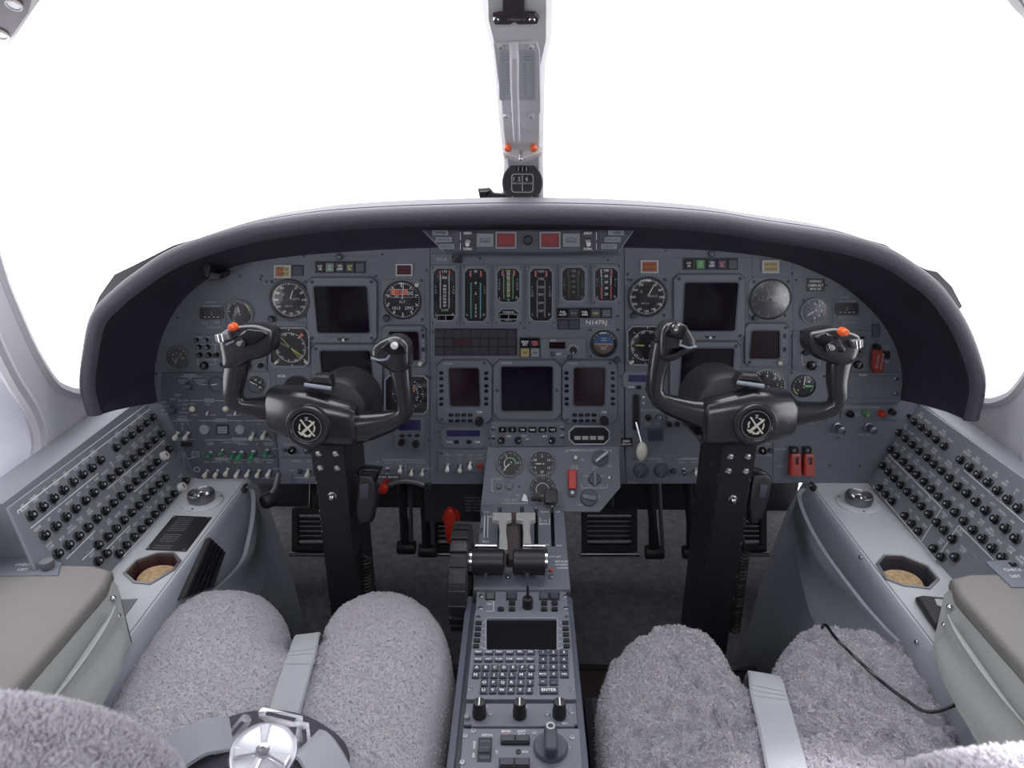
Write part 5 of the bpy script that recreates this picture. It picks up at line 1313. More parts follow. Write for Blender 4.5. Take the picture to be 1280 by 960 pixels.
it=flight_display((617,450,701,523),((626,456.5),(691.5,456.5),(691,513),(626.5,513)),'large dark square screen in the middle of the centre panel',name='centre_display',ch=8,screws=False)
for x in (621.5,696): scw(it,x,487,2,z=.005)
mb=MB(); it.T(mb,'RADAR',634,452.8,2.6,.0054,'grey_print'); it.part('lettering',mb)
it=It(MP,659,542,'radar_control','grey control strip with six black buttons and three knobs below the centre display','control unit'); mb=MB(); mb.prism(it.Rc(613,527,705,557,1),0,.0035,'bezel',.0006); it.part('case',mb)
for x,t in zip((628.5,640.5,653,665.5,678,690.5),('P','S','TM','WX','GC','TST')): bt(it,x-5,532.5,x+5,539,'black_gloss',t,'white_print',z=.0035,h=.003,th=2.6,c=1)
for x,a in ((627,-50),(647.5,60),(689.5,-60)): kn(it,x,549,4.2,'black',z=.0035,h=.009,ang=a)
for x,y in ((616.5,535),(616.5,546),(702.5,534.5),(702.5,545)): scw(it,x,y,2.8,'steel',z=.0035)
mb=MB()
for t,x,y in (('OFF',636,544.5),('TILT',655,544),('BRT',681,544.5),('UP',659,548)): it.T(mb,t,x,y,2.4,.0039)
it.part('lettering',mb)
it=It(MP,736,543,'fuel_counter','black octagonal counter with four pale windows and pale rim','counter'); mb=MB(); P=ccw(it.Rc(711,532,762,555,7)); mb.slab(P,[inset(P,1.3*it.k)],0,.004,'placard'); mb.prism(inset(P,1*it.k),0,.0022,'black'); it.part('case',mb)
for i in range(4): mb=MB(); mb.prism(it.Rc(718+9.7*i,544.5,725.5+9.7*i,549),.002,.003,'placard'); it.part('digit_window',mb)
# glareshield centre panel with fire lamps
GP=MP.off(.060); GP=Plane(MP.hit(660,300)+Vector((0,-.075,0)),(1,0,0),(0,math.sin(R(6)),math.cos(R(6))))
it=It(GP,660,300,'warning_light_panel','trapezoid dark panel under the glareshield with two red fire lights','warning panel'); mb=MB(); mb.prism(it.P((527,286.5),(793,286.5),(774,315.5),(555,315.5)),-.05,.0,'panel_dark',.0015); it.part('face_plate',mb)
mb=MB(); it.ln(mb,527.5,287,555.5,315,1,.0004,'bezel_light'); it.part('edge_trim',mb); mb=MB(); it.ln(mb,792.5,287,773.5,315,1,.0004,'bezel_light'); it.part('edge_trim',mb)
mb=MB(); mb.prism(it.Rc(574,288,596,314),0,.0008,'bezel_dark'); it.part('switch_plate',mb); mb=MB(); mb.prism(it.Rc(725.5,288,749,314),0,.0008,'bezel_dark'); it.part('switch_plate',mb)
for x,m in ((632.5,'lamp_red'),(687.5,'lamp_red')):
    P=ccw(it.Rc(x-13,289.5,x+13,310.5)); mb=MB(); mb.slab(P,[inset(P,1.8*it.k)],0,.006,'lamp_grey'); f=it.part('lamp_frame',mb); mb=MB(); mb.prism(inset(P,1.7*it.k),0,.0045,m,.0006); it.T(mb,'ENG FIRE',x,297.5,2.8,.0049,'red'); it.T(mb,'PUSH',x,302,2.8,.0049,'red'); it.part('lamp_lens',mb,'dull red lens',parent=f)
for x in (606.5,714):
    P=ccw(it.Rc(x-10.5,292,x+10.5,308)); mb=MB(); mb.slab(P,[inset(P,1.8*it.k)],0,.005,'lamp_grey'); f=it.part('lamp_frame',mb); mb=MB(); mb.prism(inset(P,1.7*it.k),0,.0035,'lamp_grey',.0005); it.T(mb,'BOTTLE',x,298.4,3,.0039,'panel_dark',wmax=13); it.T(mb,'ARMED',x,302,3,.0039,'panel_dark',wmax=13); it.part('lamp_lens',mb,'pale grey lens',parent=f)
for x in (585,735): tg(it,x,301,'white',1.0,z=.001)
l=it.L(660,300); mb=MB(); mb.lathe([(6*it.k,0),(6.2*it.k,.003),(4.6*it.k,.004),(4.2*it.k,.0025),(0,.0025)],'black',x=l.x,y=l.y,seg=28); it.part('push_button',mb)
for pts,ts in ((((540.5,287.5,560.5,294),(544.5,296,565,302.5),(549,304.5,568.5,311)),('NORM','UNLOCK','DEPLOY')),(((760,287.5,780,294),(755.5,296,775.5,302.5),(751,304.5,771,311)),('ARM','UNLOCK','DEPLOY'))):
    for q,t in zip(pts,ts): bt(it,*q,'lamp_grey',t,'panel_dark',z=.0,h=.004,th=3,name='indicator_bar',c=.4)
mb=MB()
for x in (585,735): it.T(mb,'EMER',x,291.5,3,.0012); it.T(mb,'NORMAL',x,311,3,.0012,wmax=11)
for x in (575.5,745.5): it.ln(mb,x,290,x,300,.7,.0012); it.ln(mb,x,304,x,312,.7,.0012)
it.part('lettering',mb)
# ================= outboard and lower panel items
def unit(poly,name,label,cat,z=.003,m='panel',ch=0,px=None,poly_pts=None,chm=.0006):
    if poly_pts: it=It(MP,*poly_pts[0],name,label,cat); P=it.P(*poly_pts)
    else: it=It(MP,(poly[0]+poly[2])/2,(poly[1]+poly[3])/2,name,label,cat); P=it.Rc(*poly,ch)
    mb=MB(); mb.prism(P,0,z,m,chm); it.part('face_plate',mb); it.z=z; return it
def letter(it,items,z,m='grey_print'):
    mb=MB()
    for t in items:
        if len(t)==4 and isinstance(t[0],str): it.T(mb,t[0],t[1],t[2],t[3],z,m,bold=0)
        elif len(t)==5 and isinstance(t[0],str): it.T(mb,t[0],t[1],t[2],t[3],z,t[4],bold=0)
        elif len(t)==4: it.ln(mb,*t,w=.7,z=z,m=m)
        elif len(t)==6: # boxed heading
            x,y,w,h,s_,_=t; mb.prism(it.Rc(x-w/2,y-h/2,x+w/2,y+h/2),z-.0002,z+.0001,'dim_print'); it.T(mb,s_,x,y,h*.75,z+.0003,'panel_dark',bold=0,wmax=w*.9)
    it.part('lettering',mb)
# clocks
def clock(x,y,lb):
    it=It(MP,x,y,'digital_clock',lb,'clock'); mb=MB(); mb.prism(it.Rc(x-18,y-11,x+18,y+20,1),0,.0012,'panel',.0003); mb.slab(it.Rc(x-15,y-7,x+15,y+8,2),[it.Rc(x-13.5,y-5.5,x+13,y+7,1)],.001,.0035,'bezel_dark'); it.part('case',mb)
    mb=MB(); mb.prism(it.Rc(x-14,y-6,x+14,y+7.5,1),.001,.0022,'black'); it.T(mb,':',x,y,5,.0025); 
    for d in (-8,-3,3,8): it.ln(mb,x+d-1,y+5,x+d+1.5,y+5,.7,.0025)
    it.part('screen',mb)
    for d in (-7,7.5): bt(it,x+d-4,y+9.5,x+d+4,y+13.5,'dull_metal',z=.001,h=.002,c=.5)
    letter(it,[('CLOCK',x-2,y-13.5,2.6),('CHRONOMETER',x,y-8.6,2),('SET CLOCK',x+4,y+18,2.2)],.0015)
clock(265,391,'small black digital clock at the left edge of the instrument panel')
clock(1058,385,'small black digital clock at the right edge of the instrument panel')
gauge(300.5,391,15,'flap_pressure_gauge','small dial with red and yellow arc behind the orange button of left yoke','gauge',ticks=20,a0=-140,a1=90,longn=5,nums=[],bez='bezel_light',arcs=[(-10,40,.86,.12,'lamp_red'),(40,80,.86,.10,'yellow_print')],needles=[dict(a=-8,m='grey_print',w=.06,tip=.5)],face='belt_pad',rimw=.1)
gauge(223,447,13.5,'cabin_altitude_gauge','double-ringed round dial at the far left edge of the panel','gauge',ticks=20,a0=-150,a1=90,longn=2,nums=['0','2','4','6','8','10'],nr=.5,nh=.2,bez='bezel',needles=[dict(a=-140,m='grey_print',w=.05,tip=.6)],face='panel_dark',rimw=.12,tm='yellow_print')
gauge(1017,388.5,15.5,'cabin_altitude_gauge','silver-rimmed half dark half pale dial under the black placard on right','gauge',ticks=24,a0=0,a1=170,longn=3,nums=['0','1','2','3','4'],nr=.6,nh=.22,bez='bezel_light',needles=[dict(a=-125,m='white',w=.06,tip=.7)],face='panel_edge',arcs=[(60,150,.88,.08,'lamp_red')],rimw=.1)
for x,lb in ((271.5,'tiny black oxygen dial left of its plate-mounted neighbour'),):
    gauge(x,479.5,9.5,'oxygen_gauge','small plain black dial just left of the left yoke horn','gauge',ticks=12,a0=-120,a1=120,longn=3,nums=['0','1','2'],nh=.3,nr=.55,needles=[dict(a=-100,m='white',w=.07,tip=.8)],rimw=.06,glass=None)
gauge(320.5,480,10,'brake_pressure_gauge','small black dial on a square plate inside the left yoke horn','gauge',plate=(303,465,338,495,1),ticks=14,a0=-130,a1=130,longn=2,nums=['0','5','10','15','20'],nh=.26,nr=.6,needles=[dict(a=-60,m='white',w=.07,tip=.8)],rimw=.06,glass=None,screws=((306,491),(334,491)))
gauge(1004,482,14,'fuel_quantity_gauge','black dial with yellow and green arcs inside the right yoke horn','gauge',plate=(985,462,1034,504,4),ticks=20,a0=-130,a1=90,longn=2,nums=['0','','2','','4',''],nh=.2,nr=.6,needles=[dict(a=0,m='white',w=.05,tip=.85),dict(a=90,m='green_print',w=.09,tip=.85,tail=-.1,name='pointer')],arcs=[(-150,-100,.9,.12,'yellow_print'),(100,130,.86,.08,'green_print')],rimw=.05,screws=((989,466),(1030,470),(989,500)))
# audio panels
def audio(q,kx,lb,flip=False):
    it=unit(q,'audio_panel',lb,'audio panel',z=.003,ch=1)
    for x,y,r in kx: kn(it,x,y,r,'black_gloss',z=.003,h=.009,ptr=None)
    x0,y0,x1,y1=q
    letter(it,[('MKR',x0+14,y0+3.5,2.6),('MIC',x0+25,y0+3.5,2.6),(x0+10,y0+12,x1-5,y0+12),(x0+12,y0+12,x0+12,y1-9),(x0+34,y0+13,x0+34,y1-9),(x0+12,y1-9,x0+34,y1-9),('1  2',x0+22,y0+16,2.4),('SPKR HDPH',x0+30,y0+31,2.2)],.0034)
    for a,b in ((x0+4,y0+5),(x0+4,y1-5)): scw(it,a,b,3,'panel',z=.003)
    return it
audio((236,418,334,464),[(247,424,2.6),(259,424,2.6),(250,433,3.2),(260.5,433,3.2),(251,443,3.4),(262,443,3.4),(272,443,3),(257,456,5),(280,454,3),(309,456,5.5),(327,456,3)],'grey audio selector panel with small black knobs behind the left yoke horn')
audio((990,413,1086,464),[(1077,423,3),(1067,422,3),(1075,431,3.6),(1072,441,3.6),(1071,455,5.2),(1013,456,5.5),(1005,440,3.4),(1003,425,3)],'grey audio selector panel with small black knobs behind the right yoke horn')
it=It(MP,1019,355,'placard','small black placard with three white lines near the top right of panel','placard'); mb=MB(); mb.prism(it.Rc(1008,348,1031,364),0,.0012,'black'); it.T(mb,'AVIONICS',1019,351.5,2.8,.0016,wmax=15); it.T(mb,'CABIN ALT',1019,356.5,3.4,.0016,wmax=19); it.T(mb,'MAX 8.8',1019,361,2.6,.0016,wmax=15); it.part('plate',mb)
for x,y,r in ((1004,356,2),(1033,356,2)): pass
# hinged guard + red tag on the right
it=It(MP,1095,414,'rocker_switch','small dark rectangular switch above the dark red tag','switch'); mb=MB(); P=ccw(it.Rc(1089,405,1100,421)); mb.slab(P,[inset(P,.9*it.k)],0,.002,'panel_edge'); mb.prism(inset(P,1.5*it.k),0,.002,'panel_dark'); it.part('body',mb)
it=It(MP,1096,449,'remove_before_flight_tag','dark red fabric tag with rows of white lettering on right of panel','tag'); mb=MB(); mb.puff(it.P((1088,434),(1099,435),(1102,446),(1101,463),(1090,464),(1086,456),(1087,442)),.004,.012,.002,'tag_red',3); it.part('tag',mb)
mb=MB()
for i,(x,t) in enumerate(((1093,'REMOVE'),(1098.5,'BEFORE FLIGHT'))): l=it.L(x,450); mb.text(t,l.x,l.y,.0124,3*it.k,'grey_print',rot=-PI/2,bold=0,wmax=22*it.k)
it.part('lettering',mb); mb=MB(); l=it.L(1094,433); mb.cyl(l.x,l.y,0,.012,.006,'black',seg=14); it.part('switch_guard',mb)
it=It(MP,1108,444,'gyro_switch','small square black switch with fine print beside the dark red tag','switch'); bt(it,1103,439,1112,448,'black',z=0,h=.003); letter(it,[('GYRO',1106,433,2.4),('SLAVE',1109,436,2.2),('FREE',1108,452,2.4)],.0006)
# blank storage door
it=unit((1056,465,1125,503),'access_door','blank grey rectangular access door right of the right yoke','door panel',z=.0035,m='panel',ch=1); mb=MB(); it.ln(mb,1060,469,1118,469,.6,.0038,'panel_edge'); it.ln(mb,1058,497,1120,497,.8,.0038,'panel_edge'); it.T(mb,'FLIGHT',1078,468,2.2,.0039); it.part('lettering',mb)
for y in (473,492): scw(it,1119,y,2.8,'steel',z=.0035)
it=unit((1050,505,1124,524),'light_switch_strip','narrow switch strip with black, green and red caps below the access door','switch strip',z=.003,ch=1)
for x,y,m,lb in ((1061,516,'black_gloss',None),(1081,515.5,'green_soft','pale green cap'),(1100,515.5,'red','red cap'),(1113,513.5,'black',None)):
    mb=MB(); l=it.L(x,y); r=3.8*it.k; mb.lathe([(r*1.15,.003),(r*1.15,.006),(r,.007),(r,.013),(r*.7,.015),(0,.0153)],m,x=l.x,y=l.y,seg=20); it.part('push_button',mb,lb)
letter(it,[('INSTRUMENT LIGHTS',1072,508.5,2.6),('PANEL',1095,508.5,2.4),('DAY',1071,515,2.2),('NITE',1071,518,2.2)],.0034)
for x,lb in ((1046,'short chrome pull valve just right of the right yoke hub arm'),(1085,'short chrome pull valve below the red push button')):
    it=It(MP,x,533,'pull_valve',lb,'valve'); mb=MB(); mb.lathe([(.0085,0),(.0085,.003),(.006,.004),(.005,.010),(.0075,.011),(.0085,.019),(.0075,.024),(.004,.025),(0,.025)],'steel',seg=20); it.part('knob',mb); letter(it,[('FOOT AIR' if x<1060 else 'PULL DEFOG',x-2,543,2.6)],.0006)
# red guarded switches
for x,lb in ((991,'red switch guard, left of the matching pair'),(1007.5,'red switch guard, right of the matching pair')):
    it=It(MP,x,574,'guarded_switch','upright '+lb+' under the right yoke','guarded switch'); mb=MB(); mb.prism(it.Rc(x-5.5,557,x+5,566,1),0,.010,'black',.001); l=it.L(x-1,560); mb.cyl(l.x,l.y,.010,.013,.0035,'steel',seg=14); it.part('base',mb)
    mb=MB(); q=it.P((x-5,564),(x+5,563),(x+6.5,590),(x-4.5,590)); h=it.P((x-1.5,567),(x+2.8,567),(x+2.8,576),(x-1.2,576)); mb.slab(q,[h],.012,.019,'red_soft'); mb.prism(it.P((x-6,566),(x-4.6,566),(x-4.2,590),(x-7,590)),0,.018,'red'); mb.prism(it.P((x-5,586),(x+6,586),(x+6.5,590),(x-4.5,590)),0,.012,'red_soft'); it.part('guard',mb,'red hinged guard')
    mb=MB(); mb.line(q[0].x,q[0].y-.001,q[1].x,q[1].y-.001,.0012,.0193,'grey_print'); it.part('stripe',mb)
it=unit((966,549,1090,603.5),'lower_right_subpanel','plain dark grey lower board around the two red guarded switches','panel',z=.0015,m='panel')
for x,y in ((1037,582),(1074,582),(1013,597),(1066,597),(1048,547)): scw(it,x,y,1.6,'steel',z=.0015)
letter(it,[('ENG FIRE',976,561,2.6),('ARM',975,582,2.6),('EMER EXIT LT',996,594,2.6)],.0019)
for o in it.root.children:
    if o.name.startswith('face_plate'): pass
it=unit((944,549,965,572),'dimmer_unit','small dimmer unit with black knob directly below the right yoke hub','control unit',z=.0025); kn(it,952,562,4.6,'black_gloss',z=.0025,h=.010,ang=-30); kn(it,962,562,3,'bezel_dark',z=.0025,h=.006,ptr=None); letter(it,[('FLOOD',948,554.5,2.4),('CTR',960,554.5,2.4),('INSTRUMENT',955,568.5,2.2)],.003)
# gear lever
it=It(MP,796,520,'landing_gear_lever','landing gear lever with pale oval knob in a vertical slot left of right yoke','lever'); k=it.k
mb=MB(); P=it.Rc(791,493,798.5,537,3.6,4); mb.prism(P,0,.0012,'black'); Q=inset(ccw(P),-1.2*k); mb.slab(Q,[P],0,.002,'panel_edge'); it.part('slot',mb)
mb=MB(); a=it.L(795,528); b=it.L(799,547); mb.tube([(a.x,a.y,.001),(b.x,b.y,.030)],.0028,'chrome',10); it.part('stem',mb,'chrome stem')
mb=MB(); l=it.L(799,556); mb.M=Matrix.Translation((l.x,l.y,.034)); 
rings=[]
for i in range(11):
    t=PI*i/10; r=7.2*k*math.sin(t)**.55; rings.append([(r*math.cos(2*PI*j/24),r*1.75*math.sin(2*PI*j/24),-.010*math.cos(t)) for j in range(24)])
mb.loft(rings,'ivory'); it.part('knob',mb,'ivory oval knob',smooth=60)
it=unit((800,493,832,534.5),'gear_control_unit','small grey unit with two knobs just right of the landing gear lever','control unit',z=.003)
kn(it,809.5,521,3.8,'black',z=.003,h=.006,ptr=None); kn(it,823,520.5,4.2,'dull_metal',z=.003,h=.010)
for x,y,m in ((804,495.5,'white'),(804,503,'grey_print'),(812,496,'grey_print')): mb=MB(); l=it.L(x,y); mb.cyl(l.x,l.y,.003,.0045,.0022,m,seg=12); it.part('indicator_light',mb)
letter(it,[('ANTI SKID',809.5,512,2.5),('ON',822,512.5,2.4),('TEST',809,529,2.4),('OFF',822,529,2.4)],.0034)
it=It(MP,819,543,'locking_button','square black crosshatched button below the gear control unit','button'); bt(it,810.5,536.5,828,549.5,'bezel_dark',z=0,h=.004,frame='panel_edge',c=1.5); mb=MB(); it.ln(mb,819,538,819,548,.5,.0044,'black'); it.ln(mb,812,543,826,543,.5,.0044,'black'); it.part('groove',mb)
it=It(MP,783.5,552,'small_placard','tiny black placard beside the pale gear knob','placard'); mb=MB(); mb.prism(it.Rc(776,547,790.5,558),0,.0014,'black'); it.T(mb,'EMER',783,551,2.6,.0018); it.T(mb,'GEAR CONT',783,554.8,2.4,.0018,wmax=12); it.part('plate',mb)
it=unit((834,519,905,535),'switch_row','row of small square switches half hidden under the right yoke','switch row',z=.003)
for x in (836,846): kn(it,x,529,3.2,'black',z=.003,h=.008,ptr=None)
for x0 in (854,867,880): bt(it,x0,525,x0+10,532,'bezel_dark',z=.003)
letter(it,[('PASS SAFETY',845,522.5,2.2),('ON',874,522,2.2)],.0034)
it=unit((783,569,884,603.5),'pressurization_panel','lower grey panel with two large dark rotary knobs under the gear lever','switch panel',z=.003)
kn(it,800,586,9,'panel_edge',z=.003,h=.012,ang=200,ptr='panel'); kn(it,826,586,9,'panel_edge',z=.003,h=.012,ang=195,ptr='panel'); kn(it,841,587,3.4,'bezel_dark',z=.003,h=.008,ptr=None)
tg(it,854,586,'steel',.9,z=.003); tg(it,869,586,'white',1,z=.003)
letter(it,[('PRESSURIZATION',811,572.5,2.6),('MIN',799,576,2.2),('MAX',825,576,2.2),('CABIN DUMP',861,572.5,2.4),('AUTO',852,577,2.2),('NORM',869,577,2.2),('CAB ALT',791,602,2.4),(846,573,880,573)],.0034)
# toggles bank between left yoke column and pedestal
it=unit((478,573,537,597),'switch_bank','row of four pale toggle switches right of the left hand microphone','switch panel',z=.0015)
for x,y,m in ((485,586,'steel'),(501,583,'white'),(515,587,'ivory'),(528.5,587,'ivory')): tg(it,x,y,m,1.05,z=.0015)
letter(it,[(479,574.5,531,574.5),('AUTO',486,578,2.3),('BLEED',501,577.5,2.3),('PRESS SOURCE',521,577.5,2.3),('AIR',472,577,2.3),(507,577,507,590),('OFF',487,593,2.2),('OFF',501,592,2.2),('LOW',523,594,2.2),('CABIN',535,585,2.2)],.0019)
it=unit((548,561.5,610,589),'switch_bank','raised grey switch bank with three toggles and a red-brown cap','switch panel',z=.006,m='panel')
for x,y,m in ((560,580,'white'),(575.5,581,'ivory'),(588,577,'white')): tg(it,x,y,m,1.1,z=.006)
mb=MB(); l=it.L(600,581); mb.lathe([(.0065,.006),(.0065,.009),(.0048,.010),(.0045,.014),(0,.0142)],'tag_red',x=l.x,y=l.y,seg=18); it.part('push_button',mb,'red-brown cap')
letter(it,[('IGN',560,567,2.4),('L',560,572,2.4),('START',575,567,2.4),('R',575,572,2.4),('DISG',588,567,2.4),('LT',588,571,2.4),('ENG',601,567,2.4),('SYNC',601,571,2.4)],.0064); scw(it,552,565,2,z=.006)
# left sub panels
it=unit((350,551,395,571),'dimmer_unit','small dimmer unit with two black knobs directly below the left yoke hub','control unit',z=.0025)
kn(it,366,561.5,4.6,'black_gloss',z=.0025,h=.010,ang=40); kn(it,385,561,4.2,'bezel_dark',z=.0025,h=.010,ang=-30); kn(it,356,561,2.6,'bezel_dark',z=.0025,h=.005,ptr=None)
letter(it,[('FLOOD',361,555,2.3),('CTR',371,555,2.3),('INSTRUMENT',371,567.5,2.2)],.003)
it=unit((351,572,397,603.5),'switch_bank','narrow grey switch plate with one pale toggle beside the left column','switch panel',z=.0035)
tg(it,386.5,587,'ivory',1.15,z=.0035); kn(it,376,588,3,'bezel_dark',z=.0035,h=.005,ptr=None); letter(it,[('WIPER L',371,575.5,2.4),('ON',387,575.5,2.4),('OFF',366,587,2.2),(367,596,393,596)],.0039)
# main lower-left switch panel
it=unit(None,'electrical_switch_panel','dark lower left switch panel with pale toggles and six green ones','switch panel',z=.003,m='panel_dark',poly_pts=[(203,465),(300,465),(338,498),(338,500),(347,560),(350,604),(308,604),(305,600),(248,600),(203,500)])
for x,y in ((223.5,541),(236,541),(318,541),(332,540)): tg(it,x,y,'ivory',1.15,z=.003,rz=R(-12))
for x,y in ((260,588),(273,588),(286,586),(299,588),(312,588),(325,588),(338,588)): tg(it,x,y,'ivory',1.1,z=.003,rz=R(-14))
for x,y,s in ((264,565,.95),(279,562.5,.95),(293.5,565,1.0),(303,565,1.35),(318.5,564.5,1.4),(335,562.5,1.1)): tg(it,x,y,'green',s,z=.003,rz=R(-16),label='green toggle')
for x,y in ((242,510),(283.5,510)): mb=MB(); l=it.L(x,y); mb.ball(l.x,l.y,.006,.0062,'ivory',14,8,.8); it.part('cap',mb)
for x,y in ((261,514),(296,514)): tg(it,x,y,'white',.6,z=.003)
for x,r in ((257,6.2),(301,5.8)): mb=MB(); l=it.L(x,536); r*=it.k; mb.lathe([(r*1.08,.003),(r*1.08,.005),(r,.006),(r*.9,.0075),(0,.008)],'lamp_grey',x=l.x,y=l.y,seg=28); it.part('start_button',mb,'round grey push button')
mb=MB(); mb.prism(it.Rc(271.5,530,287,542,1),.003,.005,'black'); mb.prism(it.Rc(273.5,531.8,285.5,540.5),.0045,.0065,'lamp_grey',.0004); it.T(mb,'STARTER',279.5,534,2.2,.0069,'panel_dark',wmax=10); it.T(mb,'DISENGAGE',279.5,538,2.2,.0069,'panel_dark',wmax=10); it.part('starter_button',mb)
mb=MB(); l=it.L(237,482); mb.lathe([(.009,.003),(.009,.0045),(.0075,.005),(.0065,.010),(.0,.0105)],'panel_edge',x=l.x,y=l.y,seg=20); mb.prism([(l.x-.0075,l.y-.002),(l.x+.0075,l.y+.001),(l.x+.0075,l.y+.004),(l.x-.0075,l.y+.001)],.010,.013,'dull_metal'); it.part('rotary_knob',mb)
mb=MB(); l=it.L(217,511); mb.lathe([(.008,.003),(.008,.005),(.0065,.011),(.0,.0115)],'panel_edge',x=l.x,y=l.y,seg=20); mb.M=Matrix.Translation((l.x,l.y,0))@Matrix.Rotation(R(-30),4,'Z'); mb.box(-.0015,.0015,-.0075,.0075,.011,.015,'dull_metal',.0005); it.part('rotary_knob',mb)
mb=MB(); mb.prism(it.Rc(227,552,241,557.5),.003,.0036,'black'); it.part('window',mb)
it.z=.003
T_=[(262,555,332,555),(254,554,338,554)]
L_=[(238,469,16,4,'OXYGEN',0),('NORM',229,475,2.4),('MANUAL',251,475,2.4),('OFF',238,473,2.2),('MASK',229,478,2),('DROP',250,478,2),(226,470,230,470),(246,470,252,470),
 ('OFF',206,502,2.6),('L GEN',207,507,2.6),('BATT',207,512,2.6),('R GEN',208,517,2.6),('BUS',217,498,2.6),('TEST',223,493,2.6),('DC AMP',230,500,2.6),('L STBY',231,505,2.6),('EXT',232,510,2.4),('R START',232,515,2.4),('VOLTS',229,520,2.4),
 (262,500,12,4.5,'POWER',0),(239,500,255,500),(269,500,283,500),('BATT',242,504,2.2),('OFF',261,505,2.2),('GEN L',245,518,2.4),('RESET',267,518,2.4),('GEN R',289,518,2.4),('ON',299,518,2.4),
 (229,524,14,4,'BOOST',0),(217,525,221,525),(237,525,241,525),('L',222,529,2.2),('ON',229,529,2.2),('R',236,529,2.2),(229,531,229,537),(229,548,14,4,'FUEL',0),(219,548,222,548),(236,548,245,548),
 (277,524.5,15,4,'ENGINE',0),(249,525,269,525),(285,525,305,525),('L',256,527,2.2),('R',299,527,2.2),(307,525,345,525),('L',318,529,2.2),('IGN',325,529,2.2),('R',332,529,2.2),('ON',320,547,2.2),('NORM',334,547,2.2),
 (300,548.3,18,4,'ANTI-ICE',0),(258,549,291,549),(309,549,340,549),(258,549,258,551.5),(340,549,340,551.5),('W/S',264,552,2.2),('BLEED',264,554.5,2.2),('L PITOT & STATIC R',292,552.5,2.2),('ENGINE L',305,554.5,2.2),('R',322,554.5,2.2),('SURFACE',336,553,2.2),('DE-ICE',336,555.5,2.2),
 ('OFF',282,569,2),('OFF',308,569,2,'lamp_red'),('OFF',324,569,2),('MANUAL',337,569,2),('AUTO',345,560,2),
 (278,573,16,4,'LIGHTS',0),(267,573,269,573),(287,573,289,573),('NAV',259,576.5,2.2),('ANTI COL',272,576.5,2.2),('ON',286,576.5,2.2),(318,573.5,16,4,'LANDING',0),(294,574,309,574),(327,574,343,574),('RECOG',298,577,2.2),('LEFT',312,577,2.2),('RIGHT',325,577,2.2),('BCN',338,577,2.2),
 (224,565,232,565),(224,565,224,571),(224,571,232,571),(232,565,232,571),('PUSH',228,568,2),(241,564,249,564),(241,564,241,570),(241,570,249,570),(249,564,249,570),('TEST',245,567,2),(230,573,233,589),(235,573,246,570),('O',247,586,8),('TAXI',259,598,2),('PANEL LIGHTS',340,597,2.6),('LIGHTS',346.5,585,2),(250,480,262,480)]
letter(it,L_,.0034)
for x,y in ((336,505),(253,597),(344,570)): scw(it,x,y,1.8,z=.003)
# frame seams & screws on the boards
it=It(MP,640,318,'panel_screw_set','',"screw") if False else None
for o,pts in ((pl_,((195,450),(195,467),(222,397),(300,345),(333,352),(327,345),(326,349),(332,590),(475,510),(470,345),(380,320),(478,318),(534,470),(536,550),(450,522),(541,415),(533,338),(460,548),(498,552))),(cp_,((656,410),(566,322),(600,323),(760,325),(545,420),(548,540),(612,548),(776,470),(772,395),(640,560),(777,540),(725,560))),(rp_,((785,343),(785,350),(832,312),(942,316),(990,342),(995,350),(1098,388),(1070,345),(1004,375),(784,430),(938,470),(1028,356),(1033,357),(1130,480),(837,510),(783,560),(990,420),(1129,473)))):
    me=SC.get((2,'bezel_dark'))
    M=MP.frame().inverted()
    for x,y in pts:
        u=MP.uv(x,y); inst('screw',me,o,(u.x,u.y,0),None,(.8,.8,.9))
for o,ls in ((pl_,((345,345,345,600),(390,520,390,550),(400,320,474,320),(345,463,205,463),(348,400,388,404))),(cp_,((545,528,612,529),(541,318,700,318),(700,318,775,314))),(rp_,((940,316,942,548),(990,330,992,410),(842,322,935,322),(992,503,1125,503)))):
    mb=MB()
    for l in ls: a=MP.uv(*l[:2]); b=MP.uv(*l[2:]); mb.line(a.x,a.y,b.x,b.y,.0011,.0004,'panel_edge')
    s=mb.build('seam',o)
# clip on the hood
HP=MP.off(.05); it=It(HP,262,335,'hood_clip','small black clip hanging from the hood above the left digital clock','clip'); mb=MB(); mb.puff(it.P((252,326),(258,322),(264,334),(262,347),(258,346)),-.03,.004,.002,'black'); it.part('strap',mb); mb=MB(); mb.puff(it.P((259,341),(262,339),(276,342),(275,349),(262,350)),-.045,.002,.002,'black'); it.part('clip',mb)
# ================= sloping centre sub-panel
hin=MP.hit(660,558); SP=Plane(hin+Vector((0,-.003,0)),(1,0,0),(0,math.sin(R(35)),math.cos(R(35))))
it=It(SP,690,600,'power_subpanel','sloping grey centre sub-panel with three dials above the throttle quadrant','panel'); mb=MB(); mb.prism(it.P((609,558.5),(774,558.5),(776,609),(750,640),(713,640),(600,640)),-.010,0,'panel',.001); it.part('face_plate',mb)
k=it.k
def sgauge(px,py,r,lb,name='engine_gauge',**kw):
    g=It(SP,px,py,name,lb,'gauge'); rr=r*g.k; mb=MB(); mb.ring(0,0,0,.006,rr,rr*1.14,'bezel',seg=44,ch=.001); g.part('bezel',mb)
    mb=MB(); dial_face(mb,Vector((0,0)),rr*.99,.0015,kw.get('ticks',30),kw.get('a0',-140),kw.get('a1',140),kw.get('longn',3),kw.get('nums',()),'dial','white_print',kw.get('arcs',()),.19,.66); g.part('dial',mb)
    for nd in kw.get('needles',()): needle(g,Vector((0,0)),rr,z=.0030,**nd)
    mb=MB(); mb.lathe([(rr,.0050),(0,.0053)],'dial_glass',seg=40); g.part('glass',mb); return g
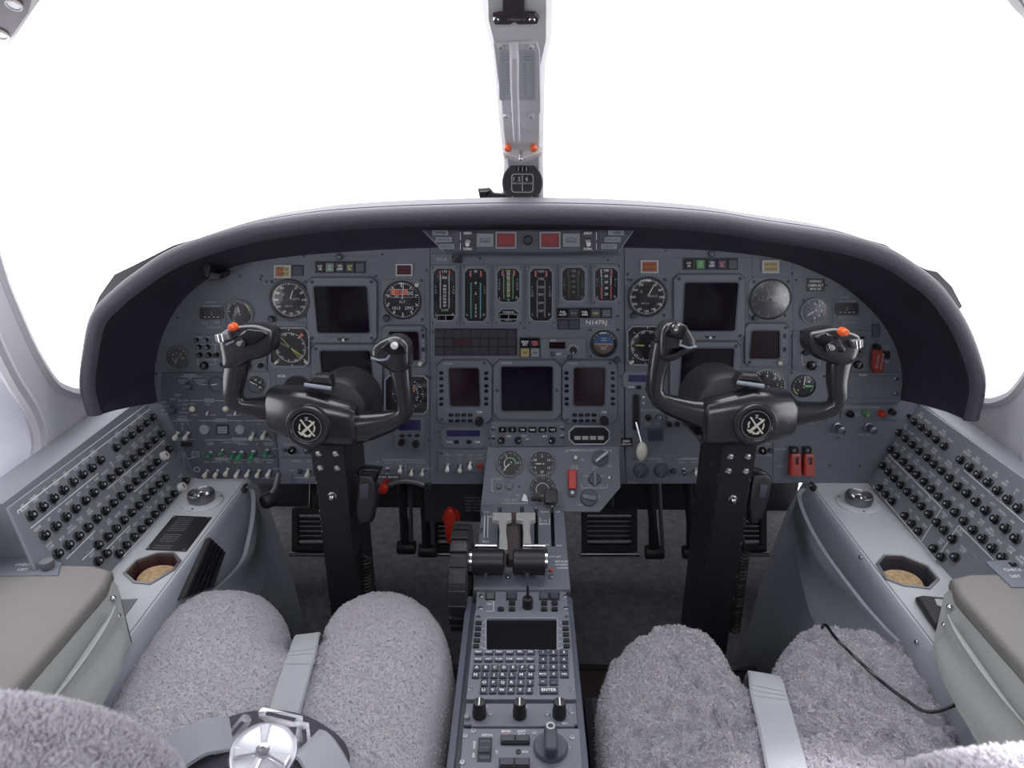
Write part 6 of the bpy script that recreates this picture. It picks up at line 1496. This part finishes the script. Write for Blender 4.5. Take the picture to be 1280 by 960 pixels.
sgauge(637.5,579.5,15,'dial with green inner arc, left of the two under the radar controls',nums=['0','','2','','4',''],arcs=[(-60,100,.48,.07,'green_print'),(-140,-60,.48,.07,'white_print')],needles=[dict(a=-135,m='white',w=.05,tip=.8)])
sgauge(677.5,580,15,'dial with ringed numerals, right of the two under the radar controls',a0=0,a1=360,ticks=30,nums=['5','','10','','15','','20','','0','','30',''],needles=[dict(a=-90,m='white',w=.05,tip=.6)])
g=sgauge(678,612,16,'dark dial with thick rings, partly behind the black lever knob',name='air_valve_dial',nums=[],ticks=24,arcs=[(-120,200,.5,.08,'grey_print')])
mb=MB(); l=g.L(688,622); kk=g.k; mb.puff(rect(l.x-8*kk,l.y-9*kk,l.x+8*kk,l.y+9*kk,2*kk),.004,.030,.003,'black',3); g.part('lever_knob',mb,'square black knob')
mb=MB(); a=g.L(664,624); b=g.L(676,624); mb.tube([(a.x,a.y,.01),(b.x,b.y,.012)],.0042,'rubber',8); mb.prism(g.P((652,626),(655,617),(658,620),(660,627)),0,.004,'white'); g.part('cable_boot',mb)
S=it; z=.0004
tg(S,624,607,'steel',.9,z=0); kn(S,636.5,607,5,'panel',z=0,h=.004,ptr=None); scw(S,649,608,1.6,z=0)
tg(S,719,570,'white',.95,z=0)
mb=MB(); c=S.L(750,573); mb.M=Matrix.Translation((c.x,c.y,0))@Matrix.Rotation(R(-52),4,'Z'); mb.lathe([(.0165,0),(.0165,.002),(.014,.003)],'panel_edge',seg=30); mb.puff(rect(-.0035,-.014,.0035,.018,.002),.002,.018,.002,'bezel_light',3); mb.box(-.0006,.0006,-.010,.016,.018,.0184,'white_print'); S.part('rotary_knob',mb)
mb=MB(); c=S.L(743,599); mb.M=Matrix.Translation((c.x,c.y,0)); mb.lathe([(.0115,0),(.0115,.006),(.010,.008),(0,.0085)],'panel_edge',seg=30); mb.box(-.0030,.0030,-.013,.013,.006,.016,'bezel',.001); S.part('rotary_knob',mb)
mb=MB(); c=S.L(736,622); mb.M=Matrix.Translation((c.x,c.y,0)); mb.lathe([(.0165,0),(.0165,.003),(.015,.005),(0,.005)],'panel_edge',seg=30); mb.M=mb.M@Matrix.Rotation(R(80),4,'Z'); mb.puff(rect(-.005,-.014,.005,.014,.003),.004,.015,.002,'bezel',3); S.part('rotary_knob',mb)
mb=MB(); mb.prism(S.Rc(710,588,720,612,1),.004,.014,'red',.0015); S.part('switch_guard',mb,'red hinged guard'); mb=MB(); mb.prism(S.Rc(710,611,720,621,2.5),0,.006,'panel_edge',.001); c=S.L(715,616); mb.cyl(c.x,c.y,.006,.009,.003,'steel',seg=14); S.part('guard_base',mb)
scw(S,762,597,2.6,'steel',z=0)
letter(S,[('INTERIOR MASTER',733,563,2.8),(708,563,718,563),(748,563,764,563),(708,563,708,566),(764,563,764,566),('NORM',718,562.8,2.2),('ON',728,575,2.4),('EMER',718,583,2.6),('DUMP',718,586,2.4),('FAN',744,584,2.4),('HI',742,587,2.4),('CABIN',733,595,2.2),('AIR',753,595,2.2),('L',731,602,2.4),('TEMP SELECT',745,607,2.4),(727,605,727,610),(727,610,759,610),(759,605,759,610),('OFF',762,583,2.2),('MAX',747,621,2.4),('PANEL LT',737,630,2.4),(722,631,728,631),
 ('CABIN PRESS',637,595,2.6),('LIGHT',624,598.5,2.4),(615,598.5,618,598.5),(615,598.5,615,614),(615,614,618,614),('FLAP',624,614,2.4),('OK',637,616,2.2),('PULL OUT',639,625,2.6),('UP',647,619,2.4),(628,629,660,629)],z)
# ================= flight management unit on the pedestal
it=It(PD,652,757,'joystick_control_unit','grey unit with short black joystick just aft of the throttle quadrant','control unit'); mb=MB(); mb.prism(it.P((596,742),(708,742),(711,769),(594,769)),0,.004,'bezel',.0008); it.part('case',mb)
for x,y in ((602,748),(601,763),(707,748),(707.5,763)): scw(it,x,y,3.2,'steel',z=.004)
for q,m in (((608,745,618,752),'dull_metal'),((634,745,645,752),'bezel_dark'),((675,745,685,752),'panel_edge'),((688,745,698,752),'bezel_dark')): bt(it,*q,m,z=.004,h=.003,frame='black')
for x,y in ((640,758),(626,765.5),(640,765.5),(680,758),(680,765.5),(693,758),(693,765.5)): bt(it,x-4,y-2,x+4,y+2,'black',z=.004,h=.004,c=1.2)
mb=MB(); l=it.L(659.5,761); mb.lathe([(.0085,.004),(.0085,.006),(.0078,.007),(.0085,.016),(.0075,.020),(.003,.021),(.0025,.024),(.002,.044),(0,.045)],'black',x=l.x,y=l.y,seg=24); it.part('joystick',mb)
mb=MB(); it.ln(mb,610,754,617,754,.6,.0044); it.ln(mb,617,754,617,767,.6,.0044); it.ln(mb,608,767,617,767,.6,.0044); it.T(mb,'TEST',612,758,2.4,.0044); it.T(mb,'HONEY' if False else 'CONTROL',652,772,2.2,.0044); it.part('lettering',mb)
it=It(PD,652,815,'flight_management_unit','grey flight management keyboard unit with black screen on the pedestal','keyboard unit'); mb=MB(); O=it.P((594,770),(711,770),(720,880),(583,880)); S4=it.Rc(608,779,696,819,3,4); mb.slab(O,[S4],0,.008,'bezel'); it.part('case',mb)
mb=MB(); mb.slab(inset(ccw(S4),-1.5*it.k),[inset(ccw(S4),.3*it.k)],.007,.0095,'bezel_light'); it.part('screen_rim',mb)
mb=MB(); mb.prism(it.Rc(608,779,696,819,3,4),.0005,.005,'black_gloss'); it.part('screen',mb)
def key(x,y,w,h,t,th=None):
    mb=MB(); mb.prism(it.Rc(x-w/2,y-h/2,x+w/2,y+h/2,.5),.008,.0112,'bezel_dark',.0005); it.T(mb,t,x,y,th or h*.6,.0115,'white_print',bold=.02,wmax=w*.8); return it.part('key',mb)
for i in range(5):
    y=785+7.3*i; xl=598.5-.8*i; xr=706.5+.4*i
    bt(it,xl-4,y-2,xl+4,y+2,'black',z=.008,h=.003,c=.8); bt(it,xr-4,y-2,xr+4,y+2,'black',z=.008,h=.003,c=.8)
mb=MB()
for i in range(5): y=785+7.3*i; it.ln(mb,603-.8*i,y,607,y-1+1.5*i-2,.5,.0084); it.ln(mb,702+.4*i,y,698,y-1+1.5*i-2,.5,.0084)
for x,y in ((598,777),(708,777),(588,867),(714,867)): scw(it,x,y,3,'steel',z=.008)
it.ln(mb,673,823,673,876,.8,.0084,'bezel_light'); it.part('marking',mb)
for j,(y,row) in enumerate(((822.5,['PERF','NAV','PREV','NEXT','FPL','DIR']),(831.5,['MSG','VNAV','PLAN','TUNE','MENU','NEXT']))):
    for i,t in enumerate(row): key(598.3-.6*j+13.0*i,y,10,5,t,2.8)
for j,(y,x0,row) in enumerate(((842,596,'ABCDEFG'),(851.2,594.5,'HIJKLMN'),(861,605.5,'OPQRST'),(870.5,604.5,'UVWXYZ'))):
    for i,t in enumerate(row): key(x0+11.4*i,y,9,7,t,4)
for j,(y,row) in enumerate(((823,['1','2','3']),(832,['4','5','6']),(841.5,['7','8','9']),(850.5,['BACK','0','DEL']),(860,['+/-','.']))):
    for i,t in enumerate(row): key(678.5+13*i+.15*j*i,y,10.5,6.6,t,3.8 if len(t)<2 else 2.8)
key(686,870.5,23,7,'ENTER',4)
for lst,c in (((lambda:0),0),): pass
# knob strip
it=It(PD,652,895,'volume_knob_strip','grey strip with three tall black knobs below the keyboard unit','control unit'); mb=MB(); mb.prism(it.P((583,881),(721,881),(724,908),(580,908)),0,.003,'bezel',.0006); mb.prism(it.P((591,884),(716,884),(718,912),(589,912)),0,.006,'bezel',.0008); it.part('case',mb)
for x in (599.5,649.5,699): 
    l=it.L(x,899); mb=MB(); mb.lathe([(.0088,.006),(.0088,.016),(.0078,.018),(.0080,.026),(.0072,.029),(0,.0295)],'black',x=l.x,y=l.y,seg=26); mb.box(l.x-.0008,l.x+.0008,l.y-.006,l.y+.006,.029,.0299,'white_print'); it.part('knob',mb)
for x,y in ((584,900),(714,895),(613,897),(684,897)): scw(it,x,y,3.6,'steel',z=.006)
mb=MB(); it.T(mb,'BRT',706,909,2.6,.0064); it.T(mb,'1',609,888,3,.0064); it.T(mb,'2',658,888,3,.0064); it.part('lettering',mb)
it=It(PD,645,940,'trim_control_panel','grey pedestal panel with ribbed wheel, square buttons and large round knob','control unit'); mb=MB(); mb.prism(it.P((579,914),(724,914),(729,985),(574,985)),0,.005,'bezel',.0008); it.part('case',mb)
mb=MB(); l=it.L(606,942); mb.box(l.x-.0085,l.x+.0085,l.y-.016,l.y+.018,.004,.0056,'black'); 
mb.M=Matrix.Translation((l.x,l.y,-.006))@Matrix.Rotation(R(90),4,'Y'); rings=[]
n=48
for zz in (-.0065,.0065): rings.append([((.019 if (i//2)%2 else .0172)*math.cos(2*PI*i/n),(.019 if (i//2)%2 else .0172)*math.sin(2*PI*i/n),zz) for i in range(n)])
mb.loft(rings,'bezel_dark'); it.part('thumb_wheel',mb,smooth=20)
for q in ((627,926,643,934),(645,926,661,934),(625,955,642,964),(644,955,661,964)): bt(it,*q,'bezel_dark',z=.005,h=.006,frame='black',c=.4)
l=it.L(648,944); mb=MB(); mb.ring(l.x,l.y,.005,.0065,.0018,.0032,'black',seg=16); it.part('jack',mb)
l=it.L(688,940); mb=MB(); mb.lathe([(.0205,.005),(.0205,.010),(.019,.012),(0,.012)],'panel_edge',x=l.x,y=l.y,seg=40); mb.M=Matrix.Translation((l.x,l.y-.002,0)); mb.puff(rect(-.0075,-.020,.0075,.018,.003),.011,.030,.004,'bezel_dark',4); it.part('rotary_knob',mb)
mb=MB(); mb.ring(l.x,l.y+.010,.030,.0315,.0035,.0055,'grey_print',seg=20); it.part('pointer',mb)
for x,y in ((582,924),(715,926),(578,957),(592,918),(668,920)): scw(it,x,y,3.8,'steel',z=.005)
mb=MB(); it.T(mb,'PITCH',609,923,3.4,.0054); it.T(mb,'BANK',633,918,3.2,.0054); it.T(mb,'LIMIT',633,922,3,.0054,'pink'); it.T(mb,'SOFT',652,918,3.2,.0054); it.T(mb,'RIDE',652,922,3,.0054); it.T(mb,'NOSE',593,935,3,.0054,rot=PI/2); it.T(mb,'DN',592,948,3,.0054,rot=PI/2); it.T(mb,'UP',621,944,3,.0054,rot=PI/2); it.T(mb,'XFD',656,944,3,.0054); it.T(mb,'.',669,936,6,.0054);it.T(mb,'.',712,936,6,.0054); it.T(mb,'TURN',688,918,3,.0054); it.part('lettering',mb)
# ================= sheepskin seats
def poly_sd(P):
    A=np.array([(p[0],p[1]) for p in P]); B=np.roll(A,-1,0)
    def f(X,Y):
        d=np.full(X.shape,9.0); ins=np.zeros(X.shape,bool)
        for a,b in zip(A,B):
            e=b-a; L=(e**2).sum()+1e-12; t=np.clip(((X-a[0])*e[0]+(Y-a[1])*e[1])/L,0,1)
            d=np.minimum(d,np.hypot(X-a[0]-t*e[0],Y-a[1]-t*e[1]))
            c=((a[1]>Y)!=(b[1]>Y))&(X<(b[0]-a[0])*(Y-a[1])/((b[1]-a[1]) if abs(b[1]-a[1])>1e-12 else 1e-12)+a[0]); ins^=c
        return np.where(ins,d,-d)
    return f
def vnoise(X,Y,s,seed):
    rs=np.random.RandomState(seed); G=rs.rand(256,256); x=X*s;y=Y*s; xi=np.floor(x).astype(int);yi=np.floor(y).astype(int); fx=x-xi;fy=y-yi; fx=fx*fx*(3-2*fx);fy=fy*fy*(3-2*fy)
    g=lambda a,b:G[a%256,b%256]
    return (g(xi,yi)*(1-fx)+g(xi+1,yi)*fx)*(1-fy)+(g(xi,yi+1)*(1-fx)+g(xi+1,yi+1)*fx)*fy-.5
def tufts(pos,nor,length,width,seed,bend=.6,spread=.5):
    """little wool locks, each a bent five-point blade, returned as arrays"""
    rs=np.random.RandomState(seed); n=len(pos)
    d=nor+rs.normal(0,spread,(n,3))*.7; d/=np.linalg.norm(d,axis=1)[:,None]
    s=np.cross(d,rs.normal(0,1,(n,3))); s/=np.linalg.norm(s,axis=1)[:,None]+1e-9
    c=np.cross(s,d); L=length*(.6+.8*rs.rand(n))[:,None]; w=width*(.7+.6*rs.rand(n))[:,None]
    p0=pos-s*w; p1=pos+s*w; mid=pos+d*L*.6+c*L*.15*bend; p2=mid+s*w*.9; p3=mid-s*w*.9; p4=pos+d*L*.75+c*L*.65*bend+s*w*.2
    V=np.stack([p0,p1,p2,p3,p4],1).reshape(-1,3)
    b=np.arange(n)[:,None]*5
    Q=b+np.array([[0,1,2,3]]); T=b+np.array([[3,2,4]])
    return V,Q,T
def npmesh(name,V,quads,tris,m,parent=None):
    me=bpy.data.meshes.new(name); nq,nt_=len(quads),len(tris)
    me.vertices.add(len(V)); me.vertices.foreach_set('co',np.asarray(V,dtype=np.float32).ravel())
    li=np.concatenate([np.asarray(quads).ravel(),np.asarray(tris).ravel()]).astype(np.int32)
    me.loops.add(len(li)); me.loops.foreach_set('vertex_index',li); me.polygons.add(nq+nt_)
    st=np.concatenate([np.arange(nq)*4,nq*4+np.arange(nt_)*3]).astype(np.int32); me.polygons.foreach_set('loop_start',st)
    me.materials.append(MATS[m]); me.update(calc_edges=True); me.validate(); me.shade_smooth()
    o=bpy.data.objects.new(name,me); COL.objects.link(o)
    if parent: o.parent=parent
    return o
def fleece_pad(root,outline,z0,name,label,seed,pile,wid,ntuft,puff=.035,lumps=.004,lscale=90,tilt=0.,y0=.4,step=.004,RR=.075):
    P=[tuple(p) for p in outline]; sd=poly_sd(P)
    xs=[p[0] for p in P]; ys=[p[1] for p in P]
    X,Y=np.meshgrid(np.arange(min(xs)-.012,max(xs)+.012,step),np.arange(min(ys)-.012,max(ys)+.012,step))
    def H(X,Y):
        d=sd(X,Y); t=np.clip(d/RR,0,1); h=z0-puff*2.2*(1-np.sqrt(np.clip(1-(1-t)**2,0,1)))
        h=h+lumps*(vnoise(X,Y,lscale,seed)+.6*vnoise(X,Y,lscale*2.3,seed+1))+.010*vnoise(X,Y,9,seed+2)+tilt*(Y-y0)
        h=np.where(d<0,h-.06*np.clip(-d/.006,0,1),h); return h,d
    Z,D=H(X,Y); ny,nx=X.shape; idx=np.arange(ny*nx).reshape(ny,nx)
    V=np.stack([X.ravel(),Y.ravel(),Z.ravel()],1)
    q=np.stack([idx[:-1,:-1],idx[:-1,1:],idx[1:,1:],idx[1:,:-1]],-1).reshape(-1,4); keep=(D.ravel()[q]>-.010).all(1); q=q[keep]
    used=np.unique(q); mp=-np.ones(len(V),int); mp[used]=np.arange(len(used)); V=V[used]; q=mp[q]
    rs=np.random.RandomState(seed+5); px=rs.uniform(min(xs),max(xs),ntuft*2); py=rs.uniform(min(ys),max(ys),ntuft*2); h,d=H(px,py); k=d>-.004; px,py,h=px[k][:ntuft],py[k][:ntuft],h[k][:ntuft]
    e=.002; hx=H(px+e,py)[0]-h; hy=H(px,py+e)[0]-h; N=np.stack([-hx/e,-hy/e,np.ones_like(hx)],1); N=np.clip(N,-3,3); N/=np.linalg.norm(N,axis=1)[:,None]
    tv,tq,tt=tufts(np.stack([px,py,h],1)-N*.002,N,pile,wid,seed+9)
    # extra locks around the rim so that the outline is woolly
    rim=[]
    for a,b in zip(P,P[1:]+P[:1]):
        L=math.hypot(b[0]-a[0],b[1]-a[1]); n=int(L*9000)
        for i in range(n): t=rs.rand(); rim.append((a[0]+(b[0]-a[0])*t,a[1]+(b[1]-a[1])*t,(b[1]-a[1])/L,-(b[0]-a[0])/L))
    rim=np.array(rim); ar=area(P); sg=1 if ar>0 else -1
    rz=rs.rand(len(rim)); pos=np.stack([rim[:,0],rim[:,1],z0-puff*2.2-.055*rz+tilt*(rim[:,1]-y0)+.012],1); nn=np.stack([rim[:,2]*sg,rim[:,3]*sg,.25+0*rz],1); nn/=np.linalg.norm(nn,axis=1)[:,None]
    rv,rq,rt=tufts(pos-nn*.003,nn,pile*1.1,wid,seed+11)
    n1=len(V);n2=n1+len(tv)
    V=np.concatenate([V,tv,rv]); Q=np.concatenate([q,tq+n1,rq+n2]); T=np.concatenate([tt+n1,rt+n2])
    o=npmesh(name,V,Q,T,'fleece',root); o.matrix_world=Matrix(); 
    if label: o['label']=label
    return o,H
SZ=.40
SEATP=Plane((0,0,SZ-.028),(1,0,0),(0,1,0))
def seat(lb,pts,seed,pile,wid,nt,lumps,lscale,back):
    root=empty('pilot_chair',Matrix.Translation((0,0,0)),lb,'seat')
    P=[SEATP.uv(*p) for p in pts]; P=ccurve(P,4)
    x0=min(p.x for p in P)
    root.location=((x0+max(p.x for p in P))/2,.55,0)
    mi=root.matrix_world.copy()
    bpy.context.view_layer.update()
    cov,H=fleece_pad(root,P,SZ,'seat_cushion',None,seed,pile,wid,nt,lumps=lumps,lscale=lscale)
    cov.matrix_parent_inverse=Matrix.Translation(root.location).inverted(); cov.matrix_basis=Matrix()
    # base frame
    mb=MB(); x1=max(p.x for p in P); mb.box(x0+.03-root.location.x,x1-.03-root.location.x,.30-.55,.80-.55,.12,SZ-.10,'belt_pad',.01); mb.build('seat_frame',root)
    mb=MB()
    for xx in (x0+.07,x1-.07): mb.box(xx-.02-root.location.x,xx+.02-root.location.x,.25-.55,.85-.55,0,.12,'dark_metal',.004)
    mb.build('seat_rail',root)
    # back: rounded slab covered in fleece
    bx0,bx1,by,bz0,bz1,lean=back
    cx=(bx0+bx1)/2; hw=(bx1-bx0)/2; V=[];N=[]
    rs=np.random.RandomState(seed+40)
    def surf(u,v): # u around 0..2pi, v 0..1 up
        # superellipse cross-section, closing at the top
        s=np.sin(np.clip(v,0,1)*PI/2); top=np.sqrt(np.clip(1-np.clip((v-.80)/.20,0,1)**2,0,1))
        a=hw*(.25+.75*top)*np.sign(np.cos(u))*np.abs(np.cos(u))**.6*np.where(v>.8,np.maximum(top,.0)**.3,1); b=.055*(.3+.7*top)*np.sign(np.sin(u))*np.abs(np.sin(u))**.7*np.where(v>.8,top**.5,1)
        z=bz0+(bz1-bz0)*(v-.06*np.clip(v-.9,0,1)); y=by-lean*(v)+b; x=cx+a
        return np.stack([x,y,z],-1)
    nu,nv=96,70
    U,Vv=np.meshgrid(np.linspace(0,2*PI,nu,endpoint=False),np.linspace(0,1,nv)); S=surf(U,Vv)
    S=S+(vnoise(U*20,Vv*80,1.1,seed+3)[...,None]*.005)
    idx=np.arange(nu*nv).reshape(nv,nu); q=np.stack([idx[:-1],np.roll(idx[:-1],-1,1),np.roll(idx[1:],-1,1),idx[1:]],-1).reshape(-1,4)
    n=int(nt*1.0); uu=rs.rand(n)*2*PI; vv=.55+.45*rs.rand(n)**.8; p=surf(uu,vv); du=surf(uu+.01,vv)-p; dv=surf(uu,np.clip(vv+.004,0,1.004))-p; nn=np.cross(du,dv); nn/=np.linalg.norm(nn,axis=1)[:,None]+1e-9
    tv,tq,tt=tufts(p,nn,.0065,.0006,seed+21)
    V=np.concatenate([S.reshape(-1,3),tv]); b=npmesh('backrest',V,np.concatenate([q,tq+nu*nv]),tt+nu*nv,'fleece',root)
    b.matrix_parent_inverse=Matrix.Translation(root.location).inverted()
    return root,H
ls,HL=seat('left pilot seat covered in short grey sheepskin, with a notch at the front edge',
 [(300,731),(335,738),(357,760),(362,795),(378,806),(394,797),(402,770),(425,748),(470,733),(515,738),(548,762),(563,800),(565,850),(556,905),(546,965),(538,1030),(40,1030),(70,965),(115,900),(142,850),(168,810),(205,765),(250,738)],31,.0034,.0012,120000,.0040,150,(-.50,-.200,.315,.36,.808,.045))
rs_,HR=seat('right pilot seat covered in long shaggy grey sheepskin, with a notch at the front edge',
 [(845,780),(893,795),(920,825),(932,845),(948,856),(962,850),(968,830),(978,800),(1005,780),(1050,781),(1110,795),(1150,825),(1175,870),(1200,905),(1215,950),(1240,1000),(1260,1040),(757,1040),(756,960),(753,900),(750,855),(765,815),(800,789)],77,.0062,.0010,110000,.0150,70,(.190,.50,.315,.36,.775,.045))
# belts
def strap(pts,w,name,label,m='belt',parent=None,th=.0022,stitch=None,up=(0,0,1),z=0):
    P=curve(pts,6); rows=[]; mb=MB(); n=len(P)
    W=[Vector(x) for x in w] if isinstance(w[0],(tuple,list)) else None
    rings=[]
    for i,p in enumerate(P):
        t=(P[min(i+1,n-1)]-P[max(i-1,0)]).normalized(); s=t.cross(Vector(up)).normalized(); u=s.cross(t).normalized(); ww=w[0]+(w[1]-w[0])*i/(n-1)
        rings.append([p-s*ww-u*th*.3,p-s*ww*.9+u*th,p+s*ww*.9+u*th,p+s*ww-u*th*.3,p+s*ww*.9-u*th,p-s*ww*.9-u*th])
    mb.loft(rings,m)
    if stitch:
        for f in stitch:
            i=int(f*(n-1)); p=P[i]; t=(P[min(i+1,n-1)]-P[max(i-1,0)]).normalized(); s=t.cross(Vector(up)).normalized(); u=s.cross(t).normalized(); ww=(w[0]+(w[1]-w[0])*f)*.85
            mb.tube([p-s*ww+u*th*1.1,p+s*ww+u*th*1.1],.0005,'belt_grey',5)
    o=mb.build(name,parent); 
    if parent is None: tag(o,label,'belt')
    elif label: o['label']=label
    return o
def onseat(H,px,py,dz=.006,zz=None):
    z=zz or SZ-.01
    for _ in range(6):
        pl=Plane((0,0,z),(1,0,0),(0,1,0)); q=pl.hit(px,py); h=float(H(np.array([q.x]),np.array([q.y]))[0][0]); 
        if h<SZ-.06: h=SZ-.035
        z=h+dz
    q.z=z; return q
# left crotch strap with rotary buckle
c1=onseat(HL,384,796,.004); c2=onseat(HL,378,815,.012); c3=onseat(HL,367,850,.012); c4=onseat(HL,355,890,.012); 
strap([c1+Vector((0,.03,-.05)),c1+Vector((0,.004,.0)),c2,c3,c4,onseat(HL,352,900,.010)],(.0185,.0205),'crotch_strap','pale woven strap lying down the middle of the left seat',stitch=(.42,.46,.5))
d1=onseat(HR,956,846,.004); d2=onseat(HR,961,870,.014); d3=onseat(HR,972,910,.015); d4=onseat(HR,985,965,.014); d5=onseat(HR,995,1010,.014)
strap([d1+Vector((0,.03,-.05)),d1+Vector((0,.004,0)),d2,d3,d4,d5],(.0225,.0235),'crotch_strap','pale silvery woven strap lying down the middle of the right seat',stitch=(.38,.42,.46))
bc=onseat(HL,329,941,.054)
n=(CAM-bc).normalized()*.35+Vector((.02,.0,.65)); n.normalize(); u=Vector((1,0,0)); u=(u-n*u.dot(n)).normalized(); v=n.cross(u)
BP=Plane(bc,u,v)
BM=BP.frame()@Matrix.Scale(.92,4)
root=empty('belt_buckle',BM,'round chrome rotary belt buckle with four vanes on the left seat','buckle')
mb=MB(); mb.lathe([(.034,-.014),(.0385,-.010),(.0395,-.002),(.038,.001),(.0372,-.0005),(.036,-.001),(.030,.0005),(.012,.002),(0,.002)],'buckle',seg=60); mb.build('housing',root)
mb=MB()
for a in (12,100,165,255): 
    M=Matrix.Rotation(R(a),4,'Z'); mb.M=M; mb.prism([(-.0035,.008),(.0035,.008),(.0075,.033),(-.0065,.033)],.0008,.0065,'buckle',.002)
mb.M=None; mb.build('vane',root)
mb=MB(); mb.lathe([(.0095,.001),(.0095,.006),(.008,.0085),(.0035,.009),(.003,.0065),(0,.0065)],'chrome',seg=20); mb.build('hub',root)
def lug(ang,name='lug'):
    mb=MB(); mb.M=Matrix.Rotation(R(ang),4,'Z'); mb.slab([(-.010,.030),(.010,.030),(.014,.038),(.025,.041),(.029,.048),(.026,.055),(-.026,.055),(-.029,.048),(-.025,.041),(-.014,.038)],[[(-.019,.046),(.019,.046),(.019,.051),(-.019,.051)]],-.008,-.004,'buckle'); mb.build('strap_lug',root)
lug(-8);lug(65);lug(-70)
# dark pad under the buckle
pm=MB(); pad=[(-.066,.000),(-.062,.022),(-.045,.036),(-.015,.046),(.02,.046),(.05,.036),(.075,.020),(.084,.0),(.080,-.03),(-.066,-.03)]
pm.puff([Vector(p)*1.22 for p in ccurve(pad,3)],-.014,-.004,.004,'belt_pad',3); o=pm.build('buckle_pad',None,BM); tag(o,'dark purple padded oval lying under the chrome buckle','pad')
for s in range(4):
    pass
mb=MB()
for k_ in range(3): mb.tube([(.035+.01*k_,.032-.006*k_,-.0095),(.073,.016-.012*k_,-.0095)],.0018,'belt_grey',6); mb.tube([(-.035-.01*k_,.028-.008*k_,-.0095),(-.05,.026-.010*k_,-.0095)],.0018,'belt_grey',6)
mb.build('piping',o)
# lap straps leaving the buckle
def bpt(x,y,z): return BM@Vector((x,y,z))
strap([bpt(-.046,.022,-.006),bpt(-.058,.016,.002),bpt(-.075,.008,.006),bpt(-.10,-.010,.0),bpt(-.125,-.035,-.004),bpt(-.17,-.075,-.008)],(.021,.023),'lap_strap','grey folded belt strap leaving the buckle toward the left console',m='belt_grey',up=n)
strap([bpt(.047,.018,-.006),bpt(.058,.010,.004),bpt(.074,-.008,.008),bpt(.100,-.038,.003),bpt(.14,-.08,-.002)],(.021,.022),'lap_strap','grey folded belt strap leaving the buckle toward the pedestal',m='belt_grey',up=n)
# cable across the right seat
pts=[onseat(HR,*p,.013) for p in ((1031,781),(1045,798),(1070,822),(1095,846),(1130,870),(1165,888))]
pts+= [Vector(q) for q in (PD.hit(1210,903)*1+Vector((0,0,.04)),PD.hit(1260,913)+Vector((0,0,.05)),PD.hit(1320,917)+Vector((0,0,.06)))]
mb=MB(); mb.tube([Vector(p) for p in curve([pts[0]+Vector((0,.01,-.03))]+pts,6)],.0022,'black_gloss',8); o=mb.build('headset_cable',smooth=60); tag(o,'thin black cable curving across the right sheepskin seat','cable')
# ================= camera, light, view
cd=bpy.data.cameras.new('camera'); cam=bpy.data.objects.new('camera',cd); COL.objects.link(cam)
cam.matrix_world=Matrix.Translation(CAM)@RC.to_4x4()
cd.sensor_width=36; cd.lens=36*F/1280; cd.clip_start=.01; cd.clip_end=200
cd.dof.use_dof=True; cd.dof.focus_distance=1.3; cd.dof.aperture_fstop=11
sc.camera=cam
w=bpy.data.worlds.new('overcast_sky'); sc.world=w; w.use_nodes=True
bg=w.node_tree.nodes['Background']; bg.inputs[0].default_value=(.97,.98,1,1); bg.inputs[1].default_value=3.2
def alight(name,loc,rot,sx,sy,e,c=(1,1,1)):
    l=bpy.data.lights.new(name,'AREA'); l.shape='RECTANGLE'; l.size=sx; l.size_y=sy; l.energy=e; l.color=c
    o=bpy.data.objects.new(name,l); COL.objects.link(o); o.location=loc; o.rotation_euler=rot; return o
mb=MB(); mb.box(-.80,.81,-1.62,-1.60,-.03,1.40,'firewall'); o=mb.build('wall_back'); o['kind']='structure'  # unseen aft shell, added with a dark end to keep screen reflections down
mb=MB(); mb.box(-.80,-.78,-1.62,-.85,0,1.40,'wall'); o=mb.build('wall_left_aft'); o['kind']='structure'
mb=MB(); mb.box(.79,.81,-1.62,-.85,0,1.40,'wall'); o=mb.build('wall_right_aft'); o['kind']='structure'
mb=MB(); mb.box(-.80,.81,-1.62,-.85,1.33,1.36,'wall'); o=mb.build('ceiling_2'); o['kind']='structure'
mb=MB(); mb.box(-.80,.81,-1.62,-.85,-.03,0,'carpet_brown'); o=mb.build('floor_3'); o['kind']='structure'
alight('cabin_fill',(0,-.1,1.30),(R(35),0,0),1.2,.25,6.0,(.97,.97,1))  # unseen area fill added to light the panel, not a fitted lamp
def spot(name,loc,tgt,e,ang,bl=.5):
    l=bpy.data.lights.new(name,'SPOT'); l.energy=e; l.spot_size=R(ang); l.spot_blend=bl; l.shadow_soft_size=.03
    o=bpy.data.objects.new(name,l); COL.objects.link(o); o.location=loc; o.rotation_euler=(Vector(tgt)-Vector(loc)).to_track_quat('-Z','Y').to_euler()
spot('backrest_spot_right',(.40,.16,1.28),(.37,.31,.76),80,25,.7)  # added spot whitens the right backrest in place of window sunlight
spot('backrest_spot_left',(-.55,.30,1.28),(-.36,.36,.78),7,26)  # weaker added spot for the bright rim of the left backrest
sc.view_settings.view_transform='Standard'; sc.view_settings.look='None'; sc.view_settings.gamma=1
sc.view_settings.use_curve_mapping=False; sc.view_settings.exposure=.5
sc.cycles.use_denoising=True; sc.cycles.max_bounces=8; sc.cycles.transparent_max_bounces=12
sc.cycles.sample_clamp_indirect=6
